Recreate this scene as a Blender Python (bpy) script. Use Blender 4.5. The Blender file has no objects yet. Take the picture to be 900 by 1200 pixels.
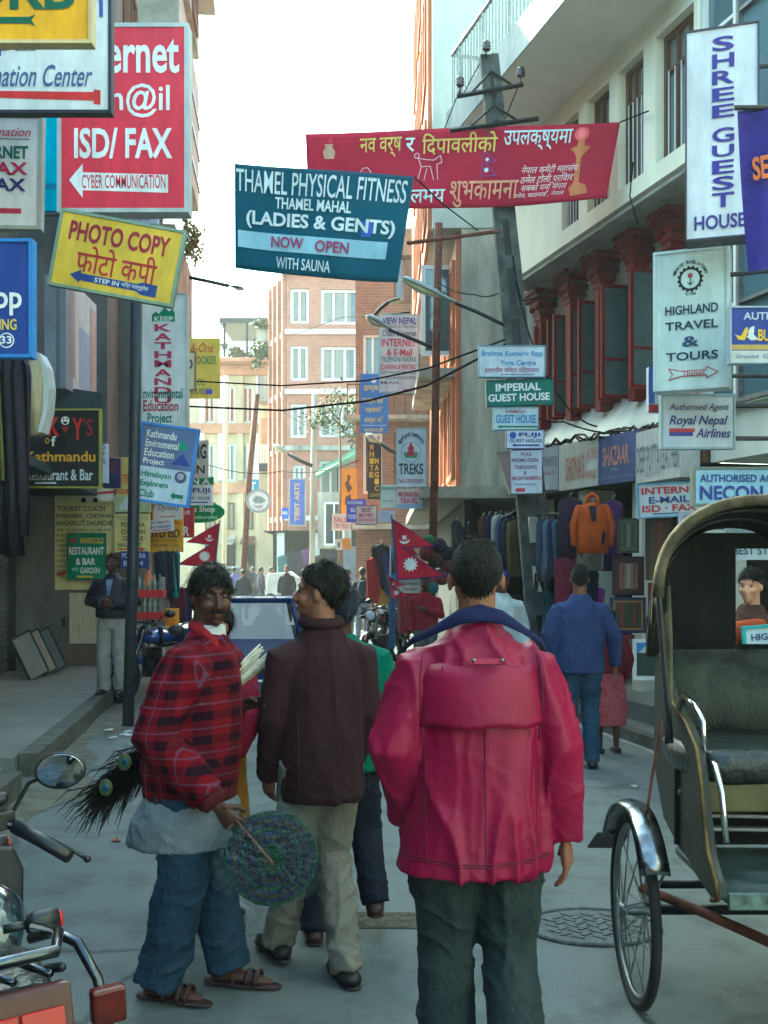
import bpy, bmesh, math, random
import numpy as np
from mathutils import Vector, Matrix, noise
random.seed(7)
SC = bpy.context.scene
COL = SC.collection
R = math.radians

# ---------------------------------------------------------------- camera, sky, sun, exposure
F, EYE = 1267.0, 1.68            # focal length in photo pixels, eye height in metres
cam = bpy.data.cameras.new('street_camera')
cam.sensor_fit = 'VERTICAL'
cam.sensor_height = 36
cam.lens = 36 * F / 1200
cam.shift_y = 64 / 1200
cam.clip_end = 2000
cam_o = bpy.data.objects.new('street_camera', cam)
cam_o.location = (0, 0, EYE)
cam_o.rotation_euler = (R(90), 0, 0)
COL.objects.link(cam_o)
SC.camera = cam_o
SUN_EL, SUN_ROT = 40.0, -40.0
W = bpy.data.worlds.new('World')
SC.world = W
W.use_nodes = True
sky = W.node_tree.nodes.new('ShaderNodeTexSky')
sky.sky_type = 'NISHITA'
sky.sun_disc = False
sky.sun_elevation = R(SUN_EL)
sky.sun_rotation = R(SUN_ROT)
sky.air_density = 1.0
sky.dust_density = 2.2
sky.ozone_density = 1.0
bg = W.node_tree.nodes['Background']
W.node_tree.links.new(sky.outputs[0], bg.inputs[0])
bg.inputs[1].default_value = 0.15
sl = bpy.data.lights.new('sun', 'SUN')
sl.energy = 2.6
sl.angle = R(0.5)
sl.color = (1, .94, .85)
so = bpy.data.objects.new('sun', sl)
sd = Vector((math.sin(R(SUN_ROT)) * math.cos(R(SUN_EL)), math.cos(R(SUN_ROT)) * math.cos(R(SUN_EL)), math.sin(R(SUN_EL))))
so.rotation_euler = sd.to_track_quat('Z', 'Y').to_euler()
so.location = (-40, 40, 60)
COL.objects.link(so)
SC.view_settings.view_transform = 'Standard'
SC.view_settings.look = 'None'
SC.view_settings.exposure = 3.15
SC.view_settings.gamma = 1
SC.view_settings.use_curve_mapping = False
SC.view_settings.use_white_balance = True
SC.view_settings.white_balance_temperature = 6400
SC.view_settings.white_balance_tint = -24
SC.render.engine = 'CYCLES'
SC.cycles.use_denoising = True
SC.cycles.max_bounces = 6
SC.cycles.transparent_max_bounces = 12
SC.cycles.sample_clamp_indirect = 8

# ---------------------------------------------------------------- helpers
def P(px, py, d):
    """World point at depth d that stands at photo pixel (px, py)."""
    return Vector(((px - 450) * d / F, d, EYE - (py - 664) * d / F))

def lin(c):
    return tuple((v / 255 / 12.92) if v / 255 <= .04045 else ((v / 255 + .055) / 1.055) ** 2.4 for v in c) + (1,)

MATS = {}
def nodes_of(m):
    m.use_nodes = True
    nt = m.node_tree
    return nt, nt.nodes, nt.links, nt.nodes['Principled BSDF']

def mat(name, rgb, rough=.75, metal=0, var=.18, scale=6, bump=.0, bscale=60, spec=.4, dark=None, stretch=(1, 1, 1), coat=0):
    """Principled material with uneven colour (and optional second colour) and a fine bump."""
    if name in MATS:
        return MATS[name]
    m = bpy.data.materials.new(name)
    nt, N, L, B = nodes_of(m)
    B.inputs['Roughness'].default_value = rough
    B.inputs['Metallic'].default_value = metal
    B.inputs['Specular IOR Level'].default_value = spec
    B.inputs['Coat Weight'].default_value = coat
    base = lin(rgb)
    d2 = lin(dark) if dark else tuple(v * (1 - var * 1.6) for v in base[:3]) + (1,)
    hi = tuple(min(1, v * (1 + var * .5)) for v in base[:3]) + (1,)
    tc = N.new('ShaderNodeTexCoord')
    mp = N.new('ShaderNodeMapping')
    mp.inputs['Scale'].default_value = stretch
    L.new(tc.outputs['Object'], mp.inputs['Vector'])
    n = N.new('ShaderNodeTexNoise')
    n.inputs['Scale'].default_value = scale
    n.inputs['Detail'].default_value = 6
    n.inputs['Roughness'].default_value = .65
    L.new(mp.outputs[0], n.inputs['Vector'])
    r = N.new('ShaderNodeValToRGB')
    r.color_ramp.elements[0].position = .34
    r.color_ramp.elements[0].color = d2
    r.color_ramp.elements[1].position = .66
    r.color_ramp.elements[1].color = hi
    L.new(n.outputs['Fac'], r.inputs[0])
    L.new(r.outputs[0], B.inputs['Base Color'])
    if bump:
        n2 = N.new('ShaderNodeTexNoise')
        n2.inputs['Scale'].default_value = bscale
        n2.inputs['Detail'].default_value = 4
        L.new(mp.outputs[0], n2.inputs['Vector'])
        b = N.new('ShaderNodeBump')
        b.inputs['Strength'].default_value = bump
        b.inputs['Distance'].default_value = .02
        L.new(n2.outputs['Fac'], b.inputs['Height'])
        L.new(b.outputs[0], B.inputs['Normal'])
    MATS[name] = m
    return m

def ink(rgb):
    return mat('paint_%02x%02x%02x' % tuple(int(v) for v in rgb), rgb, .55, var=.16, scale=3.2, spec=.3, stretch=(1.6, 1, .55), bump=.05, bscale=14)

def cloth(name, rgb, rough=.85, var=.16, scale=7, bump=.35, bscale=45, **k):
    q = .93 if any(w in name for w in ('banner', 'white', 'awning', 'cart', 'flag')) else .80
    return mat(name, tuple(v * q for v in rgb), rough, var=var, scale=scale, bump=bump, bscale=bscale, spec=k.pop('spec', .2), **k)

def brick_mat(name, c1, c2, mortar, sx=4.2):
    if name in MATS:
        return MATS[name]
    m = bpy.data.materials.new(name)
    nt, N, L, B = nodes_of(m)
    tc = N.new('ShaderNodeTexCoord')
    s = N.new('ShaderNodeSeparateXYZ')
    L.new(tc.outputs['Object'], s.inputs[0])
    a = N.new('ShaderNodeMath')
    a.operation = 'ADD'
    L.new(s.outputs[0], a.inputs[0])
    L.new(s.outputs[1], a.inputs[1])
    c = N.new('ShaderNodeCombineXYZ')
    L.new(a.outputs[0], c.inputs[0])
    L.new(s.outputs[2], c.inputs[1])
    b = N.new('ShaderNodeTexBrick')
    b.inputs['Scale'].default_value = sx
    b.inputs['Color1'].default_value = lin(c1)
    b.inputs['Color2'].default_value = lin(c2)
    b.inputs['Mortar'].default_value = lin(mortar)
    b.inputs['Mortar Size'].default_value = .014
    L.new(c.outputs[0], b.inputs['Vector'])
    n = N.new('ShaderNodeTexNoise')
    n.inputs['Scale'].default_value = 1.1
    n.inputs['Detail'].default_value = 6
    L.new(tc.outputs['Object'], n.inputs['Vector'])
    mx = N.new('ShaderNodeMix')
    mx.data_type = 'RGBA'
    mx.blend_type = 'MULTIPLY'
    mx.inputs['Factor'].default_value = .55
    L.new(b.outputs['Color'], mx.inputs['A'])
    L.new(n.outputs['Fac'], mx.inputs['B'])
    L.new(mx.outputs['Result'], B.inputs['Base Color'])
    B.inputs['Roughness'].default_value = .9
    MATS[name] = m
    return m

def plaid_mat(name, base, dark, line):
    m = bpy.data.materials.new(name)
    nt, N, L, B = nodes_of(m)
    tc = N.new('ShaderNodeTexCoord')
    wob = N.new('ShaderNodeTexNoise')
    wob.inputs['Scale'].default_value = 3.5
    L.new(tc.outputs['Object'], wob.inputs['Vector'])
    mxv = N.new('ShaderNodeMix')
    mxv.data_type = 'VECTOR'
    mxv.inputs['Factor'].default_value = .014
    L.new(tc.outputs['Object'], mxv.inputs['A'])
    L.new(wob.outputs['Color'], mxv.inputs['B'])
    s = N.new('ShaderNodeSeparateXYZ')
    L.new(mxv.outputs['Result'], s.inputs[0])
    def math_(op, a, b=None, v=None):
        q = N.new('ShaderNodeMath')
        q.operation = op
        L.new(a, q.inputs[0])
        if b is not None: L.new(b, q.inputs[1])
        if v is not None: q.inputs[1].default_value = v
        return q.outputs[0]
    hx = math_('ADD', math_('MULTIPLY', s.outputs[1], v=1.0), math_('MULTIPLY', s.outputs[0], v=.55))
    outs = []
    for src in (hx, s.outputs[2]):
        f = math_('FRACT', math_('MULTIPLY', src, v=11.0))
        band = math_('LESS_THAN', f, v=.36)
        w1 = math_('MULTIPLY', math_('GREATER_THAN', f, v=.64), math_('LESS_THAN', f, v=.70))
        outs.append((band, w1))
    dk = math_('MULTIPLY', math_('ADD', outs[0][0], outs[1][0]), v=.46)
    m1 = N.new('ShaderNodeMix'); m1.data_type = 'RGBA'
    m1.inputs['A'].default_value = lin(base); m1.inputs['B'].default_value = lin(dark)
    L.new(dk, m1.inputs['Factor'])
    ln = math_('MULTIPLY', math_('MINIMUM', math_('ADD', outs[0][1], outs[1][1]), v=1.0), v=.5)
    m2 = N.new('ShaderNodeMix'); m2.data_type = 'RGBA'
    m2.inputs['B'].default_value = lin(line)
    L.new(m1.outputs['Result'], m2.inputs['A']); L.new(ln, m2.inputs['Factor'])
    L.new(m2.outputs['Result'], B.inputs['Base Color'])
    B.inputs['Roughness'].default_value = .95
    B.inputs['Specular IOR Level'].default_value = .1
    MATS[name] = m
    return m

def glass_mat(name, tint, rough=.08):
    if name in MATS: return MATS[name]
    m = mat(name, tint, rough, var=.25, scale=2, spec=.8)
    return m

def asphalt_mat():
    """Worn asphalt: fine grit, broad dusty and oily patches, thin cracks."""
    m = bpy.data.materials.new('asphalt'); nt, N, L, B = nodes_of(m)
    tc = N.new('ShaderNodeTexCoord')
    def noise_(sc, det, stretch=(1, 1, 1)):
        mp = N.new('ShaderNodeMapping'); mp.inputs['Scale'].default_value = stretch; L.new(tc.outputs['Object'], mp.inputs['Vector'])
        n = N.new('ShaderNodeTexNoise'); n.inputs['Scale'].default_value = sc; n.inputs['Detail'].default_value = det; n.inputs['Roughness'].default_value = .65; L.new(mp.outputs[0], n.inputs['Vector']); return n.outputs['Fac']
    def ramp(f, p0, c0, p1, c1):
        r = N.new('ShaderNodeValToRGB'); r.color_ramp.elements[0].position = p0; r.color_ramp.elements[0].color = (*c0, 1); r.color_ramp.elements[1].position = p1; r.color_ramp.elements[1].color = (*c1, 1); L.new(f, r.inputs[0]); return r.outputs[0]
    def mul(a, b, f=1.0):
        x = N.new('ShaderNodeMix'); x.data_type = 'RGBA'; x.blend_type = 'MULTIPLY'; x.inputs['Factor'].default_value = f; L.new(a, x.inputs['A']); L.new(b, x.inputs['B']); return x.outputs['Result']
    c = ramp(noise_(.55, 7, (1, .45, 1)), .32, (.098, .112, .110), .68, (.170, .186, .180))
    c = mul(c, ramp(noise_(150, 2), .3, (.62, .62, .62), .7, (1.2, 1.2, 1.2)))
    c = mul(c, ramp(noise_(3.2, 8), .38, (.72, .72, .70), .52, (1, 1, 1)))
    v = N.new('ShaderNodeTexVoronoi'); v.feature = 'DISTANCE_TO_EDGE'; v.inputs['Scale'].default_value = .42
    wv = N.new('ShaderNodeMix'); wv.data_type = 'VECTOR'; wv.inputs['Factor'].default_value = .22
    nn = N.new('ShaderNodeTexNoise'); nn.inputs['Scale'].default_value = 2.2; nn.inputs['Detail'].default_value = 6
    L.new(tc.outputs['Object'], nn.inputs['Vector']); L.new(tc.outputs['Object'], wv.inputs['A']); L.new(nn.outputs['Color'], wv.inputs['B']); L.new(wv.outputs['Result'], v.inputs['Vector'])
    c = mul(c, ramp(v.outputs['Distance'], .0025, (.35, .35, .35), .007, (1, 1, 1)), .8)
    L.new(c, B.inputs['Base Color']); B.inputs['Roughness'].default_value = .85; B.inputs['Specular IOR Level'].default_value = .3
    b = N.new('ShaderNodeBump'); b.inputs['Strength'].default_value = .35; b.inputs['Distance'].default_value = .01; L.new(noise_(110, 3), b.inputs['Height']); L.new(b.outputs[0], B.inputs['Normal'])
    return m

class MB:
    """Collects shapes into one mesh."""
    def __init__(s):
        s.v, s.f, s.mi, s.m = [], [], [], 0
    def add(s, vs, fs):
        b = len(s.v)
        s.v += [tuple(v) for v in vs]
        for f in fs:
            s.f.append(tuple(i + b for i in f)); s.mi.append(s.m)
        return s
    def box(s, c, d, rot=None):
        x, y, z = (k / 2 for k in d)
        vs = [Vector((i * x, j * y, k * z)) for k in (-1, 1) for j in (-1, 1) for i in (-1, 1)]
        if rot is not None:
            if not isinstance(rot, Matrix): rot = Matrix.Rotation(rot, 3, 'Z')
            vs = [rot @ v for v in vs]
        c = Vector(c)
        return s.add([v + c for v in vs], [(0, 2, 3, 1), (4, 5, 7, 6), (0, 1, 5, 4), (2, 6, 7, 3), (0, 4, 6, 2), (1, 3, 7, 5)])
    def bx(s, x0, x1, y0, y1, z0, z1):
        return s.box(((x0 + x1) / 2, (y0 + y1) / 2, (z0 + z1) / 2), (abs(x1 - x0), abs(y1 - y0), abs(z1 - z0)))
    def prism(s, pts, ext):
        """Closed polygon (3D points) pushed along the vector ext."""
        n = len(pts); e = Vector(ext); pts = [Vector(p) for p in pts]
        return s.add(pts + [p + e for p in pts], [tuple(range(n - 1, -1, -1)), tuple(range(n, 2 * n))] + [(i, (i + 1) % n, (i + 1) % n + n, i + n) for i in range(n)])
    def rings(s, rings, cap=True):
        n = len(rings[0]); vs = [p for r in rings for p in r]; fs = []
        for k in range(len(rings) - 1):
            for i in range(n):
                j = (i + 1) % n
                fs.append((k * n + i, k * n + j, (k + 1) * n + j, (k + 1) * n + i))
        if cap:
            fs.append(tuple(range(n - 1, -1, -1))); fs.append(tuple((len(rings) - 1) * n + i for i in range(n)))
        return s.add(vs, fs)
    def tube(s, pts, r, n=8, flat=1.0, ref=None, rnd=False):
        """Tube along pts; r one radius or one per point; flat squashes the second axis; rnd rounds the ends."""
        pts = [Vector(p) for p in pts]
        rs = list(r) if isinstance(r, (list, tuple)) else [r] * len(pts)
        if rnd:
            t0 = (pts[0] - pts[1]).normalized(); t1 = (pts[-1] - pts[-2]).normalized()
            r0, r1 = rs[0], rs[-1]
            pts = [pts[0] + t0 * r0 * .95, pts[0] + t0 * r0 * .7] + pts + [pts[-1] + t1 * r1 * .7, pts[-1] + t1 * r1 * .95]
            rs = [r0 * .3, r0 * .72] + rs + [r1 * .72, r1 * .3]
        rg, pa = [], None
        for i, p in enumerate(pts):
            t = (pts[min(i + 1, len(pts) - 1)] - pts[max(i - 1, 0)]).normalized()
            if pa is None:
                q = Vector(ref) if ref is not None else (Vector((0, 0, 1)) if abs(t.z) < .9 else Vector((0, 1, 0)))
            else:
                q = pa
            a = q - t * q.dot(t)
            if a.length < 1e-6: a = t.orthogonal()
            a.normalize(); b = t.cross(a); pa = a
            rg.append([p + (a * math.cos(2 * math.pi * k / n) + b * math.sin(2 * math.pi * k / n) * flat) * rs[i] for k in range(n)])
        return s.rings(rg)
    def stack(s, rows, n=20):
        """Horizontal ellipses (cx, cy, z, rx, ry)."""
        return s.rings([[Vector((cx + rx * math.cos(2 * math.pi * k / n), cy + ry * math.sin(2 * math.pi * k / n), z)) for k in range(n)] for cx, cy, z, rx, ry in rows])
    def ball(s, c, r, n=14, m=8):
        c = Vector(c); r = (r, r, r) if not isinstance(r, (tuple, list)) else r
        rg = []
        for j in range(m + 1):
            a = math.pi * (j + (.08 if j == 0 else -.08 if j == m else 0)) / m
            rg.append([c + Vector((r[0] * math.sin(a) * math.cos(2 * math.pi * k / n), r[1] * math.sin(a) * math.sin(2 * math.pi * k / n), -r[2] * math.cos(a))) for k in range(n)])
        return s.rings(rg)
    def lathe(s, c, axis, prof, n=24):
        """Profile [(radius, along)] turned about an axis through c."""
        ax = Vector(axis).normalized(); a = ax.orthogonal().normalized(); b = ax.cross(a); c = Vector(c)
        return s.rings([[c + ax * h + (a * math.cos(2 * math.pi * k / n) + b * math.sin(2 * math.pi * k / n)) * max(r, 1e-4) for k in range(n)] for r, h in prof], cap=True)
    def torus(s, c, axis, rad, r, n=32, m=8):
        ax = Vector(axis).normalized(); a = ax.orthogonal().normalized(); b = ax.cross(a); c = Vector(c)
        base = len(s.v); vs = []; fs = []
        for i in range(n):
            t = 2 * math.pi * i / n; o = a * math.cos(t) + b * math.sin(t)
            for j in range(m):
                u = 2 * math.pi * j / m
                vs.append(c + o * (rad + r * math.cos(u)) + ax * r * math.sin(u))
                fs.append((i * m + j, ((i + 1) % n) * m + j, ((i + 1) % n) * m + (j + 1) % m, i * m + (j + 1) % m))
        return s.add(vs, fs)
    def mesh(s, name):
        me = bpy.data.meshes.new(name)
        me.from_pydata(s.v, [], s.f)
        me.polygons.foreach_set('material_index', s.mi)
        me.update()
        return me
    def build(s, name, mats, parent=None, smooth=False, bevel=0):
        me = s.mesh(name)
        bm = bmesh.new(); bm.from_mesh(me)
        bmesh.ops.recalc_face_normals(bm, faces=bm.faces)
        bm.to_mesh(me); bm.free()
        return link(name, me, mats, parent, smooth, bevel)

def link(name, me, mats, parent=None, smooth=False, bevel=0):
    for m in (mats if isinstance(mats, (list, tuple)) else [mats]):
        me.materials.append(m)
    o = bpy.data.objects.new(name, me)
    COL.objects.link(o)
    if parent is not None: o.parent = parent
    if smooth:
        me.polygons.foreach_set('use_smooth', [True] * len(me.polygons))
    if bevel:
        b = o.modifiers.new('edge', 'BEVEL'); b.width = bevel; b.segments = 2; b.limit_method = 'ANGLE'
    return o

def tag(o, label=None, cat=None, group=None, kind=None):
    if label: o['label'] = label
    if cat: o['category'] = cat
    if group: o['group'] = group
    if kind: o['kind'] = kind
    return o

def thing(name, label, cat, loc=(0, 0, 0), rz=0, group=None, rot=None):
    o = bpy.data.objects.new(name, None)
    o.empty_display_size = .1
    COL.objects.link(o)
    o.location = loc
    o.rotation_euler = rot if rot else (0, 0, rz)
    return tag(o, label, cat, group)

def copy_tree(o, parent=None):
    c = o.copy(); COL.objects.link(c)
    if parent is not None: c.parent = parent
    for ch in list(o.children): copy_tree(ch, c)
    return c

DG_TMP = []
def evaluate(me, mods):
    o = bpy.data.objects.new('tmp', me); COL.objects.link(o)
    for t, kw in mods:
        m = o.modifiers.new(t, t)
        for k, v in kw.items(): setattr(m, k, v)
    dg = bpy.context.evaluated_depsgraph_get()
    out = bpy.data.meshes.new_from_object(o.evaluated_get(dg))
    bpy.data.objects.remove(o)
    bpy.data.meshes.remove(me)
    return out

def remesh(mb, voxel, smooth=4, factor=.5):
    me = mb.mesh('tmp')
    bm = bmesh.new(); bm.from_mesh(me); bmesh.ops.recalc_face_normals(bm, faces=bm.faces); bm.to_mesh(me); bm.free()
    return evaluate(me, [('REMESH', dict(mode='VOXEL', voxel_size=voxel, use_smooth_shade=True)), ('SMOOTH', dict(factor=factor, iterations=smooth))])

def fold(me, amp, fr, aniso=(1, 1, .3), seed=0, ridge=True):
    """Push a cloth surface in and out along its normals: soft ridges like folds."""
    n = len(me.vertices)
    co = np.empty(n * 3); me.vertices.foreach_get('co', co); co = co.reshape(n, 3)
    no = np.empty(n * 3); me.vertices.foreach_get('normal', no); no = no.reshape(n, 3)
    off = np.array([seed * 3.7, seed * 1.3, seed * 5.1])
    q = (co + off) * np.array(aniso) * fr
    d = np.empty(n)
    for i in range(n):
        v = noise.noise(Vector(q[i]))
        d[i] = (1 - abs(v) * 2.6) if ridge else v
    d -= d.mean()
    co = co + no * (d * amp)[:, None]
    me.vertices.foreach_set('co', co.ravel()); me.update()
    return me

def creases(me, amp, seed, dg=.5):
    """Cloth folds: narrow drawn ridges hanging down and slanting both ways, plus soft swelling."""
    n = len(me.vertices)
    co = np.empty(n * 3); me.vertices.foreach_get('co', co); co = co.reshape(n, 3)
    no = np.empty(n * 3); me.vertices.foreach_get('normal', no); no = no.reshape(n, 3)
    d = np.zeros(n)
    c3, s3 = math.cos(R(38)), math.sin(R(38))
    x, y, z = co[:, 0] + seed * 1.7, co[:, 1] + seed * .9, co[:, 2]
    for q, w in ((np.stack([x * 9, y * 9, z * 1.5], 1), .7), (np.stack([(x * c3 + z * s3) * 4, y * 7, (z * c3 - x * s3) * 13], 1), .40 * dg), (np.stack([(x * c3 - z * s3) * 4, y * 7, (z * c3 + x * s3) * 13 + 31], 1), .40 * dg), (np.stack([x * 19, y * 19, z * 5], 1), .14)):
        v = np.fromiter((noise.noise(Vector(p)) for p in q), float, n)
        m = np.fromiter((noise.noise(Vector(p) * .37) for p in q[:, ::-1]), float, n)
        d += w * (np.clip(1 - np.abs(v) * 3.6, 0, 1) ** 1.9) * np.clip(.55 + m * 1.6, 0, 1.3)
    d -= d.mean()
    co = co + no * (d * amp * 1.7)[:, None]
    me.vertices.foreach_set('co', co.ravel()); me.update()

def seams(parent, objs, runs, m, r=.0022, name='seam'):
    """Stitched seams: thin cords laid on the nearest surface of a garment. runs: lists of (point, direction towards the cloth)."""
    from mathutils.bvhtree import BVHTree
    bv = BVHTree.FromPolygons([v.co for v in objs.data.vertices], [tuple(p.vertices) for p in objs.data.polygons])
    for run in runs:
        pts = []
        for p, d in run:
            h = bv.ray_cast(Vector(p), Vector(d).normalized())
            if h[0] is not None: pts.append(h[0] - Vector(d).normalized() * r * .2)
        if len(pts) > 2: MB().tube(pts, r, 5).build(name, m, parent, True)

# ---------------------------------------------------------------- lettering
TXT = {}
def text_data(s, bold=0.0, shear=0.0):
    k = (s, bold, shear)
    if k not in TXT:
        c = bpy.data.curves.new('t', 'FONT')
        c.body = s; c.offset = bold; c.resolution_u = 3; c.shear = shear
        o = bpy.data.objects.new('t', c); COL.objects.link(o)
        dg = bpy.context.evaluated_depsgraph_get()
        me = bpy.data.meshes.new_from_object(o.evaluated_get(dg))
        n = len(me.vertices); co = np.empty(n * 3); me.vertices.foreach_get('co', co); co = co.reshape(n, 3)
        fs = [tuple(p.vertices) for p in me.polygons]
        bpy.data.objects.remove(o); bpy.data.meshes.remove(me)
        TXT[k] = (co[:, :2], fs)
    return TXT[k]

class Board:
    """A flat board in its own x (right) / z (up) plane, facing -y; u right, v down in photo pixels from its top left corner."""
    def __init__(s, w, h, pw, ph, warp=None):
        s.w, s.h, s.pw, s.ph, s.warp = w, h, pw, ph, warp
        s.parts = {}
    def pt(s, u, v, lay):
        x = (u / s.pw - .5) * s.w; z = (.5 - v / s.ph) * s.h
        return s.warp(x, z, lay) if s.warp else (x, -lay, z)
    def part(s, name):
        return s.parts.setdefault(name, (MB(), []))
    def shape(s, name, rgb, pts, lay=.004):
        mb, ms = s.part(name)
        m = ink(rgb)
        if m not in ms: ms.append(m)
        mb.m = ms.index(m)
        if s.warp and len(pts) == 4 and abs(pts[0][1] - pts[1][1]) < .5 and pts[1][0] - pts[0][0] > 20:
            n = 30; (u0, v0), (u1, _), (_, v1) = pts[0], pts[1], pts[2]
            for i in range(n):
                a, b = u0 + (u1 - u0) * i / n, u0 + (u1 - u0) * (i + 1) / n; mv = (v0 + v1) / 2
                for p, q in ((v0, mv), (mv, v1)): mb.add([s.pt(a, p, lay), s.pt(a, q, lay), s.pt(b, q, lay), s.pt(b, p, lay)], [(0, 1, 2, 3)])
            return
        mb.add([s.pt(u, v, lay) for u, v in pts], [tuple(range(len(pts) - 1, -1, -1))])
    def text(s, txt, u0, v0, u1, v1, rgb, bold=.012, shear=0, lay=.007, name='lettering', rot=0):
        if any(0x900 <= ord(c) < 0x980 for c in txt): bold = min(bold, .007)
        co, fs = text_data(txt, bold, shear)
        if not len(co): return
        lo, hi = co.min(0), co.max(0); e = np.maximum(hi - lo, 1e-6)
        s.k = getattr(s, 'k', 0) + 1
        mb, ms = s.part(name + '|%d' % s.k)
        m = ink(rgb)
        if m not in ms: ms.append(m)
        mb.m = ms.index(m)
        vs = []
        for x, y in (co - lo) / e:
            if rot: x, y = 1 - y, x
            vs.append(s.pt(u0 + x * (u1 - u0), v1 + y * (v0 - v1), lay))
        mb.add(vs, fs)
    def finish(s, parent):
        for k, (mb, ms) in s.parts.items():
            k = k.split('|')[0]
            link(k, mb.mesh(k), ms, parent)

def circ(u, v, r, n=28, ry=None):
    return [(u + r * math.cos(2 * math.pi * k / n), v + (ry or r) * math.sin(2 * math.pi * k / n)) for k in range(n)]
def rect(u0, v0, u1, v1):
    return [(u0, v0), (u1, v0), (u1, v1), (u0, v1)]
def arrow_l(u0, v0, u1, v1, head=.2, th=.5):
    m = (v0 + v1) / 2; t = (v1 - v0) * th / 2; a = u0 + (u1 - u0) * head
    return [(u0, m), (a, v0), (a, m - t), (u1, m - t), (u1, m + t), (a, m + t), (a, v1)]
def arrow_r(u0, v0, u1, v1, head=.2, th=.5):
    return [(u0 + u1 - u, v) for u, v in arrow_l(u0, v0, u1, v1, head, th)][::-1]

def sign(name, label, box, d, bgc, lines=(), shapes=(), d1=None, roll=0, frame=None, th=.07, group=None, cat='sign', fw=.02, outline=None, bracket=None, hang=None):
    """A painted sign. box: photo rectangle at depth d (right edge at depth d1); lines/shapes in photo pixels from the box's corner."""
    x0, y0, x1, y1 = box
    d1 = d1 or d
    dm = (d + d1) / 2
    A, Bp = P(x0, (y0 + y1) / 2, d), P(x1, (y0 + y1) / 2, d1)
    dx = Bp - A
    w = math.hypot(dx.x, dx.y); h = (y1 - y0) * dm / F
    yaw = math.atan2(dx.y, dx.x)
    c = (A + Bp) / 2
    t = thing(name, label, cat, c, group=group, rot=(0, -R(roll) * -1, yaw))
    pw, ph = x1 - x0, y1 - y0
    b = Board(w, h, pw, ph)
    mb = MB()
    if outline:
        pts = [b.pt(u, v, 0) for u, v in outline]
        mb.prism(pts[::-1], (0, th, 0))
    else:
        mb.bx(-w / 2, w / 2, 0, th, -h / 2, h / 2)
    mb.build('panel', ink(bgc), t, bevel=0)
    if frame:
        f = MB(); q = fw
        f.bx(-w / 2 - q, w / 2 + q, -.012, th + .004, h / 2 + .001, h / 2 + q); f.bx(-w / 2 - q, w / 2 + q, -.012, th + .004, -h / 2 - q, -h / 2 - .001)
        f.bx(-w / 2 - q, -w / 2 - .001, -.012, th + .004, -h / 2, h / 2); f.bx(w / 2 + .001, w / 2 + q, -.012, th + .004, -h / 2, h / 2)
        f.build('frame', ink(frame), t)
    for sh in shapes:
        nm, rgb, pts = sh[:3]
        b.shape(nm, rgb, pts, sh[3] if len(sh) > 3 else .004)
    for l in lines:
        txt, u0, v0, u1, v1, rgb = l[:6]
        kw = l[6] if len(l) > 6 else {}
        b.text(txt, u0, v0, u1, v1, rgb, **kw)
    b.finish(t)
    if bracket:
        for (bx_, bz, L_) in bracket:
            MB().tube([(bx_ * w, th * .5, bz * h), (bx_ * w + L_, th * .5, bz * h)], .018, 6).build('bracket', ink((50, 52, 56)), t)
    return t

# ---------------------------------------------------------------- materials of the place
M_ASPH = asphalt_mat()
M_GROUND = mat('bare_ground', (98, 96, 92), .95, var=.2, scale=1.2, bump=.3)
M_SIDE = mat('pavement_concrete', (112, 112, 106), .9, var=.16, scale=1.6, bump=.2)
M_KERB = mat('kerb_stone', (88, 88, 80), .95, var=.3, scale=5, bump=.8, bscale=25)
M_DIRT = mat('gutter_dirt', (102, 98, 86), .95, var=.3, scale=6, bump=.6, bscale=30)
M_CREAM = mat('cream_render', (236, 230, 206), .85, var=.08, scale=1.6, bump=.08, stretch=(1, 1, .22))
M_CREAM2 = mat('pale_render', (226, 226, 212), .85, var=.14, scale=1.2, bump=.1, stretch=(1, 1, .3))
M_SOFFIT = mat('soffit_plaster', (226, 222, 212), .9, var=.1, scale=1)
M_GREY = mat('raw_concrete', (186, 186, 174), .9, var=.17, scale=.55, bump=.2, dark=(152, 154, 144), stretch=(1, 1, .5))
M_STAIN = mat('stained_concrete', (178, 172, 158), .92, var=.3, scale=2.2, dark=(122, 116, 106), bump=.3, stretch=(1, 1, .16))
M_ORANGE = mat('orange_timber', (196, 112, 74), .7, var=.22, scale=3, stretch=(1, 1, .3))
M_MAROON = mat('maroon_timber', (118, 10, 26), .65, var=.2, scale=5, spec=.15)
M_WOOD = mat('brown_timber', (110, 74, 52), .7, var=.3, scale=4, stretch=(1, 1, .2))
M_WHITE = mat('white_paint', (222, 222, 216), .6, var=.08, scale=4)
M_DARK = mat('interior_shade', (24, 24, 25), .95, var=.3, scale=2)  # near-black: shade of shops and recesses put into the colour
M_IRON = mat('dark_iron', (46, 48, 52), .5, metal=.6, var=.3, scale=20)
M_STEEL = mat('dull_steel', (128, 132, 134), .45, metal=.8, var=.25, scale=9)
M_CHROME = mat('chrome', (206, 210, 214), .12, metal=1, var=.08, scale=14)
M_RUST = mat('rusty_steel', (112, 66, 50), .75, metal=.3, var=.35, scale=8)
M_GLASS = mat('window_glass', (54, 66, 72), .06, var=.2, scale=.8, spec=.9)
M_GLASSB = mat('blue_glass', (82, 112, 122), .05, var=.25, scale=.6, spec=1)
M_CURT = cloth('curtain_cloth', (196, 192, 180), stretch=(1, 1, .1), scale=16)
M_DGREEN = cloth('dark_green_cloth', (30, 62, 58), stretch=(1, 1, .1), scale=16)
M_BRICK = brick_mat('pale_brick', (206, 138, 112), (190, 122, 98), (206, 176, 156), 3.0)
M_BRICKD = brick_mat('brown_brick', (158, 110, 92), (140, 96, 80), (170, 150, 136), 3.2)
M_TERRA = mat('terracotta_render', (196, 142, 112), .9, var=.16, scale=1.3)
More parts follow.
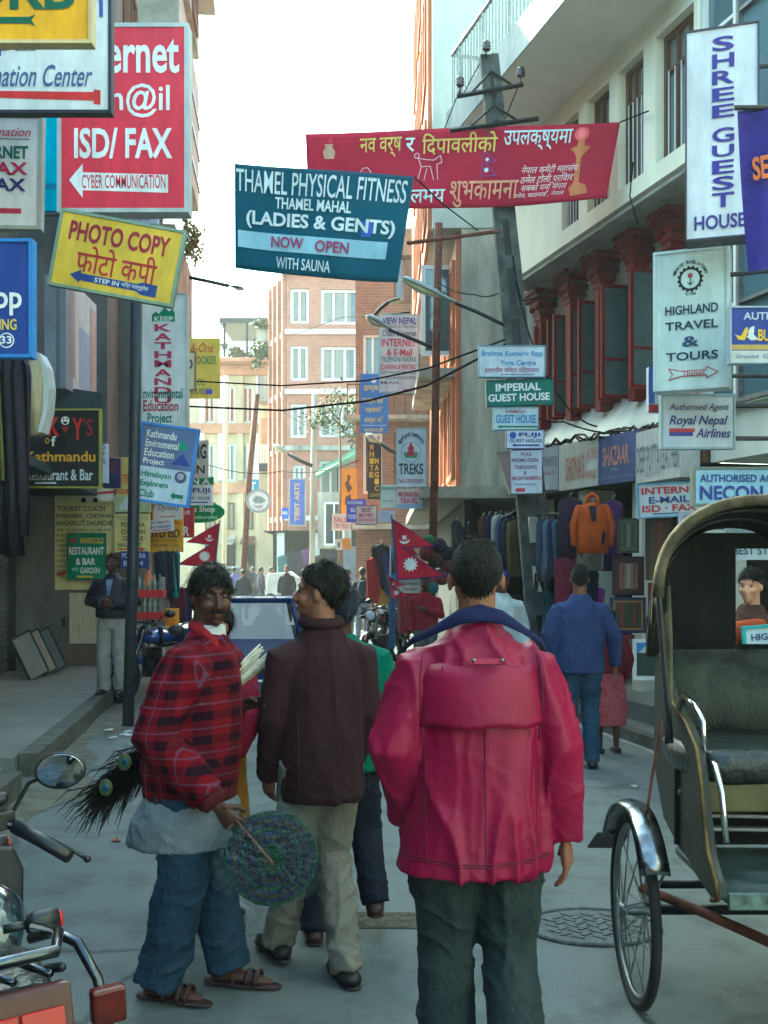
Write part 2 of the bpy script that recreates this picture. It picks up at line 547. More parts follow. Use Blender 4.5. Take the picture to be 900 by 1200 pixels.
M_OCHRE = mat('ochre_render', (206, 188, 154), .9, var=.2, scale=.8, stretch=(1, 1, .4))
M_LEAF = mat('leaf_green', (66, 96, 44), .7, var=.5, scale=5)
M_LEAFY = mat('leaf_dry', (120, 116, 62), .8, var=.5, scale=5)
M_RUBBER = mat('rubber', (26, 26, 28), .8, var=.2, scale=12)
M_BLACKP = mat('black_plastic', (24, 26, 30), .42, var=.2, scale=10)

# ---------------------------------------------------------------- ground, road, pavements
def sheet(name, pts, z, m, kind='structure'):
    o = MB().add([(x, y, z) for x, y in pts], [tuple(range(len(pts)))]).build(name, m)
    return tag(o, kind=kind)
def kerb_l(d): return -1.77 - .116 * d
def kerb_r(d): return 4.42 - .2 * d
sheet('ground', [(-500, -500), (500, -500), (500, 900), (-500, 900)], -.012, M_GROUND)
rl = [(kerb_l(d) - .02, d) for d in (-6, 8, 16, 24)] + [(-6.2, 36), (-9, 52), (-16, 80)]
rr = [(kerb_r(d) + .02, d) for d in (-6, 4, 10, 16)] + [(.55, 20), (.2, 34), (-2.2, 50), (-5, 80)]
sheet('road', rl + rr[::-1], 0, M_ASPH)
random.seed(3)
def slab_strip(name, inner, outer, d0, d1, z, m, n=1, jag=0):
    """Raised strip between two lines x = f(d)."""
    k = 24; L_, R_ = [], []
    for i in range(k + 1):
        d = d0 + (d1 - d0) * i / k
        L_.append((inner(d) + (random.uniform(-jag, jag) if jag else 0), d)); R_.append((outer(d), d))
    o = MB().prism([(x, y, -.02) for x, y in L_ + R_[::-1]], (0, 0, z + .02)).build(name, m, bevel=.008)
    return tag(o, kind='structure')
slab_strip('pavement', lambda d: kerb_l(d) - .17, lambda d: -3.6 - .116 * d - 1.5, 8.55, 24, .172, M_SIDE)
slab_strip('kerb', lambda d: kerb_l(d), lambda d: kerb_l(d) - .167, 8.7, 24, .18, M_KERB, jag=.025)
slab_strip('pavement', lambda d: kerb_l(d) - .15, lambda d: -3.6 - .116 * d - 1.5, -4, 8.15, .165, M_SIDE)
slab_strip('kerb', lambda d: kerb_l(d) + .01, lambda d: kerb_l(d) - .147, -4, 7.95, .175, M_KERB, jag=.03)
gut = [(kerb_l(d) + .34 + .16 * math.sin(d * 1.7) + .1 * math.sin(d * 4.1), d) for d in [i * .5 for i in range(4, 46)]]
sheet('gutter', [(kerb_l(2), 2), (kerb_l(22.5), 22.5)] + gut[::-1], .005, M_DIRT)
slab_strip('pavement', lambda d: kerb_r(d) + .12, lambda d: 7.3 - .268 * d, 3, 16, .11, M_SIDE)
slab_strip('kerb', lambda d: kerb_r(d), lambda d: kerb_r(d) + .117, 3, 16, .12, M_KERB, jag=.012)
slab_strip('shop_step', lambda d: 5.52 - .268 * d, lambda d: 8.5 - .268 * d, 4, 15.6, .30, M_SIDE)
gr = [(kerb_r(d) - .10 - .06 * math.sin(d * 2.3) - .04 * math.sin(d * 5), d) for d in [i * .5 for i in range(10, 32)]]
sheet('gutter', [(kerb_r(5), 5), (kerb_r(15.5), 15.5)] + gr[::-1], .005, mat('pale_grit', (150, 150, 146), .95, var=.3, scale=9))
# manhole cover and a cut trench across the road
mh = thing('manhole_cover', 'round ribbed iron manhole cover set in the grey road beside the rickshaw wheel', 'manhole cover', (.97, 5.03, .004))
mh.scale = (1.28, 1.05, 1)
MB().torus((0, 0, .004), (0, 0, 1), .24, .012, 40, 6).build('rim', mat('worn_iron', (92, 98, 97), .75, metal=.2, var=.35, scale=30), mh, True)
mb = MB(); mb.lathe((0, 0, 0), (0, 0, 1), [(.226, -.02), (.226, .004), (.02, .004)], 40)
for i in range(-5, 6):
    for j in range(-5, 6):
        if i * i + j * j < 26 and (i + j) % 2 == 0: mb.box((i * .037, j * .037, .0065), (.05, .014, .005), R(45 if j % 2 else -45))
mb.build('lid', mat('worn_iron', (92, 98, 97)), mh)
sheet('road_patch', [(-.45, 5.02), (.7, 5.0), (.72, 5.22), (-.44, 5.26)], .004, mat('trench_grit', (84, 80, 66), .95, var=.5, scale=22, bump=.8))

# ---------------------------------------------------------------- facades
class Fac:
    """Facade frame: x along the wall, y out of the wall to the street, z up."""
    def __init__(s, a, b):
        s.o = Vector((a[0], a[1])); u = Vector((b[0] - a[0], b[1] - a[1])); s.len = u.length; s.u = u.normalized(); s.n = Vector((-s.u.y, s.u.x))
        s.ang = math.atan2(s.u.y, s.u.x)
    def S(s, px, n=0):
        k = (px - 450) / F
        return (k * (s.o.y + s.n.y * n) - s.o.x - s.n.x * n) / (s.u.x - k * s.u.y)
    def Z(s, py, x, n=0):
        return EYE - (py - 664) * (s.o.y + s.u.y * x + s.n.y * n) / F
    def D(s, x, n=0): return s.o.y + s.u.y * x + s.n.y * n
    def pt(s, x, n, z): return Vector((s.o.x + s.u.x * x + s.n.x * n, s.o.y + s.u.y * x + s.n.y * n, z))
    def root(s, name, label, cat, group=None): return thing(name, label, cat, (s.o.x, s.o.y, 0), s.ang, group)

def wall_holes(mb, s0, s1, z0, z1, n0, n1, wins):
    """Wall slab between n0 and n1 with rectangular openings (a, b, za, zb) left free."""
    xs = sorted({s0, s1, *[min(max(w[k], s0), s1) for w in wins for k in (0, 1)]})
    for a, b in zip(xs, xs[1:]):
        if b - a < 1e-5: continue
        m = (a + b) / 2; z = z0
        for w in sorted([w for w in wins if w[0] < m < w[1]], key=lambda w: w[2]):
            if w[2] > z: mb.bx(a, b, n0, n1, z, w[2])
            z = w[3]
        if z1 > z: mb.bx(a, b, n0, n1, z, z1)

def window(root, a, b, za, zb, n, fm, gm=None, fw=.07, mul=1, tr=0, depth=.08, curtain=None, name='window', sill=None):
    f = MB()
    f.bx(a, a + fw, n - depth, n, za, zb); f.bx(b - fw, b, n - depth, n, za, zb)
    f.bx(a + fw, b - fw, n - depth, n, za, za + fw); f.bx(a + fw, b - fw, n - depth, n, zb - fw, zb)
    for i in range(1, mul + 1):
        c = a + (b - a) * i / (mul + 1); f.bx(c - fw * .4, c + fw * .4, n - depth + .01, n - .008, za + fw, zb - fw)
    if tr: f.bx(a + fw, b - fw, n - depth + .012, n - .01, za + (zb - za) * tr - fw * .4, za + (zb - za) * tr + fw * .4)
    w = f.build(name, fm, root)
    MB().bx(a + fw, b - fw, n - depth + .02, n - depth + .028, za + fw, zb - fw).build('pane', gm or M_GLASS, w)
    if curtain:
        c = MB(); k = 14; pts = []
        for i in range(k + 1):
            pts.append((a + (b - a) * .55 * i / k, n - depth + .034 + .004 * math.sin(i * 2.2)))
        for p, q in zip(pts, pts[1:]): c.add([(p[0], p[1], za + fw), (q[0], q[1], za + fw), (q[0], q[1], zb - fw), (p[0], p[1], zb - fw)], [(0, 1, 2, 3)])
        c.build('curtain', curtain, w)
    if sill: MB().bx(a - .06, b + .06, n - .02, n + .1, za - .08, za - .002).build('sill', sill, w)
    return w

# ---- right: cream three-storey shop house
Y0 = Fac((3.772, 8.0), (1.82, 15.3))
yb = Y0.root('cream_shop_house', 'cream rendered shop house with jutting railed balcony and maroon columns on the right', 'building')
YE = Y0.len
ys = Y0.S(818)
z_led, z_sof = 5.73, 7.48
wl = []
for px0, px1, pt_, pb_ in [(768, 813, 25, 182), (724, 754, 62, 213), (688, 714, 108, 238), (658, 678, 146, 263)]:
    a, b = Y0.S(px0), Y0.S(px1)
    a, b = min(a, b), max(a, b)
    wl.append((a, b, Y0.Z(pb_, (a + b) / 2), min(Y0.Z(pt_, (a + b) / 2), z_sof - .12)))
zlo = sum(w[2] for w in wl) / 4; zhi = sum(w[3] for w in wl) / 4
wl = [(a, b, zlo, zhi) for a, b, _, _ in wl]
mb = MB(); wall_holes(mb, ys, YE, z_led, z_sof + .3, -.25, 0, wl)
mb.bx(ys, YE, -6, -5.8, 0, 10.5); mb.bx(YE - .22, YE - .001, -5.8, -.251, z_led, z_sof)
mb.bx(ys, YE - .23, -3, -.9, z_sof + .31, 10.4)
mb.build('wall', M_CREAM, yb)
MB().bx(ys, YE - .003, -5.8, -.255, z_led - .1, z_led - .003).build('ceiling', M_SOFFIT, yb)
for a, b, za, zb in wl:
    window(yb, a, b, za, zb, -.10, M_WOOD, mat('sky_reflect_pane', (136, 146, 146), .06, var=.2, scale=.8, spec=1), .05, 2, .72, curtain=M_CURT)  # glass lightened: a sky reflection put into its colour
    g = MB()
    for i in range(1, 6): g.tube([(a + (b - a) * i / 6, -.085, za + .05), (a + (b - a) * i / 6, -.085, za + (zb - za) * .7)], .008, 5)
    g.build('window_bars', M_WHITE, yb)
MB().prism([(ys, -.25, z_sof), (ys, .95, z_sof + .12), (YE + .1, .95, z_sof + .12), (YE + .1, -.25, z_sof)], (0, 0, .16)).build('balcony_floor', M_SOFFIT, yb)
sl_ = MB(); sl_.bx(ys, YE + .1, .951, .97, z_sof + .12, z_sof + .28)
sl_.bx(ys, YE + .1, .8, .96, z_sof + .281, z_sof + .55)
sl_.bx(YE - .05, YE + .099, -.25, .799, z_sof + .282, z_sof + .55)
sl_.build('balcony_parapet', mat('weathered_fascia', (176, 178, 172), .9, var=.25, scale=1.8, dark=(120, 126, 128), stretch=(1, 1, .35), bump=.15), yb)
rz0, rz1 = z_sof + .552, z_sof + 1.35
rl_ = MB(); rl_.tube([(ys, .88, rz1), (YE + .04, .88, rz1), (YE + .04, -.2, rz1)], .028, 8)
k = 0; s_ = ys
while s_ < YE + .05:
    rl_.tube([(s_, .88, rz0), (s_, .88, rz1)], .022 if k % 8 == 0 else .009, 5); s_ += .115; k += 1
for i in range(8): rl_.tube([(YE + .04, .88 - .13 * i, rz0), (YE + .04, .88 - .13 * i, rz1)], .009, 5)
rl_.build('railing', M_STEEL, yb)
# ledge band and recessed first floor with maroon columns
MB().bx(ys, YE - .004, -.6, .06, z_led - .14, z_led - .102).build('ledge', mat('ledge_cement', (140, 138, 132), .9, var=.25, scale=3), yb)
zf0, zf1 = 2.62, z_led - .142
fw_ = []
for px0, px1 in [(740, 775), (704, 728), (672, 692), (646, 662)]:
    a, b = Y0.S(px0, -.6), Y0.S(px1, -.6); fw_.append((min(a, b), max(a, b), 3.72, 5.1))
mb = MB(); wall_holes(mb, ys, YE, 3.25, zf1, -.8, -.6, fw_); mb.build('first_floor_wall', M_CREAM2, yb)
MB().prism([(ys, -.598, 3.74), (ys, -.598, 3.2), (ys, -.26, 3.2), (ys, -.3, 3.3), (ys, -.5, 3.62)], (YE - ys, 0, 0)).build('wall_apron', M_CREAM2, yb)
for a, b, za, zb in fw_:
    window(yb, a, b, za, zb, -.64, M_MAROON, M_DARK, .06, 0, curtain=M_DGREEN)
    wd = b - a
    for sx, op in ((a, 1), (b, -1)):     # casements swung out to the street
        f = MB(); L_ = min(wd * .55, .5); q = .045
        for (u0, u1, v0, v1) in ((0, q, za, zb), (L_ - q, L_, za, zb), (q, L_ - q, za, za + q), (q, L_ - q, zb - q, zb), (q, L_ - q, za + (zb - za) * .33, za + (zb - za) * .33 + .03)):
            f.bx(sx - .02, sx + .02, -.59 + u0, -.59 + u1, v0, v1)
        c = f.build('casement', M_MAROON, yb)
        MB().bx(sx - .004, sx + .004, -.59 + q, -.59 + L_ - q, za + q, zb - q).build('pane', mat('clear_pane', (84, 98, 96), .05, var=.1, spec=.8), c)
for px in (747, 707, 672, 637, 790):
    s_ = Y0.S(px, -.45)
    c = MB(); c.bx(s_ - .08, s_ + .08, -.53, -.37, 3.63, zf1 - .42)
    c = c.build('column', M_MAROON, yb)
    k = MB()
    for j, (w_, z_) in enumerate([(.10, .42), (.12, .34), (.15, .24), (.19, .14), (.22, .06)]):
        k.bx(s_ - w_, s_ + w_, -.45 - min(w_, .148), -.45 + w_, zf1 - z_, zf1 - z_ + (.075 if j < 4 else .058))
    for q in (-1, 1): k.ball((s_ + q * .17, -.28, zf1 - .12), (.06, .05, .05), 8, 6); k.ball((s_ + q * .11, -.32, zf1 - .25), (.05, .04, .05), 8, 6)
    k.build('capital', M_MAROON, c)
# ground floor: recessed dark shops behind piers
for s_ in (ys + .05, Y0.S(735), Y0.S(672), YE - .2): MB().bx(s_ - .11, s_ + .11, -.5, -.12, .3, 2.62).build('pier', M_CREAM2, yb)
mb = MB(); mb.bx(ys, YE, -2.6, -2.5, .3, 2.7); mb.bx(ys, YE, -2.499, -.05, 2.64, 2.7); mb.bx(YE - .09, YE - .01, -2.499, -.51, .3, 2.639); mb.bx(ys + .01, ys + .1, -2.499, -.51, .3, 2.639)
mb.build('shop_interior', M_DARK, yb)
MB().bx(ys, YE, -.25, -.05, 2.702, 3.19).build('lintel', M_WOOD, yb)
# ---- right, nearer: glass-fronted building
G0 = Fac((5.2, 2.7), tuple(Y0.pt(ys - .03, 0, 0)[:2]))
gb = G0.root('glass_front_building', 'building with bluish glass front behind the tall white guest house sign', 'building')
mb = MB(); mb.bx(0, G0.len, -5, -.12, 5.05, 11); mb.bx(0, G0.len, -5, -.12, 2.7, 3.2); mb.bx(0, .2, -5, -.12, 0, 2.7)
mb.bx(0, G0.len, -2.6, -2.5, .3, 2.7); mb.build('wall', M_CREAM2, gb)
nx = int(G0.len / .55)
for k in range(nx):
    a, b = G0.len * k / nx, G0.len * (k + 1) / nx
    if k < nx - 7: continue
    window(gb, a, b, 3.2, 5.05, -.02, M_WHITE if k % 2 else M_STEEL, M_GLASSB, .04, 0, .5)
    window(gb, a, b, 5.3, 7.6, -.02, M_WHITE if k % 2 else M_STEEL, M_GLASSB, .045, 0, .66)
    window(gb, a, b, 7.65, 9.3, -.02, M_STEEL, M_GLASSB, .045, 0, .5)

# ---- centre right: grey concrete house with orange timber street side
cb = thing('concrete_house', 'bare grey concrete house with orange timber street front beside the cream shop house', 'building', (0, 17, 0))
mb = MB(); mb.bx(1.22, 4.8, 0, 10, 2.9, 7.0); mb.build('wall', M_STAIN, cb)
mb = MB(); mb.bx(.765, 4.8, -.02, 10, 7.001, 14.5); mb.build('upper_wall', M_GREY, cb)
MB().bx(.55, 3.2, -.62, 10, 2.72, 2.898).build('ledge', mat('ledge_pale', (158, 150, 134), .95, var=.25, scale=3, bump=.4), cb)
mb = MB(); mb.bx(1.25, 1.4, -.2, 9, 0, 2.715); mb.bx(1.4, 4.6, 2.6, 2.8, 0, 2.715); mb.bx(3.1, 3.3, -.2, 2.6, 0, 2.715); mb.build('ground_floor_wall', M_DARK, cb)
# timber front of the street side: posts, rails, infill
mb = MB(); mb.bx(.70, .763, .3, 10, 7.05, 14.4); mb.bx(1.14, 1.218, .15, 10, 2.95, 6.95); mb.build('timber_front', M_ORANGE, cb)
for z0 in (7.3, 9.6, 11.9):
    for y0 in (.7, 3.2, 5.8): 
        w = MB(); w.bx(.66, .698, y0, y0 + 1.7, z0, z0 + .09); w.bx(.66, .698, y0, y0 + 1.7, z0 + 1.6, z0 + 1.7)
        for q in (0, .8, 1.6): w.bx(.66, .698, y0 + q, y0 + q + .1, z0 + .09, z0 + 1.6)
        w = w.build('window', M_ORANGE, cb); MB().bx(.69, .697, y0 + .1, y0 + 1.6, z0 + .1, z0 + 1.59).build('pane', mat('timber_pane', (150, 84, 54), .5), w)  # panes coloured like brown timber
for z0 in (3.1, 5.0):
    for y0 in (.35, 2.6, 5.0):
        w = MB(); w.bx(1.08, 1.139, y0, y0 + 1.5, z0, z0 + .1); w.bx(1.08, 1.139, y0, y0 + 1.5, z0 + 1.5, z0 + 1.6)
        for q in (0, .47, .94, 1.4): w.bx(1.08, 1.139, y0 + q, y0 + q + .1, z0 + .1, z0 + 1.5)
        w = w.build('window', M_ORANGE, cb); MB().bx(1.12, 1.137, y0 + .1, y0 + 1.4, z0 + .1, z0 + 1.49).build('pane', M_GLASS, w)
w = MB(); a, b = (.98, 1.0), (5.05, 6.9)
for (u0, u1, v0, v1) in ((0, .07, 5.2, 6.7), (.5, .57, 5.2, 6.7), (.07, .5, 5.2, 5.27), (.07, .5, 6.63, 6.7)): w.bx(.62 + u0, .62 + u1, 1.0, 1.05, v0, v1)
w = w.build('casement', M_WHITE, cb); MB().bx(.69, 1.12, 1.02, 1.03, 5.27, 6.63).build('pane', mat('clear_pane', (150, 165, 165)), w)
MB().bx(.55, 1.2, .3, 4, 4.72, 4.86).build('balcony_ledge', M_STAIN, cb)
# ---- brick house behind it
bb = thing('brown_brick_house', 'narrow brown brick house half hidden behind hanging signs past the orange timber front', 'building', (0, 28.5, 0))
mb = MB(); wins = [(-.55, -.05, 3.6, 5.2), (.25, .95, 3.6, 5.2), (-.55, -.05, 6.2, 7.8), (.25, .95, 6.2, 7.8), (.25, .95, 8.6, 9.9)]
wall_holes(mb, -.75, 1.6, 2.8, 10.6, 0, .25, wins); mb.bx(-.75, 1.6, .251, 9, 0, 10.6); mb.build('wall', M_BRICKD, bb)
for a, b, za, zb in wins: 
    w = window(bb, a, b, za, zb, .06, M_WHITE if a < 0 else M_WOOD, M_GLASS, .07, 1, depth=-.06)
MB().bx(-.95, 1.6, -.5, 0, 2.66, 2.79).build('ledge', M_STAIN, bb)
mb = MB(); mb.bx(-1.0, 1.6, -.6, -.002, 5.5, 5.6); mb.build('balcony_floor', M_STAIN, bb)
mb = MB()
for i in range(9): mb.tube([(-.95 + i * .3, -.55, 5.6), (-.95 + i * .3, -.55, 6.4)], .018, 5)
mb.tube([(-.95, -.55, 6.4), (1.5, -.55, 6.4)], .025, 6); mb.build('railing', M_RUST, bb)
# ---- pale brick corner house closing the street
kb = thing('pale_brick_house', 'four storey pale brick corner house with white framed windows closing the street', 'building', (0, 45, 0))
X = lambda px, d=45: (px - 450) * d / F
Zp = lambda py, d=45: EYE - (py - 664) * d / F
ww = [(X(340), X(362), Zp(379), Zp(338)), (X(376), X(420), Zp(380), Zp(339)), (X(340), X(361), Zp(446), Zp(405)), (X(376), X(418), Zp(446), Zp(406)), (X(340), X(359), Zp(513), Zp(473)), (X(374), X(414), Zp(512), Zp(474)), (X(343), X(358), Zp(590), Zp(545)), (X(374), X(400), Zp(590), Zp(540))]
mb = MB(); wall_holes(mb, X(336), X(452), Zp(622), Zp(322), 0, .3, ww)
mb.bx(X(336), X(452), .301, 9, Zp(622), Zp(322)); mb.build('wall', M_BRICK, kb)
mb = MB()     # canted corner to the left, leaning outwards with height
zs = [Zp(622), Zp(520), Zp(450), Zp(322)]
for z0, z1, o0, o1 in ((zs[0], zs[3], 0, 0),):
    mb.prism([(X(336) - .002, 0, z0), (X(318, 47.5), 2.6, z0), (X(318, 47.5), 9, z0), (X(336) - .002, 9, z0)], (0, 0, z1 - z0))
cn = mb.build('canted_corner', M_BRICK, kb)
u = Vector((X(318, 47.5) - X(336), 2.6, 0)); nrm = Vector((u.y, -u.x, 0)).normalized() * -1
for f in (.06, .37, .68, .97):
    q = Vector((X(336), 0, 0)) + u * f + nrm * .09
    MB().box((q.x, q.y, (zs[0] + zs[3]) / 2), (.16, .16, zs[3] - zs[0]), math.atan2(u.y, u.x)).build('pilaster', M_BRICK, cn)
for z_ in (Zp(452), Zp(530), Zp(385)):
    for f in (.21, .53, .83):
        q = Vector((X(336), 0, 0)) + u * f + nrm * .02
        MB().box((q.x, q.y, z_ + .9), (.42, .05, 1.5), math.atan2(u.y, u.x)).build('window', M_GLASS, cn)
for w_ in ww:
    f = window(kb, *w_, .1, M_WHITE, M_GLASS, .12, 1 if w_[1] - w_[0] < 1 else 2, depth=-.1, curtain=None)
    MB().bx(w_[0] + .12, w_[0] + (w_[1] - w_[0]) * .8, .17, .18, w_[2] + .12, w_[3] - .12).build('curtain', M_CURT, f)
for py in (392, 462, 528, 610):
    MB().bx(X(334), X(452), -.12, -.002, Zp(py), Zp(py) + .2).build('band', M_WHITE if py != 528 else M_STAIN, kb)
    MB().prism([Vector((X(336), 0, Zp(py))), Vector((X(336), -.12, Zp(py))), Vector((X(318, 47.5) - .1, 2.55, Zp(py))), Vector((X(318, 47.5), 2.6, Zp(py)))], (0, 0, .2)).build('band', M_WHITE if py != 528 else M_STAIN, kb)
MB().bx(X(330), X(455), -.25, 9, Zp(322) + .002, Zp(314)).build('cornice', M_STAIN, kb)
mb = MB()
for q in (0, 1.2, 2.5, 3.6): mb.bx(X(352) + q, X(352) + q + .7, 1, 2.4, Zp(313), Zp(313) + .6)
mb.build('roof_box', M_STAIN, kb)
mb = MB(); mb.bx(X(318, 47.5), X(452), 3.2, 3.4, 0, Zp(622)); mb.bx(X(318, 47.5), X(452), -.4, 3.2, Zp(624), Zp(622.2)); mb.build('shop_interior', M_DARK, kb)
for px in (325, 366, 418): MB().bx(X(px), X(px) + .3, -.2, .15, 0, Zp(624.5)).build('pillar', M_WHITE, kb)
# small balcony at its left with flower boxes
MB().bx(X(300, 48), X(318, 48) - .05, 3, 4.4, Zp(400, 48), Zp(385, 48)).build('side_balcony', M_STAIN, kb); tb = MB(); tb.bx(X(302, 48), X(318, 48) - .05, 3, 4.3, Zp(440, 48), Zp(470, 48)); tb.build('side_balcony', M_STAIN, kb)
# ---- sunlit houses at the far left
fb = thing('terracotta_house', 'sunlit terracotta and white far house under a planted roof terrace', 'building', (0, 56, 0))
x56 = lambda px: (px - 450) * 56 / F
z56 = lambda py: EYE - (py - 664) * 56 / F
mb = MB(); fw2 = []
for px in (238, 262, 283):
    for py in (452, 520): fw2.append((x56(px), x56(px + 14), z56(py + 44), z56(py)))
wall_holes(mb, x56(190), x56(318), 0, z56(438), 0, .3, fw2); mb.bx(x56(190), x56(318), .301, 8, 0, z56(438)); mb.build('wall', M_OCHRE, fb)
for i, w_ in enumerate(fw2): window(fb, *w_, .1, M_WHITE, mat('terracotta_infill', (196, 110, 76), .8) if i % 2 == 0 else M_GLASS, .12, 1, depth=-.1)
for py in (440, 508, 578): MB().bx(x56(188), x56(320), -.25, -.002, z56(py), z56(py) + .5).build('band', M_TERRA, fb)
for px in (234, 256, 279, 301): MB().bx(x56(px), x56(px) + .3, -.22, -.001, 0, z56(578) - .002).build('pillar', M_OCHRE, fb)
for px in (234, 256, 279, 301): MB().bx(x56(px), x56(px) + .28, -.2, -.001, z56(577) + .6, z56(441)).build('pilaster', M_WHITE if px != 279 else M_OCHRE, fb)
MB().bx(x56(255), x56(322), -1.2, 1, z56(428), z56(424)).build('terrace_floor', M_TERRA, fb)
for px in (238.5, 260.5, 283): MB().bx(x56(px), x56(px + 15.5), -.06, -.003, 0, 2.9).build('shop_shade_slab', M_DARK, fb)  # dark slabs on the wall, shade inside the shops as colour
for px in (239, 261, 284): MB().prism([(x56(px), -.07, 3.2), (x56(px + 15), -.07, 3.2), (x56(px + 15), -1.0, 2.8), (x56(px), -1.0, 2.8)], (0, 0, .06)).build('shop_awning', M_RUST if px != 261 else M_STAIN, fb)
for px in (240, 262, 284): window(fb, x56(px), x56(px + 13), 3.6, 5.0, -.02, M_WOOD, M_GLASS, .1, 1, depth=.05)
mb = MB(); mb.bx(x56(262), x56(322), -1.5, 3, z56(386), z56(380)); mb.build('terrace_roof', M_IRON, fb)
for px in (266, 292, 318): MB().bx(x56(px), x56(px) + .12, -1.4, -1.25, z56(424), z56(386.2)).build('terrace_post', M_IRON, fb)
ob = thing('ochre_corner_house', 'ochre plastered house with barred balcony between the terracotta and pale brick houses', 'building', (0, 51, 0))
x51 = lambda px: (px - 450) * 51 / F
z51 = lambda py: EYE - (py - 664) * 51 / F
MB().bx(x51(303), x51(322), .01, 4.5, 0, z51(455)).build('wall', M_OCHRE, ob)
mb = MB(); mb.bx(x51(300), x51(322), -.9, 0, z51(552), z51(545)); mb.build('balcony_floor', M_IRON, ob)
mb = MB()
for i in range(7): mb.tube([(x51(302) + i * .125, -.85, z51(545)), (x51(302) + i * .125, -.85, z51(525))], .02, 5)
mb.tube([(x51(302), -.85, z51(525)), (x51(322), -.85, z51(525))], .03, 5); mb.build('railing', M_WHITE, ob)
MB().bx(x51(306), x51(316), -.03, 0, z51(520), z51(490)).build('shutter', M_TERRA, ob)

# ---- left: plastered corner house whose end wall carries boards
L2 = Fac((-4.62, 24.0), (-3.92, 16.5))
lb = L2.root('corner_shop_house', 'grey plastered corner house with overhanging upper floors behind the left signs', 'building')
M_LW = mat('left_plaster', (100, 96, 92), .9, var=.25, scale=1.3, dark=(60, 60, 60), stretch=(1, 1, .4))
mb = MB(); mb.bx(0, L2.len, -4.4, -.3, 0, 15.5); mb.build('wall', M_LW, lb)
mb = MB(); mb.bx(0, L2.len - 1.2, -.298, .02, 2.8, 6.1); mb.build('first_floor_wall', M_LW, lb)
mb = MB(); mb.bx(-.1, 4.6, -.299, .5, 9.6, 12.3); mb.bx(.1, 5, -.299, .52, 12.9, 13.8); mb.bx(-.3, 5.6, -.299, .85, 14.1, 14.5); mb.build('overhang', mat('balcony_cement', (150, 150, 140), .9, var=.2, scale=2), lb)
mb = MB(); mb.bx(-.2, 4.2, -.299, .48, 6.102, 6.35); mb.bx(.0, 3.8, -.299, .36, 6.36, 8.1); mb.build('brown_bay', mat('bay_render', (128, 112, 96), .9, var=.25, scale=2), lb)
mb = MB()
for z_ in (10.0, 10.7, 11.4): mb.bx(-.12, 4.62, .501, .53, z_, z_ + .06)
mb.build('overhang_rail', M_STEEL, lb)
for a in (1.0, 2.9, 4.8):
    window(lb, a, a + 1.1, 3.4, 5.5, .08, M_WHITE, M_GLASS, .08, 1)
    window(lb, a, a + 1.1, 9.9 if a > 4.6 else 12.95, 11.6 if a > 4.6 else 13.75, -.2 if a > 4.6 else .58, M_WOOD, M_GLASS, .08, 1)
for i, px in enumerate((161, 175, 190)):
    s_ = L2.S(px, .1); MB().tube([(s_, .1, .2), (s_, .1, 9.4)], .035, 8).build('drain_pipe', M_STEEL if i else M_RUST, lb)
MB().bx(2.3, L2.len + .0, .021, .45, 2.72, 2.82).build('awning', M_RUST, lb)
mb = MB(); mb.bx(.3, L2.len - .4, -.299, -.28, .2, 2.6); mb.build('shop_interior', M_DARK, lb)  # thin dark sheet on the wall: shade of an open shop as colour
# ---- left, nearer: shuttered shop building
L1 = Fac((-5.25, 16.48), (-3.6, 3.0))
nb = L1.root('shuttered_shop_building', 'dim building with a ribbed roller shutter behind the left hand signs', 'building')
mb = MB(); mb.bx(0, L1.len, -5, -.3, 2.75, 9.5); mb.bx(.7, L1.len, -.6, -.3, 0, 2.75); mb.bx(0, .7, -1.2, -1.0, 0, 2.75); mb.build('wall', M_LW, nb)
mb = MB()
for i in range(50): mb.bx(.9, 4.6, -.299, -.262 if i % 2 else -.285, .2 + i * .05, .25 + i * .05)
mb.build('roller_shutter', mat('shutter_steel', (120, 122, 118), .6, metal=.3, var=.3, scale=3), nb)
MB().bx(.72, .88, -.299, -.2, .17, 2.75).build('door_post', mat('dark_post', (40, 36, 38), .7), nb)
MB().bx(.4, .6, -.95, -.8, .17, 2.74).build('door_leaf', mat('red_brown_door', (112, 58, 44), .7, var=.25), nb)
MB().bx(0.02, .3, -.9, -.75, .17, 2.74).build('pale_post', M_CREAM2, nb)
mb = MB(); mb.bx(0, 7, -.298, .9, 2.751, 2.85); mb.build('canopy', mat('canopy_teal', (44, 60, 64), .7), nb)

# ---- unseen houses added behind the viewer, so that light and reflections are those of a narrow street
bl_ = thing('added_plastered_row', 'unseen plastered house row added on the left behind the viewer', 'building', (-4.6, 0, 0))
MB().bx(-5, 0, -40, 2.8, 0, 10.5).build('wall', M_LW, bl_)
for y in range(-36, 0, 4):
    for z in (3.6, 6.8): window(bl_, .0, .02, z, z + 1.7, 0, M_WOOD) if False else MB().bx(.001, .05, y, y + 1.4, z, z + 1.7).build('window', M_GLASS, bl_)
br_ = thing('added_cream_row', 'unseen cream house row added on the right behind the viewer', 'building', (5.6, 0, 0))
MB().bx(0, 5, -40, 2.4, 0, 10.5).build('wall', M_CREAM2, br_)
for y in range(-36, 0, 4):
    for z in (3.6, 6.8): MB().bx(-.05, -.001, y, y + 1.4, z, z + 1.7).build('window', M_GLASS, br_)
be_ = thing('added_brick_house', 'unseen brick house added to close the street behind the viewer', 'building', (0, -44, 0))
MB().bx(-10, 11, -4, 0, 0, 12).build('wall', M_BRICKD, be_)

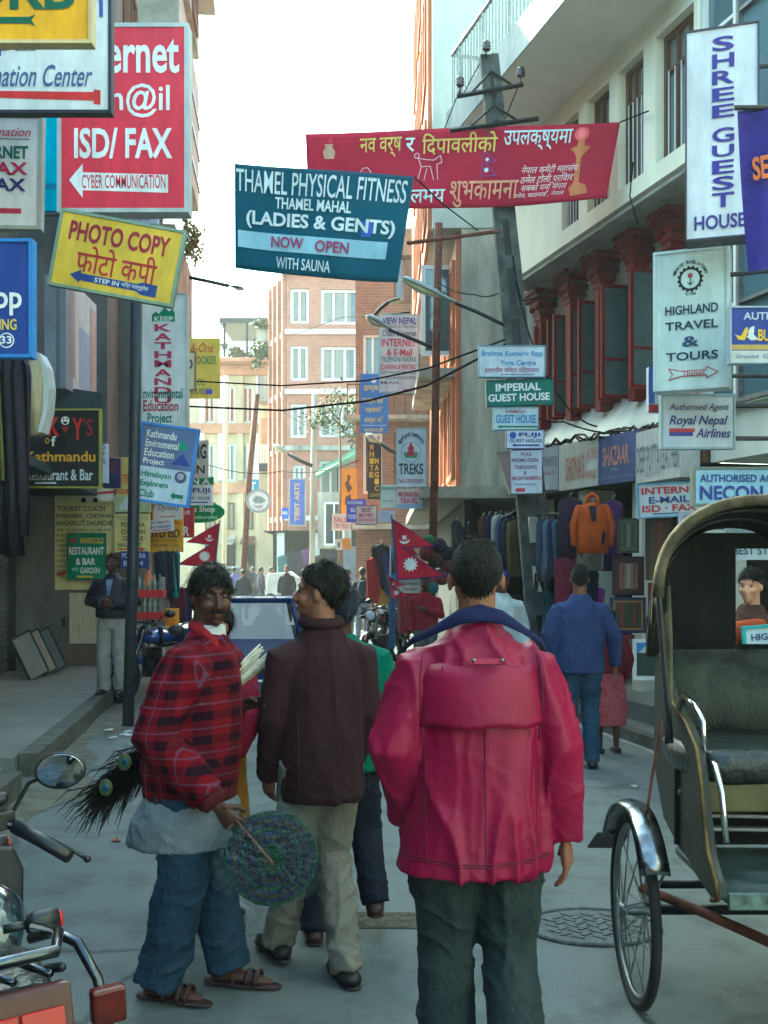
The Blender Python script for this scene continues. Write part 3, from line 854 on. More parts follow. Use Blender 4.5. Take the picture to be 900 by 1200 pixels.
# ---------------------------------------------------------------- signs
def sg(label, box, d, bgc, lines=(), shapes=(), name='hanging_sign', **k):
    """sign() with lettering and marks given in absolute photo pixels."""
    x, y = box[0], box[1]
    ls = [(l[0], l[1] - x, l[2] - y, l[3] - x, l[4] - y, *l[5:]) for l in lines]
    ss = [(s[0], s[1], [(u - x, v - y) for u, v in s[2]], *s[3:]) for s in shapes]
    if 'outline' in k and k['outline']: k['outline'] = [(u - x, v - y) for u, v in k['outline']]
    if name == 'hanging_sign' and 'bracket' not in k and d < 12.5 and k.get('group') in (SL, SR):
        wl_ = (P(box[0], 0, d).x + 3.6 + .116 * d) if k['group'] == SL else (5.92 - .268 * d - P(box[2], 0, d).x)
        sgn = -1 if k['group'] == SL else 1
        if wl_ > .1: k['bracket'] = [(.5 * sgn, .32, sgn * wl_), (.5 * sgn, -.32, sgn * wl_)]
    return sign(name, label, box, d, bgc, ls, ss, **k)
SL, SR, SF = 'signs hanging over the left pavement', 'signs hanging over the right pavement', 'signs far down the street'
WH, NV, RD, MR, YL, GN, BK = (226, 228, 226), (44, 52, 120), (190, 36, 56), (150, 34, 60), (232, 190, 60), (30, 120, 90), (30, 32, 36)
B2, IT = dict(bold=.02), dict(bold=.008, shear=.35)
HV = dict(bold=.028)
DV = dict(bold=.009)
# left side
sg('yellow sign with big green letters and arrow, cut off by the top edge', (-70, -40, 104, 47), 6.4, (226, 166, 30),
   [('ORB', -46, -34, 88, 12, (34, 92, 70), HV)], [('arrow', (34, 92, 70), [(-62, 24), (-40, 16), (-40, 20), (34, 20), (42, 17), (37, 24), (42, 31), (34, 28), (-40, 28), (-40, 32)])], frame=(206, 186, 140), fw=.022, group=SL)
sg('white information sign with blue lettering and red bar under the yellow sign', (-64, -34, 127, 129), 7.6, (214, 218, 222),
   [('Town', 40, -20, 121, 21, (70, 84, 160), dict(bold=.02)), ('Nepal', -58, 38, 42, 66, (66, 80, 150), HV), ('Information Center', -52, 76, 109, 102, (70, 96, 140), IT)],
   [('red_bar', (198, 46, 50), [(-60, 106), (110, 108), (110, 105), (118, 106), (118, 123), (110, 122), (110, 118), (-60, 113)])], frame=(44, 48, 60), fw=.024, group=SL)
sg('small grey framed sign with green, red and navy capitals below the white information sign', (-44, 138, 45, 264), 8.6, (206, 206, 212),
   [('Information', -36, 149, 36, 160, (176, 60, 90), IT), ('INTERNET', -70 + 30, 171, 33, 186, (24, 96, 80), HV), ('FAX', -16, 190, 33, 205, (170, 30, 80), HV), ('FAX', -16, 209, 31, 224, (40, 40, 110), HV)],
   [('rule', (120, 120, 130), rect(-36, 162, 34, 163.4)), ('red_bar', (176, 40, 70), rect(-36, 244, 26, 250))], frame=(150, 150, 150), fw=.03, group=SL, roll=1)
sg('big red sign with white capitals, an at sign and a white arrow', (72, 32, 216, 244), 11.5, (208, 40, 66),
   [('Internet', 84, 38, 210, 86, WH, dict(bold=.02)), ('em@il', 100, 98, 199, 138, WH, dict(bold=.012)), ('ISD/ FAX', 87, 150, 202, 186, WH, HV), ('CYBER COMMUNICATION', 96, 205, 194, 221, RD, dict(bold=.008))],
   [('arrow', WH, [(81, 211), (97, 192), (97, 202), (197, 205), (197, 226), (97, 223), (97, 232)])], frame=(176, 182, 180), fw=.045, th=.22, group=SL, bracket=[(-.5, -.52, -1.0), (-.5, .3, -1.0)])
sg('plain bright cyan board behind the big red sign', (30, 96, 128, 247), 13.6, (24, 176, 204), [], [('stripe', (20, 130, 170), rect(30, 215, 128, 222))], group=SL)
sg('small pale board under the red sign with blue digits', (118, 246, 185, 262), 13.2, (170, 196, 214), [('Co 100', 130, 250, 176, 258, (90, 110, 150))], group=SL)
sign('hanging_sign', 'tilted yellow photo copy sign with maroon capitals and blue arrow', (66, 260, 208, 344), 10.4, (222, 186, 66),
     [('PHOTO COPY', 11, 8, 130, 31, MR, HV), ('फोटो कपी', 25, 34, 120, 66, (176, 44, 50), DV), ('STEP IN', 50, 69.5, 79, 75, WH, dict(bold=.02)), ('भित्र पाल्नुहोस', 82, 68.5, 114, 75.5, WH, dict(bold=.02))],
     [('arrow', (40, 70, 140), [(20, 71), (33, 63.5), (33, 67.5), (100, 68), (106, 65), (124, 66), (124, 80), (106, 80), (100, 76.5), (33, 76), (33, 79)])], frame=(134, 156, 136), fw=.03, roll=10.5, group=SL)
sg('blue framed sign with white and yellow letters and a ringed number at the left edge', (-46, 284, 34, 415), 6.0, (34, 62, 140),
   [('Shop', -38, 334, 26, 370, WH, dict(bold=.02)), ('CATERING', -38, 374, 20, 387, (214, 190, 90), B2), ('33', 1, 394, 14, 403, WH, B2)],
   [('ring', WH, circ(8, 399, 9)), ('ring', (34, 62, 140), circ(8, 399, 7.6), .006)], frame=(60, 120, 190), fw=.02, group=SL)
ltr = [(c, 181, 380 + 10.5 * i, 201, 388.5 + 10.5 * i, (168, 40, 84), HV) for i, c in enumerate('KATHMANDU')]
sg('tall narrow white sign with crimson letters stacked under a green mountain', (167, 345, 217, 506), 13.6, (206, 212, 214),
   ltr + [('KEEP', 181, 371, 203, 377, (200, 220, 210), dict(lay=.01, bold=.02)), ('Environmental', 164, 455, 214, 467, (30, 112, 110), B2), ('Education', 168, 469, 209, 482, (150, 40, 80), B2), ('Project', 173, 484, 202, 499, (30, 112, 110), B2)],
   [('mountain', (26, 120, 84), [(178, 377), (178, 369), (183, 365), (186, 368), (193, 360), (198, 365), (202, 362), (205, 367), (205, 377)]), ('corner', (64, 120, 210), [(167, 345), (185, 345), (180, 352), (167, 354)])], frame=(176, 190, 192), fw=.02, th=.2, group=SL)
sign('hanging_sign', 'tilted blue framed club sign hung on the iron pole', (162.5, 501, 224.5, 588), 11.9, (190, 204, 220),
     [('Kathmandu', 5, 5, 40, 14, WH, B2), ('Environmental', 5, 16, 44, 25, WH, B2), ('Education', 5, 27, 40, 36, WH, B2), ('Project', 5, 38, 30, 47, WH, B2), ('Himalayan', 5, 53, 40, 62, GN, B2), ('Explorers', 5, 64, 38, 73, GN, B2), ('Club', 5, 75, 23, 84, GN, B2)],
     [('upper_field', (98, 112, 156), rect(0, 0, 62, 48), .003), ('mountain', (60, 150, 120), [(42, 24), (44, 17), (48, 13), (53, 17), (56, 24)]), ('mountain', (50, 70, 150), [(38, 42), (50, 28), (60, 42)], .0055), ('globe', (80, 84, 120), circ(51, 56, 7)), ('globe', (170, 170, 190), circ(51, 55, 4), .006), ('arrow', GN, arrow_l(42, 74, 57, 83, .3, .5))], frame=(70, 130, 206), fw=.03, roll=8, group=SL)
sg('yellow cloth sign with a red heading over faded green words and a purple square', (219, 396, 258, 467), 20, (226, 196, 84),
   [('A-One', 222, 402, 250, 413, (200, 90, 60), IT), ('SNOOKER', 221, 417, 254, 427, (110, 140, 80), B2), ('POOL', 222, 443, 240, 452, (110, 140, 80), B2), ('HOUSE', 221, 455, 240, 462, (110, 120, 90), B2)], [('square', (86, 80, 190), rect(241, 456, 249, 462))], th=.02, group=SL)
sg('small cream sign with a single dark letter in front of the yellow cloth sign', (211, 413, 228, 456), 18.6, (220, 208, 160), [('D', 218, 421, 226, 433, (80, 40, 80), HV)], frame=(120, 90, 80), fw=.02, group=SL)
sg('black restaurant sign with red letters, a grinning white face and yellow border', (30, 481, 116, 570), 12.6, (22, 24, 30),
   [('K', 57, 489, 70, 511, (206, 36, 36), HV), ('Y', 85, 490, 97, 516, (190, 36, 36), HV), ("'S", 98, 490, 109, 511, (120, 30, 36), B2), ('o', 53, 513, 58, 520, (190, 150, 50), B2), ('f', 60, 511, 66, 523, WH, B2), ('Kathmandu', 30, 529, 112, 541, (204, 150, 40), B2), ('Restaurant & Bar', 14 + 17, 550, 109, 563, (190, 200, 206), dict(bold=.015))],
   [('face', (220, 224, 220), circ(76.5, 493, 5)), ('face', (22, 24, 30), circ(74.6, 491, 1), .006), ('face', (22, 24, 30), circ(78.6, 491, 1), .006), ('face', (22, 24, 30), [(73.5, 494), (79.5, 494), (78, 497), (75, 497)], .006), ('heart', (150, 30, 36), [(72, 500), (81, 500), (76.5, 508)]), ('rule', (190, 200, 206), rect(41, 565, 66, 567))], frame=(150, 150, 60), fw=.02, group=SL)
sg('narrow white vertical sign beside the black restaurant sign', (117, 520, 126, 566), 12.8, (190, 200, 222), [('D', 119.5, 522, 123.5, 527, (60, 60, 140)), ('T', 119.5, 530, 123.5, 535, (60, 60, 140)), ('S', 119.5, 538, 123.5, 543, (60, 60, 140))], group=SL)
sg('small navy sign with dim crimson words behind the narrow white sign', (121, 537, 141, 572), 14, (40, 44, 86), [('SILVER', 124, 541, 139, 547, (130, 50, 90)), ('TEMPLE', 124, 549, 139, 555, (130, 50, 90))], group=SL)
sg('grey inn sign with large dark capitals and a red arrow', (214, 516, 244, 560), 20.4, (188, 184, 172), [('KING', 216, 520, 242, 538, (44, 40, 44), HV), ('INN', 216, 545, 240, 555, (60, 44, 52), HV)], [('arrow', (200, 60, 60), arrow_l(216, 556, 228, 560, .4))], group=SL)
sg('green board edge with a white letter above the white guest house sign', (222, 559, 250, 568), 21.2, (40, 130, 90), [('N A', 225, 561, 246, 567.5, WH, B2)], group=SL)
sg('white guest house sign with blue ball and blue underline above the green oval', (214, 568, 249, 592), 20.8, (214, 220, 228), [('FUJI', 226, 572, 246, 579, (52, 62, 130), HV), ('GUEST HOUSE', 216, 582, 246, 585.5, (60, 60, 110), B2)], [('ball', (44, 80, 190), circ(221, 576, 3.6)), ('rule', (40, 60, 150), rect(217, 588, 244, 589.4))], group=SL)
sg('green oval shop sign with white letters sticking out over the street', (203, 587, 263, 613), 22, (26, 138, 80), [('Soap Shop', 213, 593, 252, 602, WH, HV), ('Handicrafts', 216, 604, 255, 608, (190, 230, 200), B2)], outline=circ(233, 600, 30, 36, 12.6), group=SL)
sg('yellow telephone sign with dark capitals under the tilted club sign', (174, 593, 214, 647), 17, (216, 160, 36), [('STD ISD', 176, 620, 211, 630, (70, 60, 60), HV), ('MAKE YOUR CALL', 177, 631.5, 209, 635, (110, 100, 50)), ('INFORMATION', 177, 637, 209, 641, (110, 100, 50)), ('CALL', 203, 611, 212, 614, (190, 60, 40), B2)], group=SL)
sg('pale grey board with a dark script word overlapping the yellow telephone sign', (179, 589, 213, 609), 16.8, (200, 196, 190), [('Dynasty', 185, 591, 211, 600, (90, 80, 90), IT)], [('rule', (170, 90, 80), rect(187, 605, 206, 606))], group=SL, roll=-2)
sg('little white notice with blue and red lines stuck over the yellow telephone sign', (175, 609, 203, 623), 16.6, (206, 206, 214), [('KATHMANDU', 176, 610.5, 201, 613.6, (150, 80, 90)), ('INTERNET', 176, 616, 201, 619, (60, 60, 130), B2)], [('rule', (180, 60, 70), rect(178, 620.5, 199, 621.8))], group=SL, roll=-5)
sg('red board with a white letter behind the telephone sign', (213, 595, 227, 630), 18.4, (178, 34, 50), [('KUR', 212.5, 598, 223, 603, WH), ('R', 215, 617, 222, 628, (226, 220, 220), B2)], group=SL)
sg('painted board of a red and white coach above the tourist coach notice', (64, 571, 136, 588), 16.3, (198, 196, 150), [], [('coach', (206, 200, 190), [(92, 577), (132, 574), (135, 586), (94, 586)]), ('coach', (190, 60, 50), [(92, 578), (134, 575), (134, 578), (93, 581)], .006), ('wheel', BK, circ(98, 586, 3), .008), ('wheel', BK, circ(112, 586, 3), .008), ('roof', (214, 214, 206), [(66, 574), (88, 576), (92, 586), (84, 580), (66, 580)])], group='boards on the left end wall', name='wall_sign')
frag = ['AIR TICKETING , DOM./INT', 'DAILY SIGHTSEEING', 'BAL', 'TREK', 'SAFARI', 'HOTEL', 'RICKSHAW', 'INDIA', 'WILL', 'TEL.']
sg('large cream board listing tourist coach destinations in brown capitals', (63, 588.5, 134, 691), 16.4, (206, 196, 140),
   [('TOURIST COACH', 67, 593, 123, 599, (70, 60, 40), B2), ('POKHARA , CHITWAN', 66, 602, 133, 608, (70, 60, 40), B2), ('NAGARKOT,DHUNCHE', 66, 610, 132, 617, (60, 70, 40), B2)] + [(s, 66.5, 619.5 + 6 * i, 66.5 + min(64, 3.1 * len(s)), 623.2 + 6 * i, (90, 76, 50)) for i, s in enumerate(frag)], [('red_mark', (190, 70, 50), [(66, 671), (77, 669), (76, 674), (66, 675)])], group='boards on the left end wall', name='wall_sign')
sg('green restaurant and garden board fixed over the cream coach board', (79.5, 625.5, 123, 678.5), 16.2, (20, 124, 88), [('MARIGOLD', 94, 630, 122, 637, (214, 176, 50), B2), ('RESTAURANT', 81, 641, 122, 650, WH, HV), ('& BAR', 89, 654, 112, 662, WH, HV), ('GARDEN', 94, 665, 117, 672, WH, B2), ('with', 84, 664, 92, 669, (180, 220, 200))], [('patch', (150, 60, 60), rect(82, 631, 90, 636)), ('underline', (206, 180, 70), rect(90, 674.5, 109, 677))], frame=(16, 90, 70), fw=.012, th=.03, group='boards on the left end wall', name='wall_sign')
sg('orange and cream hotel poster with a small white car, half behind the iron pole', (134, 536, 176, 600), 16.3, (214, 186, 110), [('HOTEL', 136, 556, 152, 566, (214, 84, 40), B2), ('TOURS', 136, 573, 154, 579, (200, 60, 40), HV)], [('car', (200, 204, 206), [(140, 594), (144, 588), (148, 583), (154, 582), (158, 596), (141, 598)]), ('band', (170, 180, 140), rect(134, 581, 176, 600), .003)], group='boards on the left end wall', name='wall_sign')
sg('cream destination board with a red underline, half behind the iron pole', (134, 602, 175, 647), 16.3, (212, 196, 130), [('TOURIST TO', 136, 605, 173, 610, (130, 140, 130)), ('POKHARA', 142, 612, 170, 618, (80, 66, 50), B2), ('CHITWAN', 142, 620, 170, 626, (80, 66, 50), B2), ('DUNCHE', 144, 628, 168, 634, (80, 66, 50), B2), ('NAGARKOT', 138, 636, 166, 641, (70, 90, 50), B2)], [('arrow', (200, 70, 40), arrow_r(138, 641, 171, 646, .2, .3))], group='boards on the left end wall', name='wall_sign')
sg('small blue notice with white capitals at the foot of the cream boards', (141, 646, 173, 666), 16.2, (40, 56, 130), [('POKHARA', 143, 648, 171, 654, (190, 200, 230), B2), ('BUS 4', 145, 657, 168, 663, (190, 200, 230), B2)], group='boards on the left end wall', name='wall_sign')
sg('yellow notice with red letters below the bottle rack', (186, 713, 209, 751), 15.2, (230, 160, 40), [('GALLERY', 188, 716, 207, 722, (150, 50, 30), B2), ('FIELD', 190, 726, 205, 732, (200, 60, 30), B2), ('HOT', 190, 738, 204, 745, (200, 60, 30), B2)], group='boards on the left end wall', name='shop_notice')
# right side
sl1 = [(c, 835, a, 861, b, (52, 44, 140), dict(bold=.022)) for c, a, b in zip('SHREEGUEST', (43, 63, 83, 103, 123, 150, 170, 188, 207, 226), (60, 80, 99, 119, 138, 167, 184, 204, 223, 243))]
sg('tall white guest house sign with blue letters stacked one below another', (805, 33, 888, 277), 7.7, (206, 210, 218), sl1 + [('HOUSE', 814, 251, 874, 268, (52, 44, 130), B2)], frame=(70, 66, 84), fw=.012, th=.2, d1=7.55, group=SR)
t = thing('cloth_banner', 'indigo cloth banner with orange letters at the upper right edge', 'banner', P(905, 225, 6.0))
bw, bh = 82 * 6 / F, 190 * 6 / F
def wp(x, z, lay): 
    u, v = x / bw + .5, .5 - z / bh
    return (x + .10 * v * (1 - u) * bw * 1.6, -lay + .02 * math.sin(u * 9 + v * 3), z + .02 * math.sin(u * 4))
b = Board(bw, bh, 82, 190, wp)
mb = MB(); gx, gy = 16, 20
mb.add([wp(bw * (i / gx - .5), bh * (.5 - j / gy), 0) for j in range(gy + 1) for i in range(gx + 1)], [(j * (gx + 1) + i, j * (gx + 1) + i + 1, (j + 1) * (gx + 1) + i + 1, (j + 1) * (gx + 1) + i) for j in range(gy) for i in range(gx)])
mb.build('cloth', cloth('indigo_cloth', (58, 48, 156)), t, True)
b.text('SERVICE', 13, 58, 80, 86, (216, 112, 48), bold=.03, lay=.02); b.text('A', 32, 18, 46, 44, WH, bold=.01, shear=.3, lay=.02)
b.finish(t)
MB().tube([(-bw * .55, 0, bh * .52), (bw * .6, 0, bh * .52)], .016, 6).build('pole', M_IRON, t)
ring_txt = []
for i, c in enumerate('HIGHLAND TRAVEL & TOURS'):
    a = R(200 + 140 * i / 22)
    if c != ' ': ring_txt.append((c, 809.5 + 20 * math.cos(a) - 1.6, 327 + 20 * math.sin(a) - 2, 809.5 + 20 * math.cos(a) + 1.6, 327 + 20 * math.sin(a) + 2, (50, 60, 70)))
gear = [(809.5 + (15.5 if (k // 2) % 2 else 13.6) * math.cos(2 * math.pi * k / 64), 327 + (15.5 if (k // 2) % 2 else 13.6) * math.sin(2 * math.pi * k / 64)) for k in range(64)]
sg('white glossy travel sign with a black cogwheel emblem and red outlined arrow', (769, 295, 851, 453), 8.1, (206, 222, 216),
   ring_txt + [('HIGHLAND', 780, 357, 842, 368, (44, 60, 84), B2), ('TRAVEL', 780, 376, 842, 386, (44, 60, 84), B2), ('&', 800, 394, 820, 406, (60, 80, 120), HV), ('TOURS', 781, 412, 842, 422, (44, 60, 84), B2), ('Thamel', 800, 434, 826, 441, (180, 70, 80), dict(lay=.009)), ('KTM', 804, 343, 816, 346, (60, 60, 70))],
   [('emblem', (34, 36, 40), gear, .004), ('emblem', (206, 222, 216), circ(809.5, 327, 11), .0055), ('emblem', (170, 70, 80), circ(809.5, 323, 3), .007), ('emblem', (60, 80, 60), rect(808.8, 325, 810.2, 335), .007), ('emblem', (60, 80, 60), [(805, 330), (809.5, 332), (814, 330), (809.5, 335)], .007),
    ('arrow', (180, 80, 84), [(783, 430), (799, 434), (828, 434), (828, 430), (843, 437.5), (828, 445), (828, 441), (799, 441), (783, 445), (788, 437.5)], .004), ('arrow', (206, 222, 216), [(785.5, 432), (799, 435.2), (829.2, 435.2), (829.2, 432), (840, 437.5), (829.2, 443), (829.2, 439.8), (799, 439.8), (785.5, 443), (789.5, 437.5)], .006)], frame=(206, 216, 216), fw=.022, th=.16, d1=7.9, group=SR)
sg('blue airline agent sign with a yellow bird at the right edge', (857, 361, 960, 424), 7.4, (40, 62, 150), [('AUTHORISED', 871, 366, 950, 375, (200, 210, 230), B2), ('BUDDHA AIR', 888, 386, 958, 400, (226, 186, 60), HV), ('Ground  General Sales', 862, 415, 940, 420, (120, 130, 160))],
   [('bird', (226, 190, 60), [(861, 392), (868, 394), (873, 385), (876, 383), (877, 392), (872, 399), (865, 398)]), ('bird', WH, [(874, 394), (879, 384), (884, 382), (883, 392), (889, 398), (880, 399)]), ('lower_band', (196, 200, 196), rect(857, 411, 960, 424), .003), ('gold_rule', (190, 160, 90), rect(857, 404, 960, 410), .003)], frame=(170, 186, 200), fw=.012, group=SR)
sg('pale airline agent sign with a red and blue stripe under the cogwheel sign', (777, 464, 859, 524), 8.3, (196, 204, 216), [('Authorised Agent', 784, 473, 854, 483, (54, 56, 110), IT), ('Royal Nepal', 784, 487, 853, 501, (54, 60, 130), dict(bold=.02, shear=.3)), ('Airlines', 815, 502, 856, 513, (54, 60, 130), dict(bold=.02, shear=.3))], [('stripe', (190, 50, 70), rect(784, 502, 814, 506.5)), ('stripe', (60, 60, 150), rect(784, 506.5, 812, 511))], frame=(150, 170, 180), fw=.016, group=SR)
sg('long pale blue airline agent sign above the rickshaw hood', (815, 550, 940, 590), 7.8, (150, 190, 214), [('AUTHORISED AGENT', 820, 556, 926, 565, (40, 60, 130), B2), ('NECON AIR', 820, 569, 934, 586, (40, 56, 140), HV)], frame=(110, 120, 110), fw=.018, group=SR)
sg('white internet sign with alternate red and blue lines over the rugs', (749, 567, 829, 604), 10, (206, 214, 220), [('INTERNET', 752, 570, 826, 578, (186, 50, 66), HV), ('E-MAIL', 760, 581, 808, 589, (50, 80, 150), HV), ('ISD · FAX', 752, 591, 816, 599, (186, 50, 66), HV)], [('rule', (60, 110, 150), rect(764, 600.5, 798, 602))], frame=(100, 160, 200), fw=.014, roll=-3, group=SR)
sg('small lilac and white notice tucked under the internet sign', (797, 600, 828, 622), 9.6, (190, 190, 214), [('CUSTOM', 801, 604, 824, 610, (140, 60, 120), B2)], group=SR)
sg('blue edged white sign with a red word behind the cogwheel sign', (760, 430, 836, 483), 8.6, (200, 208, 220), [('IER', 776, 458, 826, 470, (180, 60, 70), HV)], [('red_band', (170, 50, 60), rect(760, 474, 836, 483)), ('edge', (60, 100, 170), rect(760, 430, 767, 473))], group=SR)
sg('white board with a dark capital line seen through the rickshaw hood window', (858, 636, 970, 656), 8.2, (190, 204, 214), [('BEST STOCK AT', 848 + 11, 641, 945, 650, (60, 84, 110), B2)], group=SR, name='shop_notice')
sg('grey board above the stock board behind the rickshaw hood', (852, 612, 970, 634), 8.4, (150, 164, 170), [('2', 884, 622, 892, 630, (90, 110, 120))], group=SR, name='shop_notice')
sign('hand_sign', 'teal edged tilted placard with blue letters in front of the orange clad person', (876, 734, 960, 800), 7.0, (186, 206, 220), [('HIGHLAND', 6, 6, 66, 14, (50, 76, 110), B2), ('TOURS', 22, 20, 66, 28, (50, 76, 110), B2)], [('rule', (50, 60, 70), [(20, 34), (60, 31), (60, 32.5), (20, 35.5)])], frame=(60, 160, 160), fw=.02, th=.02, roll=-5, group=SR)
sg('white trekking board with red and blue letters behind the rickshaw posts', (783, 722, 834, 806), 8.8, (190, 204, 222), [('TREKKING', 785, 757, 840, 771, (180, 40, 60), HV), ('TOURS', 785, 777, 832, 790, (50, 70, 150), HV)], [('picture', (70, 150, 200), rect(785, 728, 830, 745)), ('red_rule', (180, 60, 70), rect(785, 750, 830, 752)), ('ring', (60, 60, 140), circ(790, 800, 5)), ('ring', (190, 204, 222), circ(790, 800, 3.6), .006)], group=SR, name='shop_notice')
SB = 'signboards along the shop fronts'
sg('whitish shop board leaning beside the pole at the end of the signboard row', (634, 522, 655, 574), 13.5, (196, 196, 196), [('TEMPLE', 636, 535, 653, 545, (170, 160, 160), B2), ('KA 9', 639, 552, 650, 557, (190, 120, 120))], d1=13.3, frame=(80, 70, 80), fw=.012, group=SB, name='signboard')
sg('cream shop signboard with sloping faded red letters', (655, 517, 700, 572), 13.1, (196, 194, 184), [("SHONA'S", 664, 533, 686, 562, (184, 110, 96), dict(bold=.02, shear=.1)), ('ALPINE', 689, 528, 700, 541, (200, 130, 116), B2), ('HIRE', 687, 554, 699, 563, (200, 130, 116), B2)], d1=12.2, group=SB, name='signboard')
sg('slate blue shop signboard with a salmon coloured name', (701, 509, 744, 566), 12.2, (78, 88, 130), [('SHAZAAR', 707, 522, 738, 545, (196, 130, 124), HV), ('1991', 717, 548, 726, 551, (140, 150, 180)), ('Hand knitted garments', 703, 556, 742, 562, (110, 120, 150))], d1=11.5, group=SB, name='signboard')
sg('cream shop signboard with tall thin faded dark capitals', (745, 501, 797, 563), 11.5, (196, 194, 188), [('DEEP PUTTA LEATHER', 747, 520, 796, 551, (90, 110, 120), dict(bold=-.0)), ('G O R E', 758, 551, 774, 557, (150, 130, 120))], d1=10.6, group=SB, name='signboard', th=.3)
PS = 'signs stacked on the leaning concrete pole'
sg('white yoga sign with pale blue letters, topmost on the concrete pole', (562, 406, 638, 441), 12.1, (196, 204, 214), [('Brahma Kumaris Raja', 564, 411, 636, 419, (90, 150, 196), B2), ('Yoga Centre', 586, 422, 628, 430, (80, 140, 190), B2), ('इश्वरीय विश्व विद्यालय', 568, 430, 632, 438, (150, 70, 110), DV)], [('rule', (110, 110, 130), rect(586, 438.6, 626, 439.6))], frame=(120, 150, 170), fw=.012, group=PS)
sg('green guest house sign with white capitals, second on the concrete pole', (571, 446, 648, 474), 12.1, (24, 104, 90), [('IMPERIAL', 581, 449, 634, 458, WH, HV), ('GUEST HOUSE', 572, 461, 644, 470, WH, HV)], frame=(20, 80, 74), fw=.012, roll=-2, group=PS)
sg('white guest house sign with blue letters and green rule, third on the concrete pole', (579, 478, 630, 503), 12.1, (190, 202, 210), [('SHAMBALA', 592, 480, 616, 484, (150, 70, 90)), ('GUEST HOUSE', 581, 486, 628, 496, (60, 130, 180), HV)], [('rule', (40, 120, 90), arrow_l(582, 498, 630, 502, .1, .5))], frame=(120, 160, 170), fw=.01, group=PS)
sg('small white guest house sign with blue ball and arrow, fourth on the concrete pole', (594, 504, 637, 525), 12.1, (200, 208, 222), [('FUJI', 608, 507, 633, 513, (50, 70, 150), HV), ('GUEST HOUSE', 597, 514.5, 635, 518.5, (60, 70, 130), B2)], [('ball', (44, 80, 180), circ(601, 510, 4)), ('arrow', (40, 70, 140), arrow_l(600, 519.5, 632, 524, .12, .4))], frame=(90, 90, 140), fw=.008, group=PS)
sg('white trekking sign with dark purple side panel, lowest on the concrete pole', (599, 528, 635, 578), 12.1, (196, 200, 214), [('PEAK', 611, 530, 624, 535, (120, 80, 110)), ('PROMOTION', 600, 537, 631, 541.5, (120, 80, 110), B2), ('TREKKING', 602, 545, 629, 549.5, (120, 80, 110), B2), ('&', 613, 552, 618, 556, (120, 80, 110)), ('MOUNTAINEERING', 600.5, 558, 634, 562.5, (150, 60, 90), B2), ('Thamel, Kathmandu', 602, 566, 628, 569, (110, 110, 140))], [('arrow', (170, 50, 80), arrow_l(603, 571, 615, 577, .3, .7))], th=.25, roll=-1, group=PS)
MB().prism([P(582, 530, 12.5), P(598.4, 528, 12.1), P(598.4, 578, 12.1), P(596, 580, 12.3)], (0, .02, 0)).build('side_panel', ink((70, 50, 84)), None)
_sp = bpy.data.objects['side_panel']; _par = [o for o in bpy.data.objects if o.get('label', '').startswith('white trekking sign with dark purple')][0]
bpy.context.view_layer.update(); _sp.parent = _par; _sp.matrix_parent_inverse = _par.matrix_world.inverted()
# far street signs
sg('white internet sign with rows of coloured capitals beside the orange timber windows', (445, 369, 490, 459), 20, (196, 202, 206), [('VIEW NEPAL', 448, 372, 488, 380, (70, 70, 130), HV), ('TOURS & TRAVELS', 452, 381, 488, 384.5, (110, 110, 120)), ('CYBER 24 Internet', 448, 387, 488, 394, (70, 76, 80)), ('INTERNET', 447, 397, 488, 406, (190, 70, 84), HV), ('& E-Mail', 453, 409, 483, 417, (190, 70, 84), HV), ('TELEPHONE FAX/FAX', 447, 418, 488, 424, (60, 110, 100), B2), ('SCANNING & PRINTING', 446, 427, 487, 433, (180, 50, 80), B2), ('SOFTWARE SERVICES', 446, 435, 488, 438.5, (90, 90, 100)), ('AND MORE & EDITION', 452, 441, 488, 444.5, (90, 90, 100)), ('MAIL', 446, 447, 470, 450, (90, 90, 100))], [('patch', (180, 60, 80), rect(473, 456, 482, 458.6))], frame=(140, 170, 176), fw=.015, group=SF)
sg('blue sign with four rows of yellow Devanagari below the white internet sign', (422, 438, 455, 507), 22, (54, 110, 186), [('झम्का', 426, 452, 446, 460, (206, 190, 90), DV), ('फाइन कि', 425, 464, 452, 474, (206, 190, 90), DV), ('सहकारि', 428, 476, 449, 484, (206, 190, 90), DV), ('संस्था लि', 427, 488, 450, 497, (206, 190, 90), DV), ('काठमाडौं', 427, 501, 449, 506, (200, 190, 110), DV)], [('disc', (200, 210, 226), circ(438, 446, 3)), ('rule', (150, 180, 220), rect(424, 498, 453, 499))], group=SF)
arc = []
for i, c in enumerate('MANAKAMANA'):
    a = R(208 + 124 * i / 9)
    arc.append((c, 482 + 15 * math.cos(a) - 1.9, 526 + 17 * math.sin(a) - 2.4, 482 + 15 * math.cos(a) + 1.9, 526 + 17 * math.sin(a) + 2.4, (44, 66, 110), B2))
sg('white trekking sign with a round emblem of a red pagoda', (465, 502, 499, 570), 16.4, (206, 212, 214), arc + [('TREKS', 467, 543, 496, 556, (40, 70, 90), HV), ('Tel.: 230130259', 466, 561, 496, 566, (170, 60, 90), B2)],
   [('emblem', (120, 150, 190), circ(481.5, 530, 12), .004), ('emblem', (206, 212, 214), circ(481.5, 530, 11), .0055), ('emblem', (90, 150, 110), [(472, 530), (491, 530), (488, 537), (475, 537)], .007), ('emblem', (180, 44, 66), [(476, 534), (479, 527), (477, 527), (481.5, 518), (486, 527), (484, 527), (487, 534)], .0085)], frame=(170, 180, 184), fw=.012, group=SF)
sg('white travel sign with crimson capitals below the round pagoda emblem', (465, 573, 495, 596), 16.8, (206, 204, 214), [('MONALISA', 467, 576, 491, 582, (190, 40, 90), HV), ('TRAVEL', 469, 584, 490, 590, (190, 40, 90), HV)], [('lower_band', (150, 176, 210), rect(465, 591, 495, 596))], group=SF)
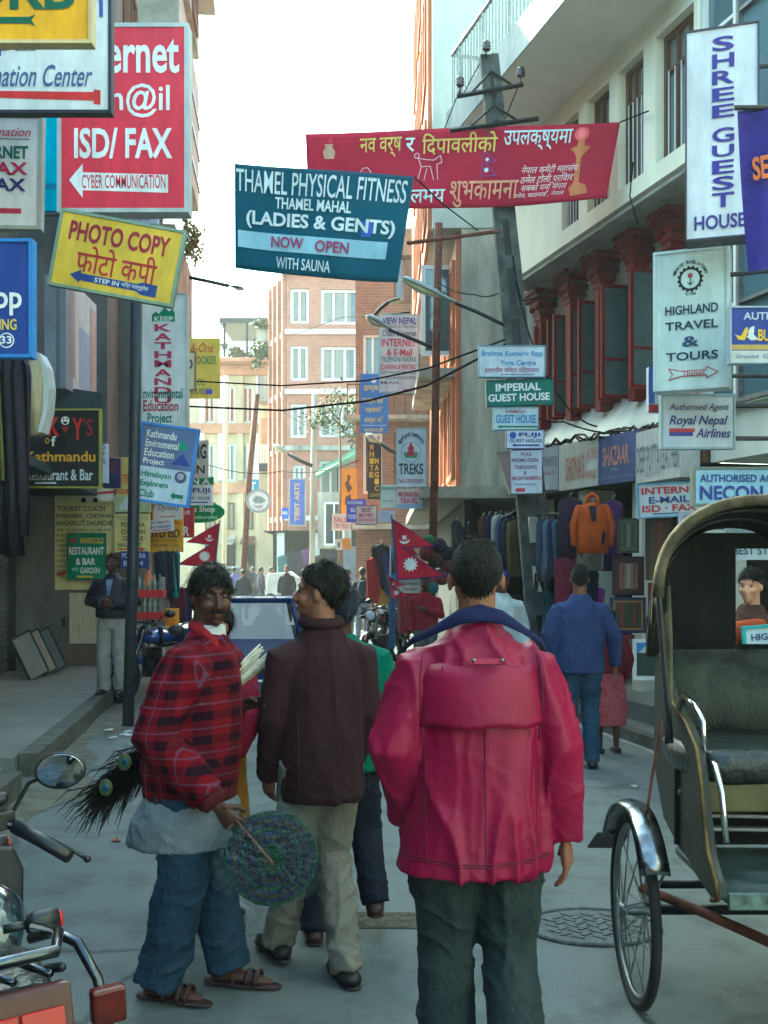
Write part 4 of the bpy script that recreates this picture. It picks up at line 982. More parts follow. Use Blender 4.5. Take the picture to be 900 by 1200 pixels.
sg('pale greenish sign with small faded words left of the crimson travel sign', (446, 568, 464, 595), 17, (196, 206, 196), [('SHANGRI', 447, 570, 463, 574, (80, 130, 110), B2), ('NET OPEN', 449, 586, 461, 588, (120, 110, 110))], group=SF)
sg('narrow black sign with staggered yellow letters', (431, 517, 447, 585), 24, (36, 38, 42), [(c, 433 + (6 if i > 4 else 0), y, 438 + (6 if i > 4 else 0), y + 6.5, (206, 176, 60), HV) for i, (c, y) in enumerate([('W', 521), ('H', 529), ('I', 537), ('T', 545), ('E', 553), ('M', 537), ('A', 545), ('G', 553), ('I', 561), ('C', 569)])] + [('LOUNGE', 433, 578, 445, 582, (180, 160, 60))], group=SF)
sg('orange cloth sign with a dark brush figure', (400, 549, 418, 609), 28, (222, 144, 54), [], [('brush_mark', (90, 70, 56), [(407, 556), (411, 558), (409, 566), (413, 572), (408, 578), (406, 572), (404, 566), (407, 563)]), ('brush_mark', (90, 70, 56), [(405, 582), (411, 579), (412, 588), (407, 594), (404, 590)])], th=.02, group=SF)
sg('small blue sign with pale capitals beside the easy money sign', (406, 585, 429, 612), 22.5, (72, 80, 180), [('HARDWARE', 407, 587, 425, 591, (190, 200, 230), B2), ('BUS', 411, 595, 419, 600, (190, 200, 230), B2), ('FOOD', 408, 603, 419, 608, (190, 200, 230), B2)], group=SF)
sg('white exchange sign with brown capitals and a dark rim', (418, 593, 441, 614), 22, (204, 196, 200), [('EASY', 424, 595, 436, 600, (110, 70, 90), B2), ('MONEY', 421, 601.5, 438, 606, (170, 50, 80), B2), ('EXCHANGE', 420, 607.5, 439, 611, (150, 60, 80), B2)], frame=(110, 100, 100), fw=.02, group=SF)
sg('blank bluish white sign right of the exchange sign', (443, 598, 463, 612), 20, (186, 200, 222), [('Q', 446, 601, 451, 606, (130, 160, 200))], group=SF)
sg('white paper sign with red scrawl below the orange cloth sign', (389, 602, 410, 622), 27, (220, 210, 206), [('SALE', 391, 606, 407, 612, (190, 90, 90)), ('TEXTILE', 391, 614, 408, 619, (170, 100, 100))], roll=2, group=SF)
sg('small notice half white and half orange above the grey shutters', (393, 631, 411, 644), 26, (220, 150, 70), [('1', 396, 635, 398, 641, (80, 80, 80))], [('white_half', (222, 218, 210), rect(393, 631, 401, 644), .003)], roll=-6, group=SF)
sg('tall blue sign with yellow characters on the pale brick house', (340, 562, 357, 615), 43, (70, 92, 170), [('TIBET ARTS', 345, 566, 351, 611, (206, 170, 110), dict(bold=.02, rot=1, lay=.02))], frame=(170, 160, 150), fw=.05, th=.12, group=SF)
sg('tall white sign with faint stacked letters by the red brown pole', (289, 520, 303, 561), 38, (226, 226, 222), [(c, 294, 524 + 5.5 * i, 297, 528 + 5.5 * i, (170, 150, 140), dict(lay=.02)) for i, c in enumerate('LODGE')], th=.1, group=SF)
sg('blue sign with a white letter under the tall white sign', (289, 562, 303, 600), 38, (70, 150, 190), [('T', 293, 565, 300, 577, WH, dict(bold=.02, lay=.02))], th=.1, group=SF)
sg('round grey and white sign hanging before the far shops', (288, 573, 318, 601), 34, (150, 150, 150), [], [('emblem', (206, 206, 204), circ(303, 587, 11.5, 28, 11), .01), ('emblem', (130, 140, 140), [(296, 586), (300, 581), (307, 582), (312, 587), (306, 590), (299, 590)], .016), ('emblem', (150, 154, 154), [(297, 592), (309, 592), (306, 596), (300, 596)], .016)], outline=circ(303, 587, 15, 36, 14), group=SF)
sg('tiny blue sign beside the tall blue sign on the pale brick house', (330, 595, 338, 608), 42.5, (60, 100, 190), [('BAR', 331, 599, 337, 603, WH, dict(lay=.02))], group=SF)
sg('white notice with three lines of print behind the crossed red flags', (468, 662, 492, 695), 14.4, (196, 200, 196), [('TREKKING SHOP', 470, 676, 490, 679.5, (70, 80, 90)), ('Sale & Rental', 470, 682, 490, 685.5, (80, 70, 90), B2), ('Tamatar', 472, 688, 489, 692, (170, 60, 80), B2)], group=SF, name='shop_notice')

# ---------------------------------------------------------------- cloth banners across the street
def banner(label, TL, TR, BR, BL, pw, ph, m, lines, shapes, amp=.03, waves=7):
    c = (TL + TR + BR + BL) / 4
    t = thing('street_banner', label, 'banner', c, group='cloth banners strung across the street')
    def wp_(x, z, lay):
        u, v = x + .5, .5 - z
        p = TL * (1 - u) * (1 - v) + TR * u * (1 - v) + BR * u * v + BL * (1 - u) * v - c
        p.y += amp * math.sin(u * waves + v * 1.4) * (.4 + .6 * v) - lay
        p.z -= .035 * math.sin(math.pi * u) * v
        return tuple(p)
    gx, gy = 60, 16
    mb = MB()
    mb.add([wp_(i / gx - .5, .5 - j / gy, 0) for j in range(gy + 1) for i in range(gx + 1)], [(j * (gx + 1) + i, (j + 1) * (gx + 1) + i, (j + 1) * (gx + 1) + i + 1, j * (gx + 1) + i + 1) for j in range(gy) for i in range(gx)])
    o = mb.build('cloth', m, t, True)
    sol = o.modifiers.new('thick', 'SOLIDIFY'); sol.thickness = .004; sol.offset = 0
    b = Board(1, 1, pw, ph, wp_)
    for s in shapes: b.shape(*s[:3], s[3] if len(s) > 3 else .012)
    for l in lines: b.text(*l[:6], **{**dict(lay=.02, bold=.015), **(l[6] if len(l) > 6 else {})})
    b.finish(t)
    return t
WT = (206, 220, 222)
def dup_tr(m, amt):      # thin cloth lets some daylight through
    nt, N, L, Bs = nodes_of(m)
    tr = N.new('ShaderNodeBsdfTranslucent'); mx = N.new('ShaderNodeMixShader'); mx.inputs[0].default_value = amt
    src = Bs.inputs['Base Color'].links[0].from_socket
    L.new(src, tr.inputs[0]); L.new(Bs.outputs[0], mx.inputs[1]); L.new(tr.outputs[0], mx.inputs[2])
    L.new(mx.outputs[0], N['Material Output'].inputs['Surface'])
    return m
M_TEAL = dup_tr(cloth('teal_banner_cloth', (36, 108, 134), var=.1, scale=2), .35)
M_RBAN = dup_tr(cloth('red_banner_cloth', (206, 40, 78), var=.08, scale=2), .4)
banner('teal cloth banner with white fitness lettering', P(275, 192, 11), P(485, 207, 10.6), P(466, 330, 10.6), P(275, 313, 11), 200, 130, M_TEAL,
       [('THAMEL PHYSICAL FITNESS', 2, 6, 195, 34, WT, dict(bold=.006)), ('THAMEL MAHAL', 48, 37, 136, 51, WT, B2), ('(LADIES & GENTS)', 14, 56, 188, 78, WT, HV), ('NOW', 45, 85, 84, 99, (150, 54, 96), dict(bold=.025, lay=.026)), ('OPEN', 98, 86, 138, 100, (150, 54, 96), dict(bold=.025, lay=.026)), ('WITH SAUNA', 52, 110, 118, 124, WT, dict(bold=.01))],
       [('white_strip', (150, 190, 206), rect(4, 82, 182, 103)), ('blue_patch', (50, 90, 190), rect(150, 58, 162, 77), .010), ('top_hem', (26, 80, 104), rect(0, 0, 200, 4), .010)])
lamp = [('oil_lamp', (190, 110, 60), [(328, 86), (346, 84), (343, 74), (335, 70), (333, 40), (338, 33), (342, 28), (335, 26), (334, 16), (328, 16), (327, 26), (320, 29), (325, 34), (328, 40), (329, 70), (324, 76)]), ('oil_lamp', (236, 110, 120), circ(330, 12, 4, 16, 6), .014), ('oil_lamp', (220, 90, 80), circ(330, 12, 8, 20), .012)]
danc = []
def stroke(pts, w=.8, rgb=(226, 190, 200)):
    for (a, b_), (c_, d_) in zip(pts, pts[1:]):
        L_ = math.hypot(c_ - a, d_ - b_) or 1; nx_, ny_ = -(d_ - b_) / L_ * w / 2, (c_ - a) / L_ * w / 2
        danc.append(('line_figure', rgb, [(a + nx_, b_ + ny_), (c_ + nx_, d_ + ny_), (c_ - nx_, d_ - ny_), (a - nx_, b_ - ny_)], .013))
for ox in (0,):
    stroke([(143, 60), (147, 44), (143, 34), (152, 36), (162, 37), (170, 32)]); stroke([(147, 44), (158, 44), (163, 60)]); stroke([(170, 32), (172, 40), (166, 42), (168, 60)]); stroke([(151, 60), (154, 46)])
    stroke([(141 + 3 * math.cos(a), 31 + 3 * math.sin(a)) for a in [k * .7 for k in range(10)]])
stroke([(221, 58), (221, 28), (236, 40), (224, 42), (238, 56), (221, 57)], .9, (110, 70, 160)); danc.append(('flag_moon', WT, circ(226, 38, 2), .013)); danc.append(('flag_sun', WT, circ(226, 50, 2.6), .013))
stroke([(68, 60), (69, 48), (74, 42), (80, 42), (84, 48), (85, 54)], 1.0); danc.append(('moon_mark', WT, rect(73, 47, 76, 60), .013))
banner('long red cloth festival banner with yellow and white Devanagari letters', P(358, 157, 13.4), P(727, 143, 12.0), P(710, 233, 12.0), P(362, 248, 13.4), 369, 92, M_RBAN,
       [('नव वर्ष', 70, 8, 122, 31, (216, 184, 90), DV), ('र', 127, 10, 138, 26, WT, HV), ('िदपावलीको', 147, 6, 236, 31, (216, 184, 90), DV), ('उपलक्ष्यमा', 243, 6, 320, 29, WT, HV), ('मंगलमय', 108, 66, 178, 86, WT, HV), ('शुभकामना', 184, 62, 266, 92, (224, 150, 120), DV),
        ('नेपाल कमेटी महासंघ', 268, 46, 332, 57, (226, 190, 190), dict(shear=.2)), ('ठमेल टोली परिवार', 268, 57, 328, 67, (226, 190, 190), dict(shear=.2)), ('सबको पनि मंगल', 270, 67, 322, 76, (226, 190, 190), dict(shear=.2)), ('ठमेल, काठमाडौं, नेपाल', 262, 77, 320, 84, (226, 190, 190), dict(shear=.2))],
       lamp + danc + [('water_pot', (186, 150, 120), [(24, 30), (22, 22), (26, 16), (24, 13), (36, 13), (34, 16), (38, 22), (36, 30)]), ('water_pot', (206, 60, 80), [(31, 13), (29, 8), (34, 4), (35, 12)])], amp=.04, waves=9)

def flag(label, loc, h, yaw, tilt, curl=.04):
    """Double pennant crimson flag on its own stick."""
    t = thing('pennant_flag', label, 'flag', loc, group='crimson double pennant flags', rot=(0, R(tilt), R(yaw)))
    out = [(0, 1), (.66, .56), (.2, .52), (.78, .0), (0, 0)]
    def wq(x, z): return Vector((x * h, curl * math.sin(x * 7 + z * 3), z * h))
    def strip(poly, ins, lay):
        cx = sum(p[0] for p in poly) / len(poly); cz = sum(p[1] for p in poly) / len(poly)
        mb = MB(); n = 14
        for (xa, za, xb, zb, xc, zc) in [(0, 1, .68, .5, 0, .5), (0, .62, .8, .0, 0, 0)]:
            g = Vector(((xa + xb + xc) / 3, (za + zb + zc) / 3)); A, B_, C_ = [Vector(q) + (g - Vector(q)) * ins for q in ((xa, za), (xb, zb), (xc, zc))]
            vs = []; fs = []; idx = {}
            for i in range(n + 1):
                for j in range(n + 1 - i):
                    q = A * (i / n) + B_ * (j / n) + C_ * (1 - i / n - j / n); p = wq(q.x, q.y); p.y -= lay; idx[i, j] = len(vs); vs.append(p)
            for i in range(n):
                for j in range(n - i):
                    fs.append((idx[i, j], idx[i + 1, j], idx[i, j + 1]))
                    if i + j < n - 1: fs.append((idx[i + 1, j], idx[i + 1, j + 1], idx[i, j + 1]))
            mb.add(vs, fs)
            lay += .0015
        return mb
    strip(out, 0, 0).build('border', cloth('flag_blue', (40, 44, 120)), t, True)
    strip(out, .09, .004).build('field', cloth('flag_crimson', (200, 30, 60)), t, True)
    mb = MB(); m2 = MB()
    c = (.24, .24); k = 24
    pts = [wq(c[0] + (.13 if i % 2 else .085) * math.cos(2 * math.pi * i / k), c[1] + (.13 if i % 2 else .085) * math.sin(2 * math.pi * i / k)) + Vector((0, -.012, 0)) for i in range(k)]
    mb.add(pts, [tuple(range(k))[::-1]]); mb.build('sun_emblem', ink((230, 226, 226)), t)
    c = (.17, .66)
    pts = [wq(c[0] + .085 * math.cos(R(180 + 180 * i / 12)), c[1] + .085 * math.sin(R(180 + 180 * i / 12))) for i in range(13)] + [wq(c[0] + .085 * math.cos(R(180 * i / 12)), c[1] - .04 * math.sin(R(180 * i / 12))) for i in range(1, 12)]
    m2.add([p + Vector((0, -.012, 0)) for p in pts], [tuple(range(len(pts)))[::-1]])
    q = [wq(c[0] + .05 * math.cos(a * .785) * (1 if a % 2 else .6), c[1] + .02 + .05 * math.sin(a * .785) * (1 if a % 2 else .6)) + Vector((0, -.0135, 0)) for a in range(8)]
    m2.add(q, [tuple(range(8))[::-1]]); m2.build('moon_emblem', ink((230, 226, 226)), t)
    MB().tube([(-.01, 0, -.9 * h), (-.01, 0, 1.06 * h)], .012, 6).build('stick', M_STEEL, t)
    return t
flag('large crimson double pennant flag leaning right before the dark shop on the right', P(465, 680, 14), .80, 0, -4)
flag('crimson pennant flag half hidden behind the large leaning one', P(459, 672, 14.4), .55, 25, 5)
flag('small crimson pennant hanging low under the large leaning flag', P(459, 702, 13.9), .30, 0, -8)
flag('crimson double pennant flag hanging by the green oval sign on the left', P(251, 666, 17.5), .74, 0, 6).scale.x = -1

# ---------------------------------------------------------------- people
def skin_mat(name, rgb):
    m = mat(name, rgb, .55, var=.1, scale=14, bump=.08, bscale=120, spec=.35)
    B = m.node_tree.nodes['Principled BSDF']; B.inputs['Subsurface Weight'].default_value = .08; B.inputs['Subsurface Scale'].default_value = .02
    return m
SK_D = skin_mat('skin_dark', (70, 42, 32)); SK_M = skin_mat('skin_tan', (122, 80, 60)); SK_L = skin_mat('skin_light', (190, 140, 112))
HAIR = mat('black_hair', (14, 12, 12), .5, var=.5, scale=40, bump=.8, bscale=110, spec=.22, stretch=(1, 1, .25))
HAIRG = mat('cropped_hair', (22, 20, 20), .7, var=.4, scale=60, bump=.9, bscale=220, spec=.3)
EYE_W = mat('eye_white', (92, 80, 72), .3, var=.05); EYE_I = mat('eye_iris', (24, 16, 12), .15, var=.05)

def hand(mb, Wp, d, n, s, curl, side):
    d = d.normalized(); n = (n - d * n.dot(d)).normalized(); w = d.cross(n)
    mb.tube([Wp - d * .03 * s, Wp + d * .012 * s, Wp + d * .05 * s, Wp + d * .088 * s], [.025 * s, .028 * s, .040 * s, .038 * s], 10, .48, ref=w)
    for i, L_ in enumerate((.066, .078, .073, .056)):
        a = 0; p = Wp + d * .084 * s + w * (1.5 - i) * .0215 * s * side; pts = [p - d * .02 * s, p]
        for k, f in enumerate((.45, .32, .23)):
            a += curl * (.7 + .3 * k + .06 * i)
            p = p + (d * math.cos(a) + n * math.sin(a)) * L_ * f * s * 1.1; pts.append(p)
        mb.tube(pts, [.0095 * s, .0095 * s, .009 * s, .0085 * s, .0075 * s], 8, rnd=True)
    p = Wp + d * .022 * s + w * side * .024 * s
    q = p + (d * .62 + w * side * .62 + n * .35).normalized() * .045 * s
    mb.tube([p - d * .01 * s, p, q, q + (d * .85 + w * side * .1 + n * .4).normalized() * .034 * s], [.013 * s, .014 * s, .0115 * s, .009 * s], 8, rnd=True)

def turn(mb, i0, M):
    for i in range(i0, len(mb.v)): mb.v[i] = tuple(M @ Vector(mb.v[i]))

def person(label, at, yaw, h, top, legs, skin=SK_M, hair='short', hm=None, head=(0, 0), aL=None, aR=None, kL=None, kR=None, fL=None, fR=None, shoe=None, vox=.012, fold_=(.007, 5), curl=(.35, .35), palms=None, group=None, extra=None, face=True, lean=0, cat='person'):
    s = h / 1.70
    t = thing('person', label, cat, at, R(yaw), group)
    V = lambda p: Vector(p) * s
    shL, shR = V((-.160, lean * .9, 1.345)), V((.160, lean * .9, 1.345))
    aL = aL or ((-.235, -.03, 1.11), (-.24, .06, .87)); aR = aR or ((.235, -.03, 1.11), (.24, .06, .87))
    kL = kL or (-.10, .03, .49); kR = kR or (.10, .03, .49); fL = fL or (-.105, 0, .085); fR = fR or (.105, 0, .085)
    mb = MB()
    tr = [(0, 0, .86, .145, .10), (0, 0, .97, .15, .105), (0, lean * .4, 1.12, .14, .10), (0, lean * .8, 1.26, .150, .10), (0, lean, 1.33, .12, .075), (0, lean, 1.37, .06, .055)]
    mb.stack([(a * s, b * s, c * s, d * s, e * s) for a, b, c, d, e in tr])
    hz = Vector((0, lean * 1.15 + .012, 1.585)) * s
    mb.tube([V((0, lean - .005, 1.36)), V((0, lean, 1.47)), hz + V((0, -.012, -.03))], [.062 * s, .055 * s, .056 * s], 12)
    for sh, (e, w) in ((shL, aL), (shR, aR)):
        mb.tube([sh + V((0, 0, -.02)), V(e), V(w)], [.044 * s, .038 * s, .025 * s], 10, rnd=True)
    for sg_, k_, f_ in ((-1, kL, fL), (1, kR, fR)):
        mb.tube([V((sg_ * .085, 0, .90)), V(k_), V(f_)], [.085 * s, .055 * s, .036 * s], 12, rnd=True)
        a = V(f_); mb.tube([a + V((0, -.04, -.045)), a + V((0, .03, -.04)), a + V((sg_ * .01, .12, -.058)), a + V((sg_ * .015, .165, -.062))], [.034 * s, .036 * s, .034 * s, .02 * s], 10, .75, ref=(1, 0, 0), rnd=True)
    i0 = len(mb.v)
    b = mb.ball
    b((0, -.014 * s, .024 * s), (.075 * s, .093 * s, .090 * s)); b((0, .028 * s, -.03 * s), (.060 * s, .064 * s, .076 * s)); b((0, .040 * s, -.075 * s), (.044 * s, .048 * s, .038 * s)); b((0, .074 * s, -.098 * s), .018 * s)
    if face:
        mb.tube([V((0, .088, .01)), V((0, .103, -.018)), V((0, .110, -.036))], [.008 * s, .011 * s, .013 * s], 8, rnd=True); b(V((.011, .098, -.040)), .0105 * s); b(V((-.011, .098, -.040)), .0105 * s)
        mb.tube([V((-.05, .066, .02)), V((-.025, .084, .026)), V((0, .086, .022)), V((.025, .084, .026)), V((.05, .066, .02))], .0095 * s, 8)
        for q in (-1, 1): b(V((q * .036, .062, -.032)), .026 * s)
        b(V((0, .090, -.064)), (.023 * s, .014 * s, .0065 * s)); b(V((0, .088, -.076)), (.019 * s, .013 * s, .008 * s))
    for q in (-1, 1): b(V((q * .077, -.004, -.012)), (.009 * s, .019 * s, .028 * s))
    HM = Matrix.Translation(hz) @ Matrix.Rotation(R(head[0]), 4, 'Z') @ Matrix.Rotation(R(-head[1]), 4, 'X')
    turn(mb, i0, HM)
    pal = palms or (Vector((.8, .3, 0)), Vector((-.8, .3, 0)))
    for i, (e, w) in enumerate((aL, aR)):
        d = V(w) - V(e); hand(mb, V(w), d, Vector(pal[i]), s, curl[i], -1 if i == 0 else 1)
    me = remesh(mb, vox, 3, .4)
    link('body', me, skin, t, True)
    # hair
    hm = hm or HAIR
    if hair:
        th, front, side, back = dict(short=(.13, .060, -.002, -.075), mop=(.24, .040, -.04, -.115), crop=(.05, .064, .005, -.085), full=(.19, .050, -.012, -.085), shag=(.22, .040, -.045, -.115), long=(.22, .05, -.08, -.17))[hair]
        hb = MB(); n, m = 56, 30; rg = []
        for j in range(m + 1):
            pol = math.pi * (j + (.05 if j == 0 else -.05 if j == m else 0)) / m
            row = []
            for k in range(n):
                az = 2 * math.pi * k / n; dx, dy = math.sin(az), math.cos(az)
                q = Vector((dx * math.sin(pol), dy * math.sin(pol), math.cos(pol)))
                fr = max(0, dy); bk = max(0, -dy); sd = 1 - abs(dy)
                zb = front * fr ** .7 + back * bk ** .8 + side * sd
                zb += .016 * noise.noise(Vector((dx * 9, dy * 9, len(label)))) + .008 * noise.noise(Vector((dx * 24, dy * 24, len(label))))
                base = Vector((q.x * .076, q.y * .094 - .014, q.z * .091 + .024))
                if hair in ('mop', 'long', 'shag') and q.z < 0 and dy < .35: base.z = .024 + q.z * (.14 if hair != 'long' else .2); base.x = dx * .072 * max(math.sin(pol), .72); base.y = dy * .09 * max(math.sin(pol), .72) - .014
                w_ = min(1, max(0, (base.z - zb) / .016))
                cl = 1 + th * (.62 + .55 * noise.noise(Vector((q.x * 3.2, q.y * 3.2, q.z * 1.6 + len(label) * .3))) + .35 * noise.noise(Vector((q.x * 13, q.y * 13, q.z * 3)))) * (1 if q.z > -.2 else .8)
                c0 = Vector((0, -.014, .024))
                row.append(HM @ ((c0 + (base - c0) * (cl * w_ + .86 * (1 - w_))) * s))
            rg.append(row)
        hb.rings(rg)
        if vox < .011:      # loose strands over the cap so that it reads as hair
            random.seed(len(label)); c0 = HM @ V((0, -.014, .024)); cnt = 0
            for _ in range(1500):
                j, k = random.randint(1, m - 2), random.randint(0, n - 1); p = rg[j][k]
                loc = HM.inverted() @ p / 1.0
                if (p - c0).length < .088 * s: continue
                nrm = (p - c0).normalized(); dn = HM.to_3x3() @ Vector((0, -.25 if hair != 'shag' else .1, -1)); tg = dn - nrm * nrm.dot(dn)
                if tg.length < .05: continue
                tg = (tg.normalized() + Vector((random.gauss(0, .35), random.gauss(0, .35), random.gauss(0, .2)))).normalized(); L_ = random.uniform(.018, .05) * s * (.35 if hair == 'crop' else 1)
                w_ = nrm.cross(tg).normalized() * random.uniform(.0012, .0026) * s
                a = p + nrm * .001; b_ = p + tg * L_ * .55 + nrm * random.uniform(.002, .010) * s; e = p + tg * L_ + nrm * random.uniform(-.002, .010) * s
                hb.add([a - w_, a + w_, b_ + w_, b_ - w_, e], [(0, 1, 2, 3), (3, 2, 4)])
        hb.build('hair', hm, t, True)
    if face and vox < .02:
        for q in (-1, 1):
            eb = MB(); eb.m = 0; eb.ball(V((q * .031, .0715, .004)), 0.0105 * s, 12, 8); eb.m = 1; eb.ball(V((q * .0302, .0760, .0015)), .0080 * s, 10, 6)
            turn(eb, 0, HM); eb.build('eye', [EYE_W, EYE_I], t, True)
    # upper garment
    def garment(nm, g):
        mb = MB(); gl = g.get('loose', 0)
        mb.stack([((r[4] if len(r) > 4 else 0) * s, (r[3] + lean * min(1, max(0, (r[0] - .85) / .5))) * s, r[0] * s, r[1] * s, r[2] * s) for r in g['rows']], 28)
        if g.get('sl'):
            r0, r1, r2 = g['sl']
            for sgn, sh, (e, w) in ((-1, shL, aL), (1, shR, aR)):
                e, w = V(e), V(w); end = w + (w - e).normalized() * g.get('cuff', -.005) * s
                if g.get('short'): end = e + (w - e) * .1
                mb.tube([sh + V((-sgn * .05, 0, -.02)), sh + V((sgn * .012, 0, -.035)), sh * .55 + e * .45, e, e * .45 + end * .55, end], [r0 * .95 * s, r0 * s, (r0 + r1) / 2 * s, r1 * s, (r1 + r2) / 2 * s, r2 * s], 14)
        me = remesh(mb, max(vox * 1.15, .0095), 5, .5)
        if fold_[0]: creases(me, fold_[0] * g.get('fk', 1), len(label), g.get('dg', .5))
        return link(nm, me, g['m'], t, True)
    tops = top if isinstance(top, list) else [top]
    garm = [garment(g.get('n', 'jacket'), g) for g in tops]
    if len(tops) and 'seam' in tops[0]: tops[0]['seam'](t, s, V, garm[0])
    # lower garment
    lg = legs
    mb = MB()
    if lg.get('skirt'):
        mb.stack([(0, r[3] * s, r[0] * s, r[1] * s, r[2] * s) for r in lg['skirt']], 30)
    else:
        r0, r1, r2 = lg['r']; hem = lg.get('hem', .0)
        mb.stack([(0, 0, .80 * s, .135 * s, .11 * s), (0, 0, .88 * s, .165 * s, .125 * s), (0, 0, .98 * s, .155 * s, .115 * s), (0, 0, 1.03 * s, .15 * s, .11 * s)])
        for sg_, k_, f_ in ((-1, kL, fL), (1, kR, fR)):
            k_, f_ = V(k_), V(f_); e = f_ + (f_ - k_).normalized() * (.035 + hem) * s
            a = V((sg_ * .085, -.005, .90))
            mb.tube([a, a * .5 + k_ * .5, k_, k_ * .5 + e * .5, e], [r0 * s, (r0 + r1) * .51 * s, r1 * s, (r1 + r2) * .5 * s, r2 * s], 16)
    me = remesh(mb, max(vox * 1.15, .0095), 4, .5)
    if fold_[0]: creases(me, fold_[0] * 1.5, len(label) + 9, .9)
    link(lg.get('n', 'trousers'), me, lg['m'], t, True)
    # shoes
    if shoe:
        for sg_, k_, f_ in ((-1, kL, fL), (1, kR, fR)):
            a = V(f_); sm = MB()
            tip = Vector((0, 0, 0))
            if isinstance(shoe, tuple):      # open sandals: sole and strap
                ms_, sandal = shoe
                sm.tube([a + V((0, -.065, -.074)), a + V((0, .03, -.074)), a + V((sg_ * .012, .12, -.076)), a + V((sg_ * .016, .19, -.078))], [.038 * s, .04 * s, .046 * s, .034 * s], 12, .26, ref=(1, 0, 0), rnd=True)
                for y_ in (.03, .085, .12):
                    sm.tube([a + V((sg_ * .01 + .044 * math.cos(q), y_ + .01 * math.sin(q), -.068 + .052 * math.sin(q))) for q in [math.pi * i / 8 for i in range(9)]], .0115 * s, 6, .5)
                sm.build('sandal', ms_, t, True)
            else:
                sm.tube([a + V((0, -.055, -.045)), a + V((0, .03, -.036)), a + V((sg_ * .012, .12, -.052)), a + V((sg_ * .016, .18, -.058))], [.042 * s, .046 * s, .043 * s, .030 * s], 12, .8, ref=(1, 0, 0), rnd=True)
                sm.tube([a + V((0, -.06, -.076)), a + V((0, .05, -.076)), a + V((sg_ * .012, .12, -.076)), a + V((sg_ * .017, .195, -.076))], [.040 * s, .04 * s, .045 * s, .032 * s], 12, .22, ref=(1, 0, 0), rnd=True)
                sm.build('shoe', shoe, t, True)
    if extra: extra(t, s, V, HM)
    return t

JR = lambda hem, w, d, z1=1.435, cy=0, ln=0: [(hem, w * .97, d, cy), (hem + .14, w * .96, d, cy), (hem + .32, w * .92, d * .96, cy), (1.25, w * .92, d * .92, ln * .8), (1.33, w * .82, d * .80, ln), (1.39, w * .58, d * .66, ln), (z1, .085, .078, ln), (z1 + .025, .07, .065, ln)]
TR = dict(r=(.098, .076, .066))
SHOE = mat('dark_shoe', (34, 32, 36), .5, var=.3, scale=18); SAND = mat('sandal_leather', (52, 32, 34), .6, var=.3, scale=18)

def jacket_seams(col, w=.2, hem=.76):
    def f(t, s, V, o):
        fw = Vector((0, 1, 0)); runs = [[(V((.004, -1, z)), fw) for z in [hem + .012 + (1.15 - hem) * i / 24 for i in range(25)]]]
        for dz in (.018, .026): runs.append([(V((w * 1.1 * q / 12, -1, hem + dz + .01 * abs(q) / 12)), fw) for q in range(-12, 13)])
        for sg_ in (-1, 1):
            runs.append([(V((sg_ * (.165 + .012 * math.sin(i / 14 * 3)), -1, 1.37 - .25 * i / 14)), fw) for i in range(15)])
            runs.append([(V((sg_ * (w * .80), -1, 1.1 - (1.08 - hem) * i / 14)), fw) for i in range(15)])
        seams(t, o, runs, mat('seam_%02x%02x%02x' % col, col, .8), .0024 * s)
    return f
# 1. man in the crimson jacket, seen from behind
def ex_red(t, s, V, HM):
    nv = cloth('navy_collar', (28, 34, 82))
    c = MB(); pts = [(-.215, .05, 1.372), (-.19, -.01, 1.402), (-.125, -.05, 1.437), (-.062, -.078, 1.473), (0, -.086, 1.485), (.062, -.078, 1.473), (.125, -.05, 1.437), (.19, -.005, 1.398), (.215, .05, 1.365)]
    c.tube([V(p) for p in pts], [x * s for x in (.008, .010, .014, .023, .028, .023, .014, .010, .008)], 12, .4, ref=(0, 0, 1))
    c.build('collar', nv, t, True)
    jm = MATS['crimson_shell']
    # yoke flap on the back, standing a little off the jacket
    mb = MB(); rows = [(1.165, 1.018), (1.18, 1.016), (1.24, 1.0), (1.30, .97), (1.34, .93)]
    for k_, (z, f) in enumerate(rows):
        for i in range(19):
            a = R(-154 + 128 * i / 18); w = .205 * (1 - max(0, (z - 1.27)) * 1.1); d = .150 * (1 - max(0, (z - 1.27)) * 1.2)
            mb.v.append(V((w * f * math.cos(a), (d + .012) * f * math.sin(a) - (.004 if k_ < 2 else 0), z - .004 * math.cos(i * .9))))
    mb.v = [tuple(v) for v in mb.v]
    for r in range(4):
        for i in range(18): mb.f.append((r * 19 + i, r * 19 + i + 1, (r + 1) * 19 + i + 1, (r + 1) * 19 + i)); mb.mi.append(0)
    o = mb.build('back_flap', jm, t, True); sd_ = o.modifiers.new('thick', 'SOLIDIFY'); sd_.thickness = .006
    lp = MB(); lp.box(V((.01, -.150, 1.352)), (.085 * s, .006, .016 * s), Matrix.Rotation(R(-25), 3, 'X')); lp.build('hanger_loop', mat('crimson_tape', (150, 20, 60), .7), t)
    for q in (-.03, .05):
        MB().ball(V((q, -.158, 1.356)), .006 * s, 8, 6).build('snap', M_STEEL, t, True)
